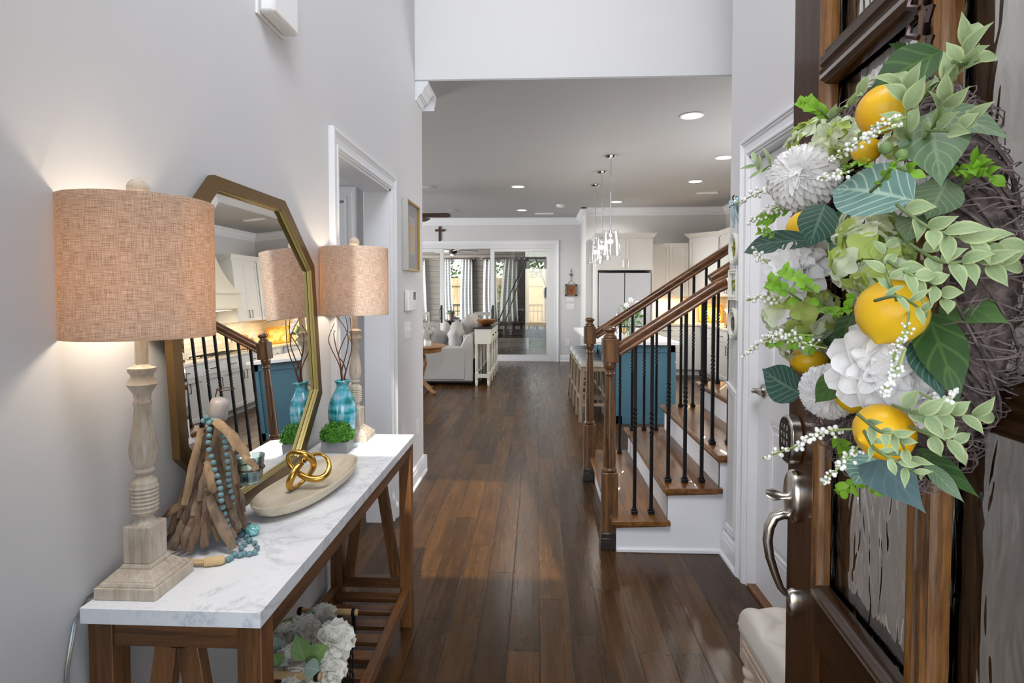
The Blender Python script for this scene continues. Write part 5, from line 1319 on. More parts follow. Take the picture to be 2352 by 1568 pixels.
for i in range(NV):
    for k in range(4): f.append((4 * i + k, 4 * i + (k + 1) % 4, 4 * i + 4 + (k + 1) % 4, 4 * i + 4 + k))
m._add(v, f); HC = paint('hood_cream', srgb(226, 218, 200), .45, .02); m.build('hood_flare', HC, hood, world=True, smooth=30)
MB().box(KX - .47, KX, HY0, HY1, 1.66, 1.86).box(KX - .50, KX, HY0 - .03, HY1 + .03, 1.86, 1.92).box(KX - .49, KX, HY0 - .02, HY1 + .02, 1.62, 1.66).build('hood_skirt', HC, hood, world=True, smooth=0, bevel=.006)
# base run, back
cabinet('base_cabinet', 'white base drawers under the counter right of the refrigerator', (2.05, 10.09), BX, BY, .55, .60, 0, .875, [(0, .55, .70, .87, 'slab', (.25, .80, False, .17)), (0, .55, .41, .70, 'slab', (.25, .56, False, .17)), (0, .55, .11, .41, 'slab', (.25, .27, False, .17))], toe=.1)
cabinet('base_cabinet', 'white panelled base door beside the kitchen corner', (2.60, 10.09), BX, BY, .30, .60, 0, .875, [(0, .28, .11, .87, 'door', None)], toe=.1)
def zmap(y0, y1): return 0
# base run, side: widths from the corner towards the stairs
yy = 10.06; i = 0
specs = [(.12, 'fill'), (.72, 'stack'), (1.20, 'range'), (.46, 'door'), (.80, 'pair'), (.46, 'door'), (.80, 'pair')]
lab = {1: 'base drawer stack with paired knobs next to the kitchen corner', 2: 'wide base cabinet below the cooktop', 3: 'narrow base cabinet on the near side of the cooktop', 4: 'two door base cabinet beyond the rear stair railing', 5: 'narrow base cabinet between the two door ones', 6: 'two door base cabinet nearest the staircase'}
for i, (w_, kind) in enumerate(specs):
    fr_ = []
    if kind == 'stack': fr_ = [(0, w_, .70, .87, 'slab', [(.16, .785, False, .02), (.56, .785, False, .02)]), (0, w_, .41, .70, 'slab', [(.16, .56, False, .02), (.56, .56, False, .02)]), (0, w_, .11, .41, 'slab', [(.16, .27, False, .02), (.56, .27, False, .02)])]
    elif kind == 'range': fr_ = [(0, .6, .70, .87, 'slab', (.3, .785, False)), (.6, 1.2, .70, .87, 'slab', (.9, .785, False)), (0, .6, .11, .70, 'door', (.55, .58, True)), (.6, 1.2, .11, .70, 'door', (.65, .58, True))]
    elif kind == 'door': fr_ = [(0, w_, .70, .87, 'slab', (w_ / 2, .785, False)), (0, w_, .11, .70, 'door', (.06, .56, True))]
    elif kind == 'pair': fr_ = [(0, w_, .70, .87, 'slab', (w_ / 2, .785, False)), (0, w_ / 2, .11, .70, 'door', (w_ / 2 - .05, .58, True)), (w_ / 2, w_, .11, .70, 'door', (w_ / 2 + .05, .58, True))]
    if kind != 'fill': cabinet('base_cabinet', 'white ' + lab[i], (2.90, yy), BZ, SZ, w_, .60, 0, .875, fr_, toe=.1)
    else: struct(MB().box(2.90, 3.5, yy - w_ + .002, yy + .028, 0, .875).build('trim_filler', CAB, smooth=0))
    yy -= w_
cm = MB(); pol = [(2.05, KY), (2.05, 10.05), (2.84, 10.05), (2.862, 10.02), (2.862, yy), (KX, yy), (KX, KY)]
cm.prism(pol, 'Z', .878, .915)
tag(cm.build('kitchen_counter', COUNTER, smooth=0, bevel=.004), 'speckled cream stone counter wrapping the kitchen corner', 'counter')
ct_ = thing('gas_cooktop', 'stainless gas cooktop with black grates under the hood', 'cooktop', (3.2, 8.55, .916))
MB().box(2.93, 3.44, 8.10, 9.0, .916, .926).build('cooktop_plate', CHROME, ct_, world=True, bevel=.003)
for j in range(3):
    m = MB(); a = 8.12 + j * .29
    for y in (a, a + .13, a + .26): m.box(2.96, 3.41, y, y + .012, .945, .958)
    for x in (2.96, 3.10, 3.26, 3.40): m.box(x, x + .012, a, a + .27, .945, .958)
    for x in (2.96, 3.40):
        for y in (a, a + .26): m.box(x, x + .012, y, y + .012, .926, .946)
    m.build('grate', BLACKM, ct_, world=True)
def tiles():
    m = NT('handmade_backsplash_tile'); g = m.n('TexCoord'); mp = m.n('Mapping'); m.l(g.outputs['UV'], mp.inputs[0])
    b = m.n('TexBrick'); m.l(mp.outputs[0], b.inputs[0]); b.inputs['Scale'].default_value = 1; b.inputs['Brick Width'].default_value = .2; b.inputs['Row Height'].default_value = .075; b.inputs['Mortar Size'].default_value = .003
    b.inputs['Color1'].default_value = (*srgb(226, 218, 204), 1); b.inputs['Color2'].default_value = (*srgb(214, 204, 188), 1); b.inputs['Mortar'].default_value = (*srgb(176, 166, 150), 1)
    m.set(Base_Color=b.outputs[0], Roughness=.15); n1 = m.noise(m.coord(), 12, 3); m.bump(m.math('ADD', m.math('MULTIPLY', n1, .5), m.math('MULTIPLY', m.math('SUBTRACT', 1.0, b.outputs[1]), .6)), .4, .01); return m.mat
TILE = tiles()
def tile_wall(name, quad, wh):
    me = bpy.data.meshes.new(name); me.from_pydata(quad, [], [(0, 1, 2, 3)]); uv = me.uv_layers.new()
    for li, c in zip(range(4), ((0, 0), (wh[0], 0), wh, (0, wh[1]))): uv.data[li].uv = c
    me.materials.append(TILE); o = bpy.data.objects.new(name, me); col.objects.link(o)
    s_ = o.modifiers.new('t', 'SOLIDIFY'); s_.thickness = .008; return struct(o)
tile_wall('wall_backsplash_back', [(2.05, KY - .009, .916), (KX - .001, KY - .009, .916), (KX - .001, KY - .009, 1.40), (2.05, KY - .009, 1.40)], (1.47, .484))
tile_wall('wall_backsplash_side', [(KX - .009, KY - .01, .916), (KX - .009, yy, .916), (KX - .009, yy, 1.62), (KX - .009, KY - .01, 1.62)], (KY - yy, .70))
# things on the counter
ar = thing('fruit_tray', 'gilt framed tray painted with yellow fruit leaning in the lit kitchen corner', 'tray', (3.22, 10.60, .916)); ar.rotation_euler = (R(-8), 0, 0)
bpy.context.view_layer.update()
m = MB()
for a, b, c, d in ((-.22, .22, 0, .03), (-.22, .22, .30, .33), (-.22, -.19, 0, .33), (.19, .22, 0, .33)): m.box(a, b, -.025, 0, c, d)
m.build('tray_frame', plain('gilt_frame', srgb(190, 140, 60), .35, .6), ar, bevel=.004)
pm = NT('painted_fruit'); pm.set(Base_Color=pm.ramp(pm.noise(pm.coord(), 9, 2, .5, .6), [(.36, srgb(196, 110, 30)), (.46, srgb(232, 170, 50)), (.56, srgb(240, 206, 120)), (.66, srgb(206, 140, 44))], 'B_SPLINE'), Roughness=.4)
MB().box(-.19, .19, -.01, -.002, .03, .30).build('tray_panel', pm.mat, ar)
m = MB()
for x, z, r_ in ((-.13, .09, .055), (.03, .14, .07), (.14, .08, .05), (-.06, .20, .045), (.12, .22, .05)): m.lathe([(0, -.016), (r_ * .6, -.014), (r_, -.010)], (x, 0, z), 20, axis='Y')
m.build('painted_slices', plain('pale_fruit_slice', srgb(240, 216, 150), .4), ar)
kb = thing('knife_block', 'slanted wooden block full of white handled knives on the side counter', 'knife block', (3.22, 9.58, .916))
m = MB(); m.prism([(-.07, 0), (.06, 0), (.09, .12), (-.02, .2), (-.07, .05)], 'Y', -.05, .05); m.build('block_body', wood('block_wood', srgb(120, 84, 50), srgb(170, 128, 84), 'Z', 2, .5), kb, bevel=.003)
for i in range(6):
    y = -.035 + .035 * (i % 3); q = .02 * (i // 3)
    MB().bar((-.01 + q * 1.8, y, .175 - q), (-.075 + q * 1.8, y, .275 - q), .016, .022).build('knife_handle', PLASTIC, kb, bevel=.004)
uc = thing('utensil_crock', 'pale crock of wooden spoons and steel utensils beside the cooktop', 'utensil holder', (3.33, 9.20, .916))
MB().lathe([(0, 0), (.055, 0), (.065, .04), (.06, .15), (.065, .16), (.055, .155), (.05, .02), (0, .01)], seg=22).build('crock_body', plain('cream_crock', srgb(222, 210, 188), .3), uc)
for i, (a, b) in enumerate(((-.03, .02), (.02, .03), (.0, -.03), (.035, -.01))):
    MB().tube([(a * .4, b * .4, .02), (a * 1.3, b * 1.3, .27)], .005, 6).sphere((a * 1.4, b * 1.4, .29), (.022, .010, .03), 10, 8).build('utensil', CHROME if i % 2 else OAKZ, uc)
cb = MB().lathe([(0, -.009), (.13, -.009), (.135, 0), (.13, .009), (0, .009)], seg=32, axis='X').build('round_cutting_board', wood('board_orange_wood', srgb(150, 86, 34), srgb(196, 126, 60), 'Y', 2, .4), smooth=40, loc=(3.435, 9.86, 1.045)); cb.rotation_euler = (0, R(14), 0)
tag(cb, 'round orange brown cutting board leaning on the side backsplash', 'cutting board')
pc = thing('pinecone_bowl', 'low brown bowl of pinecones with white blossom on the back counter', 'bowl', (2.42, 10.42, .916))
MB().lathe([(0, 0), (.08, 0), (.12, .04), (.125, .045), (.10, .03), (0, .015)], seg=24).build('bowl_body', DARKMETAL, pc)
m = MB(); random.seed(2)
for i in range(6): m.sphere((random.uniform(-.07, .07), random.uniform(-.06, .06), .055), (.035, .035, .03), 8, 6)
m.build('pinecone', plain('pinecone_brown', srgb(120, 84, 44), .8), pc)
m = MB()
for i in range(5): hydrangea(m, (random.uniform(-.12, .14), -.05, random.uniform(.05, .16)), (0, -1, .4), .03, 7, .6, 1)
m.build('blossom', PETC, pc)

# island -------------------------------------------------------------
BLUE = paint('island_blue_paint', srgb(70, 112, 130), .42, .02)
isl = thing('kitchen_island', 'slate blue kitchen island with white counter beyond the stair railing', 'kitchen island', (1.1, 7.55, 0))
ix0, ix1, iy0, iy1 = .885, 1.535, 6.32, 8.78
MB().box(ix0, ix1, iy0, iy1, .0, .885).build('island_body', BLUE, isl, world=True, smooth=0, bevel=.002)
fxn = lambda a, o, b: Vector((ix0 + a, iy0 - o, b))
m = MB()
m.box(ix0, ix1, iy0 - .012, iy0, 0, .09); m.box(ix1 - .07, ix1 - .002, iy0 - .012, iy0, 0, .885); m.box(ix0 + .002, ix0 + .07, iy0 - .012, iy0, 0, .885); m.box(ix0, ix1, iy0 - .012, iy0, .80, .885)
m.build('end_panel', BLUE, isl, world=True, smooth=0, bevel=.0015)
m = MB()
for k in range(4): a = iy0 + .05 + k * .6; m.box(ix0 - .012, ix0, a, a + .06, 0, .885)
m.box(ix0 - .012, ix0, iy0, iy1, 0, .09).box(ix0 - .012, ix0, iy0, iy1, .80, .885); m.build('side_panel', BLUE, isl, world=True, smooth=0, bevel=.0015)
MB().box(.585, 1.565, 6.24, 8.86, .885, .922).build('island_counter', QUARTZ, isl, world=True, bevel=.004, label='white quartz counter')
for k in range(4):
    a = iy0 + .03 + k * .6; dr = MB().box(ix1, ix1 + .018, a, a + .57, .70, .86).build('drawer', BLUE, isl, world=True, bevel=.002)
    MB().tube([(ix1 + .018, a + .22, .78), (ix1 + .045, a + .22, .78), (ix1 + .045, a + .35, .78), (ix1 + .018, a + .35, .78)], .005, 6).build('handle', CHROME, dr, world=True)
    MB().box(ix1, ix1 + .018, a, a + .57, .10, .68).build('door', BLUE, isl, world=True, bevel=.002)
# stools
SW = wood('weathered_stool_wood', srgb(118, 98, 78), srgb(172, 152, 126), 'Z', 1.4, .7)
def stool_fabric():
    m = NT('faded_stripe_upholstery'); g = m.n('TexCoord'); sp = m.n('SeparateXYZ'); m.l(g.outputs['Object'], sp.inputs[0])
    f = m.math('FRACT', m.math('MULTIPLY', m.math('ADD', sp.outputs[1], .03), 4.2))
    c = m.ramp(f, [(0, srgb(166, 150, 122)), (.3, srgb(180, 170, 150)), (.42, srgb(112, 136, 156)), (.68, srgb(140, 164, 180)), (.8, srgb(176, 170, 154)), (.97, srgb(164, 148, 122))])
    c = m.mix(m.math('MULTIPLY', m.noise(m.coord(), 20, 4), .4), c, srgb(196, 190, 176)); m.set(Base_Color=c, Roughness=.9); return m.mat
SF = stool_fabric()
def stool(x, y, label):
    s = thing('counter_stool', label, 'stool', (x, y, 0), group='backless counter stools')
    def sf(u, v):
        a, b = 2 * u - 1, 2 * v - 1
        k = max(0, 1 - abs(a) ** 5) ** .4 * max(0, 1 - abs(b) ** 5) ** .4
        return (a * .165, b * .215, .625 + .045 * k + .045 * b * b * k - .0)
    m = MB(); m.grid(sf, 12, 14); 
    m.build('seat_cushion', SF, s, smooth=60, solid=.006)
    MB().box(-.155, .155, -.205, .205, .575, .628).build('seat_frame', SW, s, bevel=.004)
    m = MB()
    for sy in (-.217, .217):
        for k in range(11): m.sphere((-.15 + .03 * k, sy * .97, .627), (.006, .004, .006), 6, 4)
    for sx in (-.163,):
        for k in range(14): m.sphere((sx, -.195 + .03 * k, .632), (.004, .006, .006), 6, 4)
    m.build('nailheads', BLACKM, s)
    for sx in (-1, 1):
        for sy in (-1, 1): MB().bar((sx * .162, sy * .20, 0), (sx * .138, sy * .185, .58), .036, .036, (0, 1, 0)).build('leg', SW, s, bevel=.002)
    for sy in (-1, 1):
        MB().bar((-.155, sy * .197, .20), (.155, sy * .197, .20), .022, .03, (0, 0, 1)).build('stretcher', SW, s)
    MB().bar((-.155, -.195, .26), (-.155, .195, .26), .022, .03).build('stretcher', SW, s); MB().bar((.152, -.195, .26), (.152, .195, .26), .022, .03).build('stretcher', SW, s)
    return s
s0 = stool(.655, 6.56, 'striped upholstered counter stool nearest the stair newel')
for k, l in enumerate(('second striped counter stool along the island', 'third striped counter stool along the island', 'farthest striped counter stool along the island')):
    dup(s0, loc=(.655 - .004 * k, 7.08 + .52 * k, 0), label=l)
# pendants
PG = clear('pendant_glass', (.98, .98, .98), .06)
def pendant(x, y, label):
    p = thing('pendant_light', label, 'pendant light', (x, y, 1.90), group='clear glass island pendants')
    MB().lathe([(0, 1.15), (.065, 1.15), (.068, 1.14), (.05, 1.125), (.015, 1.115), (0, 1.115)], seg=28).build('canopy', SHINY, p)
    MB().lathe([(.0065, .285), (.0065, 1.12)], seg=12).build('rod', SHINY, p)
    m = MB(); m.lathe([(.0, .29), (.02, .29), (.022, .285)], seg=20); m.lathe([(.014, .285), (.018, .27), (.018, .21), (.012, .20)], seg=16); m.build('lamp_holder', SHINY, p)
    m = MB(); m.lathe([(.112, 0), (.1135, .0), (.086, .283), (.0, .287), (.0, .284), (.083, .280), (.112, 0)], seg=40, cap=False)
    m.build('glass_shade', PG, p, smooth=50)
    MB().lathe([(.1115, -.001), (.1145, -.001), (.1145, .003), (.1115, .003), (.1115, -.001)], seg=40, cap=False).build('shade_rim', clear('rim_glass', (.7, .72, .72), .5), p)
    MB().sphere((0, 0, .155), (.019, .019, .028), 14, 10).build('light_bulb', BULB, p)
    light('pendant_lamp', 'POINT', (x, y, 2.055), 12, (1, .92, .80), .03)
    return p
for x, y, l in ((.862, 6.66, 'nearest and lowest hanging clear glass pendant over the island'), (.860, 7.52, 'middle clear glass pendant over the island'), (.866, 8.42, 'farthest clear glass pendant over the island')): pendant(x, y, l)
# on the island
fv = thing('flower_vase', 'clear vase of greenery with white roses on the island behind the handrail', 'vase', (1.15, 6.95, .922))
MB().lathe([(0, 0), (.04, 0), (.042, .01), (.05, .10), (.048, .16), (.055, .18), (.052, .18), (.045, .16), (.047, .10), (.038, .012), (0, .01)], seg=24).build('vase_body', clear('vase_glass', (.86, .90, .84), .2), fv)
LG = leafmat('bouquet_green', srgb(46, 92, 34), srgb(98, 140, 60), .5); m = MB(); random.seed(31)
for i in range(26):
    an = random.uniform(0, 6.28); r_ = random.uniform(.0, .03); q = Vector((math.cos(an) * random.uniform(.05, .15), math.sin(an) * random.uniform(.03, .10), random.uniform(.16, .36)))
    m.tube([(r_ * math.cos(an), r_ * math.sin(an), .02), q], .002, 4)
    add_leaf(m, q * .75 + Vector((0, 0, .05)), q + Vector((q.x * .7, q.y * .5, random.uniform(-.06, .06))), .035, (0, -1, .5), curl=.1)
m.build('greenery', LG, fv)['kind'] = 'stuff'
for i, (x, z) in enumerate(((.10, .34), (.06, .40), (-.02, .44), (-.07, .38), (.14, .28), (-.01, .33))):
    m = MB(); peony(m, (x, -.06, z), (.2, -1, .5), .045, ((4, .1, .6), (5, .4, .8), (6, .8, .95))); m.build('rose', PETW, fv)
sb = thing('soap_dispenser', 'small dark pump bottle on the island beside the far newel post', 'bottle', (.94, 7.35, .922))
MB().lathe([(0, 0), (.025, 0), (.028, .01), (.028, .085), (.012, .10), (.012, .115)], seg=18).build('bottle_body', plain('clear_soap', srgb(200, 200, 200), .1), sb); MB().tube([(0, 0, .11), (0, 0, .15), (-.035, -.0, .15)], .006, 8).build('pump', BLACK, sb)
fa = thing('kitchen_faucet', 'chrome gooseneck faucet on the island behind the rising handrail', 'faucet', (1.08, 7.6, .922))
MB().lathe([(.026, 0), (.024, .01), (.014, .03), (.013, .06)], seg=18).tube([(0, 0, .05), (0, 0, .26), (.02, 0, .32), (.06, 0, .36), (.11, 0, .36), (.15, 0, .32), (.16, 0, .27)], .012, 12).build('spout', SHINY, fa)
wg = thing('glass_candle_holder', 'amber glass candle holder on the island counter left of the bouquet', 'candle holder', (1.02, 6.62, .922))
MB().lathe([(0, 0), (.032, 0), (.032, .004), (.006, .01), (.006, .05), (.035, .08), (.038, .13), (.036, .13), (.032, .085), (0, .06)], seg=22).build('holder_body', clear('amber_glass', (.95, .86, .62), .25), wg)
nb = tag(MB().box(-.04, .04, -.03, .03, 0, .06).build('white_box', PLASTIC, loc=(.90, 7.15, .9225), bevel=.004), 'small white box on the island next to the far newel post', 'box')
# ================================================================== RIGHT FOYER WALL: hanging frames
FRW = paint('frame_cream_paint', srgb(216, 218, 208), .4, .02)
hg = thing('hanging_frames', 'three small cream frames hung in a column on a pale blue ribbon', 'wall decoration', (XR, 3.02, 1.20))
RIB = plain('pale_blue_ribbon', srgb(160, 196, 204), .7)
FY = 3.02
def ellip(r1, r2, n, x): return [(x, FY + r1 * math.cos(2 * math.pi * k / n), r2 * math.sin(2 * math.pi * k / n)) for k in range(n)]
for i, (z, kind) in enumerate(((1.684, 'o'), (1.494, 's'), (1.292, 'o'))):
    m = MB(); n = 36 if kind == 'o' else 4
    def loop(a, b, x):
        if kind == 'o': return [(x, FY + a * math.cos(2 * math.pi * k / n), z + b * math.sin(2 * math.pi * k / n)) for k in range(n)]
        return [(x, FY - a, z - b), (x, FY + a, z - b), (x, FY + a, z + b), (x, FY - a, z + b)]
    rings = [(.066, .083, XR - .002), (.066, .083, XR - .016), (.060, .077, XR - .022), (.053, .070, XR - .018), (.047, .063, XR - .021), (.040, .055, XR - .014), (.036, .050, XR - .008)]
    v = []; f = []
    for a, b, x in rings: v += loop(a, b, x)
    for q in range(len(rings) - 1):
        for k in range(n): f.append((q * n + k, q * n + (k + 1) % n, (q + 1) * n + (k + 1) % n, (q + 1) * n + k))
    m._add(v, f); fo = m.build('small_frame', FRW, hg, world=True, smooth=35)
    m = MB(); m._add(loop(.037, .051, XR - .006), [tuple(range(n))]); m.build('backing', plain('frame_backing', srgb(222, 222, 220), .6), fo, world=True, smooth=0)
    m = MB(); GL = plain('moss_green_charm', srgb(130, 130, 50), .7) if i < 2 else plain('pewter_charm', srgb(110, 108, 96), .4, .7)
    if i == 0: m.bar((XR - .012, FY, z - .038), (XR - .012, FY, z + .038), .008, .010).bar((XR - .012, FY - .024, z + .008), (XR - .012, FY + .024, z + .008), .010, .009)
    elif i == 1: m.tube([(XR - .012, FY + .024 * math.sin(t) ** 3, z + .004 + .030 * (13 * math.cos(t) - 5 * math.cos(2 * t) - 2 * math.cos(3 * t)) / 15) for t in [2 * math.pi * k / 24 for k in range(24)]], .004, 6, closed=True)
    else:
        m.tube([(XR - .012, FY + .026 * math.cos(2 * math.pi * k / 24), z + .034 * math.sin(2 * math.pi * k / 24)) for k in range(24)], .0035, 6, closed=True)
        m.bar((XR - .012, FY, z - .034), (XR - .012, FY, z + .034), .005, .005); m.bar((XR - .012, FY, z), (XR - .012, FY - .018, z - .024), .005, .005); m.bar((XR - .012, FY, z), (XR - .012, FY + .018, z - .024), .005, .005)
    m.build('charm', GL, fo, world=True)
m = MB()
for yy_ in (-.028, .024): m.bar((XR - .004, FY + yy_ * .2, 1.93), (XR - .004, FY + yy_, 1.30), .007, .002, (1, 0, 0))
m.build('ribbon_strap', plain('white_ribbon', srgb(222, 228, 230), .7), hg, world=True)
m = MB()
for s_, L_ in ((-1, .055), (1, .055)):
    m.grid(lambda u, v, s_=s_: (XR - .012 - .016 * math.sin(math.pi * u), FY + s_ * .055 * math.sin(math.pi * u * .5 + .0) * (1), 1.915 + (v - .5) * .035 * (.3 + u) + .012 * u), 8, 3)
    m.grid(lambda u, v, s_=s_: (XR - .008 - .008 * math.sin(5 * u), FY + s_ * (.008 + .04 * u) + (v - .5) * .028, 1.91 - .11 * u), 8, 3)
m.build('ribbon_bow', RIB, hg, world=True, solid=.001); MB().sphere((XR - .024, FY, 1.915), .008).build('bow_button', CHROME, hg, world=True)
m = MB(); m.tube([(XR - .003, FY, 1.935), (XR - .02, FY, 1.94), (XR - .024, FY, 1.952), (XR - .014, FY, 1.962)], .004, 8).lathe([(0, -.003), (.014, -.002), (.014, .002), (0, .003)], (XR - .003, FY, 1.945), 14, axis='X'); m.build('hook', DARKMETAL, hg, world=True)

# ================================================================== TUFTED BENCH
be = thing('tufted_bench', 'cream tufted bench on turned pale pink wood legs behind the open front door', 'bench', (.84, 1.40, 0))
LIN2 = fabric('cream_linen', srgb(214, 206, 196), 400, .12)
bx0, bx1, by0, by1 = .622, 1.025, 1.02, 1.74
def bfn(u, v):
    a, b = 2 * u - 1, 2 * v - 1
    e = max(0, 1 - abs(a) ** 14) ** .4 * max(0, 1 - abs(b) ** 22) ** .4
    p, q = (u - .5) * (bx1 - bx0), (v - .5) * (by1 - by0); c_ = .19
    d_ = abs(math.sin(math.pi * (p + q) / c_) * math.sin(math.pi * (p - q) / c_)) ** .38; d_ = 1 - (1 - d_) * (1 - abs(a) ** 5)
    return (bx0 - .004 + (bx1 - bx0 + .008) * u, by0 + (by1 - by0) * v, .437 + e * (.040 + .038 * d_))
MB().grid(bfn, 70, 110).build('seat_cushion', LIN2, be, world=True, smooth=80)
MB().box(bx0, bx1, by0, by1, .415, .437).build('seat_platform', LIN2, be, world=True, bevel=.004)
PW = wood('limed_pink_wood', srgb(186, 162, 144), srgb(222, 204, 188), 'Y', 1.5, .55)
m = MB(); 
for a, b, c, d in ((bx0 + .006, bx0 + .03, by0 + .03, by1 - .03), (bx1 - .03, bx1 - .006, by0 + .03, by1 - .03), (bx0 + .03, bx1 - .03, by0 + .006, by0 + .03), (bx0 + .03, bx1 - .03, by1 - .03, by1 - .006)): m.box(a, b, c, d, .345, .415)
m.box(bx0 + .0, bx0 + .006, by0 + .03, by1 - .03, .37, .38).box(bx0 + .0, bx0 + .006, by0 + .03, by1 - .03, .393, .403)
m.build('bench_apron', PW, be, world=True, bevel=.002)
for x in (bx0 + .032, bx1 - .032):
    for y in (by0 + .032, by1 - .032):
        m = MB(); m.box(x - .028, x + .028, y - .028, y + .028, .335, .415); m.lathe([(.012, 0), (.015, .02), (.022, .22), (.025, .27), (.018, .285), (.026, .295), (.028, .31), (.020, .322), (.026, .336)], (x, y, 0), 20); m.build('leg', PW, be, world=True, smooth=45, bevel=.002)

# ================================================================== FRONT DOOR standing open, exterior face towards the console
DA = R(5.5); DX, DY = .540, 1.228          # latch edge, exterior face
DV = Vector((-math.sin(DA), -math.cos(DA), 0))     # from latch edge towards hinges
DN = Vector((-math.cos(DA), math.sin(DA), 0))      # out of the exterior face
DORG = Vector((DX, DY, 0))
door = thing('front_door', 'dark stained wood front door with wavy glass lites standing open at the right', 'door', (DX, DY, 0))
def dp(s_, o_, z): return DORG + DV * s_ + DN * o_ + Vector((0, 0, z))
def dbox(mb, s0, s1, o0, o1, z0, z1):
    v = [dp(a, o, b) for b in (z0, z1) for o in (o0, o1) for a in (s0, s1)]
    return mb._add(v, [(0, 2, 3, 1), (4, 5, 7, 6), (0, 1, 5, 4), (2, 6, 7, 3), (0, 4, 6, 2), (1, 3, 7, 5)])
DW_ = wood('mahogany_stain_stile', srgb(44, 27, 14), srgb(86, 54, 30), 'Z', 1.1, .38, .12, 1.0)
DWH = wood('mahogany_stain_rail', srgb(34, 20, 10), srgb(72, 44, 22), 'Y', 1.1, .38, .12, 1.0)
BEADW = wood('gold_lit_moulding', srgb(64, 38, 16), srgb(146, 98, 48), 'Z', 2.2, .3, .5, 1.3)  # gold highlight painted into the wood colour of the vertical beads
BEADH = wood('moulding_rail_stain', srgb(38, 24, 12), srgb(86, 56, 30), 'Y', 2.2, .3, .5, 1.2)  # same moulding, darker, without the painted highlight
for q_ in (DW_, DWH): q_.node_tree.nodes['Principled BSDF'].inputs['Specular IOR Level'].default_value = .1
DT_, DWID, DH = .045, 1.0, 2.44
ST, RB = .150, .884
lites_s = [(.185, .474), (.530, .815)]
muts = [(.916, 1.304), (1.366, 1.823), (1.886, 2.28)]
m = MB(); dbox(m, 0, ST, -DT_, 0, .012, DH); m.build('latch_stile', DW_, door, world=True, smooth=0, bevel=.002)
m = MB(); dbox(m, DWID - ST, DWID, -DT_, 0, .012, DH); m.build('hinge_stile', DW_, door, world=True, smooth=0, bevel=.002)
m = MB(); dbox(m, ST, DWID - ST, -DT_, 0, .012, .24); dbox(m, ST, DWID - ST, -DT_, 0, .79, .884); dbox(m, ST, DWID - ST, -DT_, 0, 2.31, DH)
dbox(m, ST, DWID - ST, -DT_ + .012, -.012, .24, .79); m.build('door_rail', DWH, door, world=True, smooth=0, bevel=.002)
m = MB(); dbox(m, .4985, .5055, -DT_ + .006, -.006, .884, 2.31); m.build('centre_mullion', DW_, door, world=True, smooth=0, bevel=.002)
for z0, z1 in ((1.322, 1.348), (1.841, 1.868)):
    m = MB(); dbox(m, ST, DWID - ST, -DT_ + .006, -.006, z0, z1); m.build('muntin', DWH, door, world=True, smooth=0)
def wavy():
    m = NT('water_texture_glass'); v = m.coord((1, 1, .30)); n1 = m.noise(v, 22, 1, .4, 1.6); n2 = m.noise(v, 44, 1, .4, .5)
    m.set(Base_Color=(.82, .80, .75), Roughness=.03, Transmission_Weight=1.0, IOR=1.3)
    m.bump(m.math('ADD', n1, m.math('MULTIPLY', n2, .25)), .28, .010); return m.mat
WG = wavy(); BEADS = []
def bead(z0, z1, s0, s1, first):
    """stepped moulding around one lite, on both faces"""
    for face_o, sg in ((0.0, 1), (-DT_, -1)):
        prof = [(-.034, -.002), (-.034, .004), (-.030, .008), (-.025, .004), (-.022, .010), (-.012, .013), (-.006, .007), (-.003, .009), (0, .004), (0, -.014)]
        def pt(side, a, o):
            oo = face_o + sg * o
            return {'l': (s0 + a, oo), 'r': (s1 - a, oo)}[side]
        n = len(prof)
        for side in 'lr':
            v = []
            for end in (0, 1):
                for a, o in prof:
                    s_, oo = pt(side, a, o); z = (z0 + a) if end == 0 else (z1 - a); v.append(dp(s_, oo, z))
            mm = MB()._add(v, [tuple(range(n)), tuple(range(n, 2 * n))] + [(i, (i + 1) % n, n + (i + 1) % n, n + i) for i in range(n)])
            mm.build('glazing_bead', BEADW, door, world=True, smooth=40)
        mm = MB()
        for top in (0, 1):
            v = []
            for end in (0, 1):
                for a, o in prof:
                    z = (z0 + a) if not top else (z1 - a); v.append(dp((s0 + a) if end == 0 else (s1 - a), face_o + sg * o, z))
            mm._add(v, [tuple(range(n)), tuple(range(n, 2 * n))] + [(i, (i + 1) % n, n + (i + 1) % n, n + i) for i in range(n)])
        mm.build('glazing_bead', BEADH, door, world=True, smooth=40)
for s0, s1 in lites_s:
    for z0, z1 in muts:
        bead(z0, z1, s0, s1, True)
        m = MB(); dbox(m, s0 - .01, s1 + .01, -.0255, -.0195, z0 - .01, z1 + .01); m.build('glass_lite', WG, door, world=True, smooth=0)
# hardware
NK = plain('satin_nickel', srgb(206, 200, 192), .24, 1.0); NKD = plain('satin_nickel_edge', srgb(140, 132, 124), .3, 1.0)
hs = .055
def oval(mb, sc_, zc, rs, rz, o0, o1, dome=0, n=40):
    v = []; f = []
    lev = [(1, o0), (1, o0 + (o1 - o0) * .55), (.9, o1 - .002), (.82, o1), (0.02, o1 + dome)]
    for k_, o in lev:
        for k in range(n): a = 2 * math.pi * k / n; v.append(dp(sc_ + rs * k_ * math.cos(a), o, zc + rz * k_ * math.sin(a)))
    for i in range(len(lev) - 1):
        for k in range(n): f.append((i * n + k, i * n + (k + 1) % n, (i + 1) * n + (k + 1) % n, (i + 1) * n + k))
    f.append(tuple(range(n))); f.append(tuple((len(lev) - 1) * n + k for k in range(n))); return mb._add(v, f)
kp = thing('keypad_deadbolt', 'nickel keypad deadbolt with black number pad on the open front door', 'door lock', tuple(dp(hs, 0, 1.155)))
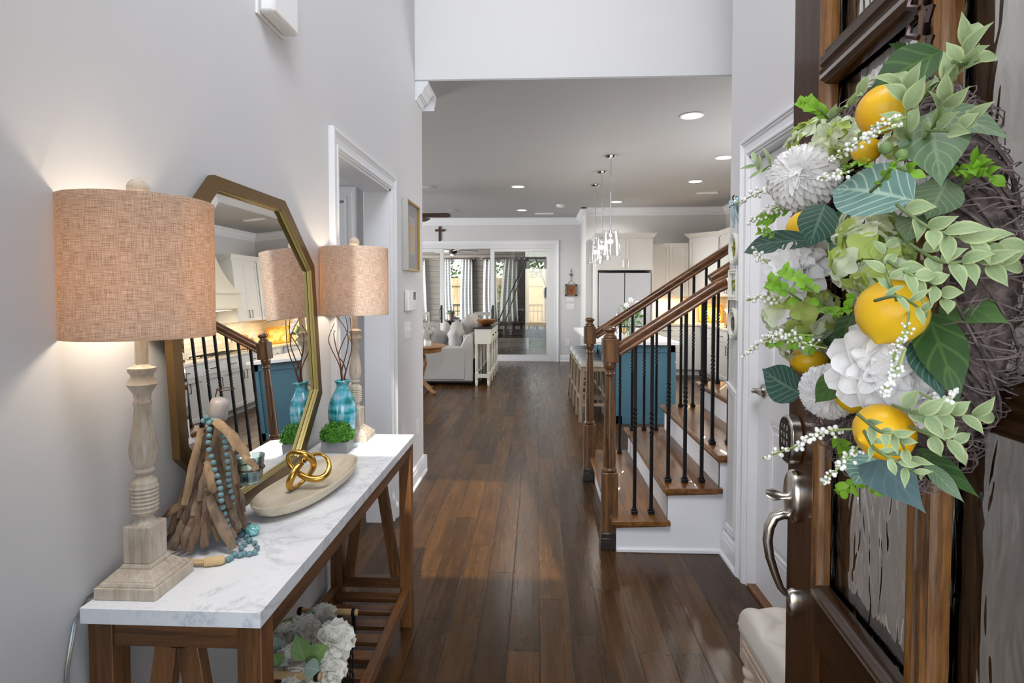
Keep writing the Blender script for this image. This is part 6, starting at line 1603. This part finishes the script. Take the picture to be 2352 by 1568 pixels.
def stad(mb, zc, rs, hz, o0, o1, n=14, ins=0):
    pts = []
    for k in range(n + 1): a = math.pi * k / n; pts.append((hs + (rs - ins) * math.cos(a), zc + hz - rs + (rs - ins) * math.sin(a)))
    for k in range(n + 1): a = math.pi + math.pi * k / n; pts.append((hs + (rs - ins) * math.cos(a), zc - hz + rs + (rs - ins) * math.sin(a)))
    N = len(pts); v = [dp(a, o, b) for o in (o0, o1) for a, b in pts]
    return mb._add(v, [tuple(range(N)), tuple(range(N, 2 * N))] + [(i, (i + 1) % N, N + (i + 1) % N, N + i) for i in range(N)])
m = MB(); stad(m, 1.152, .036, .050, 0, .024); m.build('lock_body', NK, kp, world=True, bevel=.004, smooth=50)
m = MB(); stad(m, 1.152, .036, .050, .024, .0265, ins=.005); m.build('keypad_face', plain('black_keypad', (.02, .018, .016), .15), kp, world=True, smooth=0)
kpf = MB()
def digit(mb, ch, sc_, zc, h):
    seg7 = {'0': 'abcdef', '1': 'bc', '2': 'abged', '3': 'abgcd', '4': 'fgbc', '5': 'afgcd', '6': 'afgedc', '7': 'abc', '8': 'abcdefg', '9': 'abcdfg'}[ch]
    w_ = h * .5; t_ = h * .14
    P = {'a': (0, h / 2, 1), 'g': (0, 0, 1), 'd': (0, -h / 2, 1), 'f': (-1, h / 4, 0), 'e': (-1, -h / 4, 0), 'b': (1, h / 4, 0), 'c': (1, -h / 4, 0)}
    for s in seg7:
        a, b, hor = P[s]
        if hor: dbox(mb, sc_ - w_ / 2, sc_ + w_ / 2, .0265, .0271, zc + b - t_ / 2, zc + b + t_ / 2)
        else: dbox(mb, sc_ + a * w_ / 2 - t_ / 2, sc_ + a * w_ / 2 + t_ / 2, .0265, .0271, zc + b - h / 4, zc + b + h / 4)
for i, ch_ in enumerate('1234567890'):
    r_, c_ = divmod(i, 3); c_ = c_ if i < 9 else 1
    digit(kpf, ch_, hs + (c_ - 1) * .016, 1.178 - r_ * .016, .008)
kpf.build('keypad_digits', plain('pale_digits', srgb(170, 170, 168), .4), kp, world=True, smooth=0)
gh = thing('grip_handleset', 'satin nickel grip handle with thumb latch on the open front door', 'door handle', tuple(dp(hs, 0, 1.0)))
m = MB(); oval(m, hs, 1.035, .034, .054, 0, .018, .003); m.build('latch_plate', NK, gh, world=True, smooth=50)
m = MB(); c = [dp(hs, .018, 1.034), dp(hs, .030, 1.034), dp(hs, .046, 1.036), dp(hs, .060, 1.040)]; m.tube(c, [.006, .009, .014, .008], 12, flat=.35); m.build('thumb_latch', NK, gh, world=True, smooth=60)
m = MB(); c = [dp(hs, .010, .994), dp(hs, .026, .996), dp(hs, .043, .989), dp(hs, .053, .968), dp(hs, .056, .94), dp(hs, .051, .905), dp(hs, .040, .87), dp(hs, .029, .842), dp(hs, .020, .832), dp(hs, .010, .828)]
m.tube(c, [.009, .010, .0105, .0105, .010, .009, .008, .007, .0065, .006], 14); m.build('grip', NK, gh, world=True, smooth=80)
m = MB(); oval(m, hs, .812, .014, .030, 0, .014, .002); m.build('lower_mount', NK, gh, world=True, smooth=50)

# ================================================================== WREATH
def wp(u, v, off):                                # point on a plane parallel to the door face, off metres in front of it
    r = sight(u, v); q = DORG + DN * off; t = (q - EYEV).dot(DN) / r.dot(DN); return EYEV + r * t
def px(u, v, off): p = wp(u, v, off); return (p - EYEV).dot(FW) / FOC       # metres per pixel there
wr = thing('lemon_wreath', 'lemon, white peony and greenery wreath hung on the open front door', 'wreath', tuple(dp(.458, .05, 1.48)))
tocam = Vector((-.35, -.93, .05))
# vine ring
WC, WR_ = (.458, .045, 1.462), .212
random.seed(77)
VB = NT('brown_grapevine'); n_ = VB.noise(VB.coord((1, 1, 1)), 70, 4, .7); VB.set(Base_Color=VB.ramp(n_, [(.35, srgb(52, 44, 44)), (.65, srgb(122, 108, 108))]), Roughness=.9); VB = VB.mat
m = MB(); N = 90
def ringp(a, rad=WR_, o=0.0): return dp(WC[0] + rad * math.cos(a), WC[1] + o, WC[2] + rad * 1.06 * math.sin(a))
m.tube([ringp(2 * math.pi * k / 40) for k in range(40)], .026, 10, closed=True)
for i in range(46):
    a0 = random.uniform(0, 6.28); L_ = random.uniform(1.2, 3.0); ph = random.uniform(0, 6.28); fr_ = random.uniform(3, 9); rr_ = random.uniform(.022, .036); pts = []
    for k in range(26):
        a = a0 + L_ * k / 25; b = ph + fr_ * a; pts.append(ringp(a, WR_ + rr_ * math.cos(b), rr_ * math.sin(b)))
    m.tube(pts, random.uniform(.0014, .0028), 4, cap=False)
m.build('vine_ring', VB, wr, world=True, smooth=60)
m = MB()
for i in range(1500):
    a = random.uniform(0, 6.28); b = random.uniform(0, 6.28); rr_ = random.uniform(.024, .036); pts = []
    da = random.uniform(-.08, .08); db = random.uniform(-1.6, 1.6)
    for k in range(5): t = k / 4; pts.append(ringp(a + da * t, WR_ + (rr_ + .010 * math.sin(3 * t)) * math.cos(b + db * t), (rr_ + .010 * math.sin(3 * t)) * math.sin(b + db * t)))
    m.tube(pts, .0008, 3, cap=False)
o = m.build('moss_fibres', plain('dry_moss_fibre', srgb(122, 108, 108), .9), wr, world=True, smooth=0); o['kind'] = 'stuff'
HGM = plain('bronze_hanger', srgb(52, 36, 34), .35, .6)
hgp = MB(); dbox(hgp, .480, .506, .002, .010, 1.66, 2.44)
for i in range(22):
    z = 1.70 + i * .036
    for sg in (-1, 1): hgp.tube([dp(.493 + sg * .006, .012, z), dp(.493 + sg * .020, .018, z + .008), dp(.493 + sg * .024, .014, z + .024), dp(.493 + sg * .012, .012, z + .028)], .004, 6)
tag(hgp.build('wreath_hanger', HGM, smooth=50), 'ornate dark metal hanger running down the open front door above the wreath', 'hanger')
hook = MB(); 
# lemons
LM = NT('lemon_skin'); n_ = LM.noise(LM.coord(), 14, 3); LM.set(Base_Color=LM.ramp(n_, [(.3, srgb(238, 172, 16)), (.55, srgb(248, 198, 30)), (.8, srgb(250, 210, 66))]), Roughness=.38, Subsurface_Weight=.06); LM.bump(LM.noise(LM.coord(), 500, 2), .15, .001); LM = LM.mat
def lemon(u, v, off, ru, rv, ax=(0, 0, 1), tip=.12):
    p = wp(u, v, off); k = px(u, v, off); q = Vector(ax).normalized(); r_ = ru * k * .93; L_ = rv * k * .97
    prof = [(0, -1.0 - tip), (.10, -1.0 - tip * .6), (.22, -.97), (.5, -.86), (.8, -.6), (.97, -.25), (1, 0), (.97, .25), (.8, .6), (.5, .86), (.2, .98), (0, 1.02)]
    m = MB(); m.T = Matrix.Translation(p) @ q.to_track_quat('Z', 'Y').to_matrix().to_4x4(); m.lathe([(a * r_, b * L_) for a, b in prof], seg=28); m.build('lemon', LM, wr, world=True, smooth=80)
for a in ((2026, 252, .135, 62, 50, (-.9, -.3, .3)), (1990, 345, .115, 34, 30), (1848, 532, .10, 44, 50), (2048, 716, .135, 80, 78, (.45, .1, .9), .1), (1858, 828, .10, 44, 36), (1958, 905, .115, 42, 42), (2030, 992, .14, 70, 64, (.8, .2, .2))): lemon(*a)
def tri(x): return x if isinstance(x, tuple) else (x, x, x)
# big flowers
for kind, u, v, off, rp, d in (('mum', 1836, 398, .155, 84, (-.6, -.75, .2)), ('peony', 1822, 612, .150, 70, (-.7, -.6, .3)), ('peony', 2022, 846, .125, 98, (-.4, -.9, .15)), ('mum', 1900, 905, .120, 68, (-.55, -.8, -.1)), ('peony', 2120, 930, .085, 56, (-.1, -.95, -.1)), ('peony', 2105, 440, .09, 50, (.1, -1, .1)), ('peony', 1895, 588, .10, 34, (.1, -1, -.2))):
    p = wp(u, v, off); r_ = rp * px(u, v, off); m = MB(); d = Vector(d).normalized()
    if kind == 'mum': mum(m, p - d * r_ * .3, d, r_ * 1.12, 200)
    else: peony(m, p - d * r_ * .55, d, r_ * 1.08, ((5, .06, .8), (7, .28, .9), (8, .5, 1.0), (9, .8, 1.05), (9, 1.15, 1.05)), ruff=.09)
    m.build('chrysanthemum' if kind == 'mum' else 'peony', PETW, wr, world=True, smooth=60)
HY1_, HY2_ = leafmat('lime_white_petal', srgb(226, 236, 200), srgb(244, 248, 236), .6, .3), leafmat('lime_petal', srgb(178, 200, 96), srgb(212, 226, 140), .6, .3)
for u, v, off, rp, d in ((1880, 318, .13, 66, (-.5, -.8, .3)), (2008, 590, .12, 80, (-.3, -.95, .1)), (1998, 520, .11, 62, (-.2, -.95, .3)), (2040, 640, .11, 58, (-.3, -.95, -.1)), (1832, 712, .14, 72, (-.5, -.85, .1)), (1835, 790, .12, 50, (-.5, -.8, -.2)), (2078, 318, .10, 36, (0, -1, .2)), (1950, 300, .115, 36, (-.2, -1, .2))):
    p = wp(u, v, off); r_ = rp * px(u, v, off); m = MB(); d = Vector(d).normalized(); hydrangea(m, p - d * r_ * .6, d, r_, 22, .42); m.build('hydrangea', [HY1_, HY2_], wr, world=True, smooth=60)
# large single leaves
V_T = veined('teal_veined_leaf', srgb(104, 146, 142), srgb(134, 170, 160), srgb(196, 222, 206), .8, .5, None, 8)
V_D = veined('dark_veined_leaf', srgb(48, 84, 76), srgb(66, 104, 92), srgb(128, 162, 142), .6, .5, None, 8)
V_G = veined('plain_green_leaf', srgb(72, 108, 58), srgb(98, 134, 76), srgb(120, 152, 96), .35, .5, None, 5)
V_M = veined('grey_green_leaf', srgb(92, 122, 92), srgb(120, 146, 112), srgb(162, 180, 148), .5, .5, None, 8)
V_B = veined('dusty_blue_leaf', srgb(92, 122, 128), srgb(112, 142, 146), srgb(140, 166, 166), .3, .6, None, 6)
V_DG = veined('deep_green_leaf', srgb(40, 76, 38), srgb(66, 102, 48), srgb(110, 140, 76), .4, .45, None, 4)
nz = Vector((-.45, -.85, .2))
for mt, u0, v0, u1, v1, wd, off0, off1, nn in (
    (V_DG, 2165, 118, 1992, 212, 92, .06, .12, nz), (V_DG, 2090, 150, 2040, 100, 40, .06, .10, nz), (V_M, 2128, 262, 2326, 322, 70, .09, .07, nz), (V_M, 2128, 262, 2162, 432, 128, .10, .11, nz),
    (V_T, 2100, 462, 1908, 438, 128, .13, .16, nz), (V_M, 2178, 412, 2128, 505, 88, .09, .10, nz), (V_D, 1896, 468, 1858, 570, 78, .15, .16, nz), (V_D, 1890, 552, 1708, 582, 52, .13, .17, nz),
    (V_D, 1842, 905, 1750, 846, 84, .12, .16, (-.5, -.8, -.2)), (V_G, 1960, 832, 1872, 925, 52, .13, .15, nz), (V_G, 2165, 690, 2322, 744, 84, .07, .05, nz), (V_DG, 2128, 716, 2204, 936, 92, .09, .09, nz),
    (V_D, 2108, 778, 2166, 918, 70, .10, .10, nz), (V_T, 2006, 1040, 1962, 1112, 90, .12, .13, nz), (V_B, 2000, 1040, 2128, 1180, 104, .115, .11, nz), (V_DG, 2106, 1030, 2252, 1144, 46, .08, .06, nz),
    (V_M, 2122, 1060, 2215, 1154, 34, .09, .07, nz), (V_DG, 1975, 770, 1925, 850, 60, .08, .09, nz), (V_DG, 1935, 480, 1905, 620, 60, .06, .08, nz), (V_DG, 1900, 770, 1960, 800, 46, .08, .08, nz), (V_M, 2110, 470, 2080, 560, 60, .08, .09, nz), (V_D, 1910, 555, 1935, 590, 30, .12, .12, nz),
    (V_DG, 2040, 420, 1960, 480, 60, .07, .09, nz), (V_DG, 1960, 720, 1930, 790, 46, .09, .10, nz), (V_M, 2075, 1045, 1990, 1010, 30, .14, .15, nz)):
    a, b = wp(u0, v0, off0), wp(u1, v1, off1); k = px((u0 + u1) / 2, (v0 + v1) / 2, (off0 + off1) / 2)
    leaf_obj('leaf', mt, wr, a, b, wd * k * 1.1, nn, curl=.08, fold=.14, shape=.75 if wd > 60 else .9, nu=8, nv=14)
# sprays
VARI = veined('variegated_pale_leaf', srgb(140, 164, 118), srgb(164, 184, 138), srgb(184, 198, 156), .3, .5, srgb(186, 200, 148), 5)
LIME = leafmat('lime_leaf', srgb(112, 170, 36), srgb(158, 206, 70), .5, .35)
STEMG = plain('spray_stem', srgb(120, 142, 88), .6)
def curve_pts(P, n=6):
    P = [Vector(p) for p in P]; out = []
    for a in range(len(P) - 1):
        p0, p1, p2, p3 = P[max(a - 1, 0)], P[a], P[a + 1], P[min(a + 2, len(P) - 1)]
        for j in range(n): t = j / n; out.append(.5 * ((2 * p1) + (-p0 + p2) * t + (2 * p0 - 5 * p1 + 4 * p2 - p3) * t * t + (-p0 + 3 * p1 - 3 * p2 + p3) * t ** 3))
    out.append(P[-1]); return out
def uvmesh(name, mats, parent, items, stem):
    """a spray in one mesh: leaves given as leaf functions plus a stem tube"""
    nu, nv = 4, 7; v = []; f = []; uvs = []; mi = []
    for fn in items:
        n0 = len(v); v += [fn(i / nu, j / nv) for j in range(nv + 1) for i in range(nu + 1)]
        for j in range(nv):
            for i in range(nu):
                f.append(tuple(n0 + q for q in (j * (nu + 1) + i, j * (nu + 1) + i + 1, (j + 1) * (nu + 1) + i + 1, (j + 1) * (nu + 1) + i))); uvs.append([(i / nu, j / nv), ((i + 1) / nu, j / nv), ((i + 1) / nu, (j + 1) / nv), (i / nu, (j + 1) / nv)]); mi.append(0)
    n0 = len(v); v += stem.v
    for q in stem.f: f.append(tuple(n0 + i for i in q)); uvs.append([(.5, .5)] * len(q)); mi.append(1)
    me = bpy.data.meshes.new(name); me.from_pydata([tuple(p) for p in v], [], f); uv = me.uv_layers.new()
    for p, us, k in zip(me.polygons, uvs, mi):
        p.material_index = k; p.use_smooth = True
        for li, c in zip(p.loop_indices, us): uv.data[li].uv = c
    for q in mats: me.materials.append(q)
    M = Matrix.Translation(-Vector(parent.location)); me.transform(M); me.update()
    o = bpy.data.objects.new(name, me); col.objects.link(o); o.parent = parent; return o
def spray(name, mt, path, off, n, L, wd, spread=.9, seed=0, nn=nz):
    random.seed(seed); P = curve_pts([wp(u, v, o) for (u, v), o in zip(path, off)]); k = px(path[1][0], path[1][1], off[1]); st = MB(); st.tube(P, [.0016 * (1 - .5 * i / len(P)) for i in range(len(P))], 5)
    it = []
    for i in range(n):
        t = .12 + .88 * (i + .5) / n; q = P[min(int(t * (len(P) - 1)), len(P) - 2)]; d = (P[-1] - P[0]).normalized()
        sd = d.cross(Vector(nn).normalized()) * (1 if i % 2 else -1)
        dr_ = (d * random.uniform(.4, 1.0) + sd * random.uniform(.5, 1.1) * spread + Vector(nn).normalized() * random.uniform(-.1, .5)).normalized()
        LL = L * k * random.uniform(.75, 1.2); it.append(leaf_fn(q, q + dr_ * LL, wd * k * random.uniform(.8, 1.15), Vector(nn) + Vector([random.uniform(-.4, .4) for _ in range(3)]), curl=.14, fold=.2, shape=.8))
    q = P[-1]; d = (P[-1] - P[-3]).normalized(); it.append(leaf_fn(q, q + d * L * k, wd * k, nn, curl=.1, fold=.2, shape=.8))
    return uvmesh(name, [mt, STEMG], wr, it, st)
for i, (path, off, n, L, wd) in enumerate((
    ([(2110, 345), (2160, 260), (2190, 180), (2225, 100)], (.10, .13, .12, .10), 11, 78, 36),
    ([(2110, 240), (2150, 190), (2210, 150), (2240, 140)], (.10, .13, .12, .11), 7, 60, 34),
    ([(2100, 330), (2080, 300), (2080, 230), (2070, 190)], (.11, .14, .14, .13), 7, 74, 34),
    ([(2130, 300), (2180, 300), (2210, 290), (2225, 275)], (.12, .13, .12, .11), 5, 60, 32),
    ([(2060, 470), (2130, 520), (2200, 545), (2290, 560)], (.15, .16, .13, .10), 10, 74, 38),
    ([(2090, 560), (2160, 600), (2230, 600), (2300, 610)], (.14, .14, .12, .09), 9, 74, 36),
    ([(2040, 600), (2090, 630), (2140, 650), (2170, 690)], (.17, .17, .15, .13), 8, 56, 30),
    ([(2050, 930), (2110, 950), (2170, 950), (2240, 955)], (.14, .14, .12, .09), 9, 60, 32),
    ([(2090, 980), (2140, 1000), (2180, 1010), (2200, 1030)], (.13, .13, .11, .09), 6, 52, 28),
    ([(1900, 280), (1925, 260), (1960, 235), (1975, 215)], (.14, .15, .14, .13), 5, 54, 22),
    ([(2010, 690), (2060, 680), (2100, 700), (2120, 720)], (.18, .19, .17, .15), 5, 50, 18),
    ([(1970, 950), (2020, 990), (2060, 1000), (2090, 1060)], (.19, .21, .20, .17), 9, 50, 20),
    ([(1985, 990), (2010, 1030), (2060, 1060), (2110, 1090)], (.19, .20, .19, .15), 7, 44, 16),
    ([(2060, 690), (2040, 640), (2030, 600), (2040, 560)], (.17, .18, .17, .15), 6, 48, 22),
    ([(1790, 400), (1770, 380), (1745, 395), (1735, 372)], (.15, .17, .18, .18), 5, 46, 12))):
    spray('variegated_sprig', VARI, path, off, n, L, wd, seed=i + 50)
for i, (path, off, n, L, wd) in enumerate((
    ([(1905, 275), (1885, 255), (1865, 245), (1840, 240)], (.14, .16, .17, .17), 16, 26, 20), ([(2150, 400), (2200, 395), (2240, 385), (2275, 405)], (.08, .09, .09, .08), 14, 38, 26), ([(2190, 430), (2230, 410), (2245, 380), (2240, 365)], (.08, .09, .09, .08), 9, 32, 22),
    ([(2000, 440), (2030, 410), (2050, 385), (2090, 395)], (.18, .19, .19, .18), 9, 34, 22), ([(1820, 480), (1790, 490), (1770, 505), (1755, 500)], (.15, .16, .17, .17), 12, 24, 15),
    ([(1800, 545), (1780, 540), (1760, 535), (1745, 535)], (.14, .16, .17, .17), 8, 18, 10), ([(1890, 700), (1860, 660), (1830, 640), (1800, 625)], (.16, .18, .19, .19), 12, 28, 20), ([(1840, 690), (1810, 670), (1785, 660), (1770, 650)], (.16, .18, .19, .19), 10, 26, 18),
    ([(1870, 700), (1910, 720), (1935, 715), (1950, 690)], (.15, .16, .16, .15), 13, 30, 22), ([(1990, 1060), (1970, 1100), (1950, 1115), (1930, 1125)], (.12, .12, .12, .12), 9, 30, 18), ([(2060, 1090), (2040, 1110), (2020, 1120), (2000, 1115)], (.11, .11, .11, .11), 9, 30, 16),
    ([(1900, 990), (1930, 1010), (1940, 1040), (1950, 1060)], (.12, .13, .13, .13), 8, 34, 24), ([(1880, 800), (1850, 790), (1810, 785), (1770, 790)], (.13, .15, .16, .17), 12, 26, 14), ([(1930, 390), (1950, 385), (1970, 375), (1990, 380)], (.15, .16, .16, .16), 7, 30, 18))):
    spray('lime_sprig', LIME, path, off, n, L, wd, seed=i + 90, spread=1.1)
BERRY = plain('white_berry', srgb(240, 240, 238), .5)
def berries(path, off, n, r_, seed, spread=11):
    random.seed(seed); P = curve_pts([wp(u, v, o) for (u, v), o in zip(path, off)]); k = px(path[1][0], path[1][1], off[1])
    m = MB(); m.mi = 1; m.tube(P, .0011, 5)
    for i in range(n):
        t = .25 + .75 * (i / n); q = P[min(int(t * (len(P) - 1)), len(P) - 1)]; e = q + Vector([random.uniform(-1, 1) for _ in range(3)]) * spread * k * (1.25 - .7 * t)
        m.mi = 1; m.tube([q, e], .0006, 3); m.mi = 0; m.sphere(e, r_ * k * random.uniform(.7, 1.15), 7, 5)
    m.build('berry_spray', [BERRY, leafmat('berry_stem', srgb(170, 196, 110), srgb(196, 214, 140))], wr, world=True, smooth=70)
for i, a in enumerate((([(1850, 445), (1800, 430), (1750, 440), (1690, 468)], (.14, .17, .18, .19), 34, 5.0), ([(1840, 480), (1790, 475), (1755, 490), (1722, 508)], (.14, .16, .18, .18), 28, 4.6), ([(1800, 640), (1770, 610), (1745, 590), (1735, 570)], (.15, .17, .18, .18), 26, 4.2), ([(1810, 680), (1780, 685), (1750, 682), (1715, 690)], (.15, .17, .18, .19), 26, 4.6),
    ([(1870, 770), (1800, 770), (1750, 785), (1706, 818)], (.14, .17, .18, .19), 44, 5.0), ([(1900, 800), (1850, 790), (1800, 775), (1765, 765)], (.15, .16, .17, .18), 40, 3.6), ([(1990, 985), (1900, 990), (1840, 1020), (1752, 1052)], (.14, .17, .19, .20), 48, 5.4), ([(1990, 1000), (1960, 1040), (1920, 1080), (1885, 1112)], (.13, .15, .17, .17), 44, 5.0),
    ([(2080, 800), (2060, 850), (2040, 880), (2030, 905)], (.16, .17, .18, .18), 48, 5.0), ([(2110, 900), (2150, 920), (2180, 915), (2200, 895)], (.12, .12, .12, .11), 30, 5.5), ([(2060, 290), (2000, 310), (1950, 340), (1905, 372)], (.15, .17, .18, .18), 50, 5.0), ([(2080, 270), (2060, 275), (2030, 285), (2000, 292)], (.17, .18, .18, .18), 26, 4.6), ([(1960, 390), (1930, 400), (1900, 405), (1880, 410)], (.15, .17, .17, .17), 30, 5.0), ([(2090, 700), (2080, 760), (2060, 800), (2050, 830)], (.13, .15, .16, .16), 40, 4.2))):
    berries(*a, seed=i + 200, spread=13)
m = MB(); m.sphere(wp(2072, 356, .15), .0055).sphere(wp(2035, 340, .15), .006); m.tube([wp(2072, 356, .15), wp(2090, 330, .12)], .001, 4); m.build('green_bud', leafmat('bud_green', srgb(120, 150, 90), srgb(150, 176, 120)), wr, world=True)
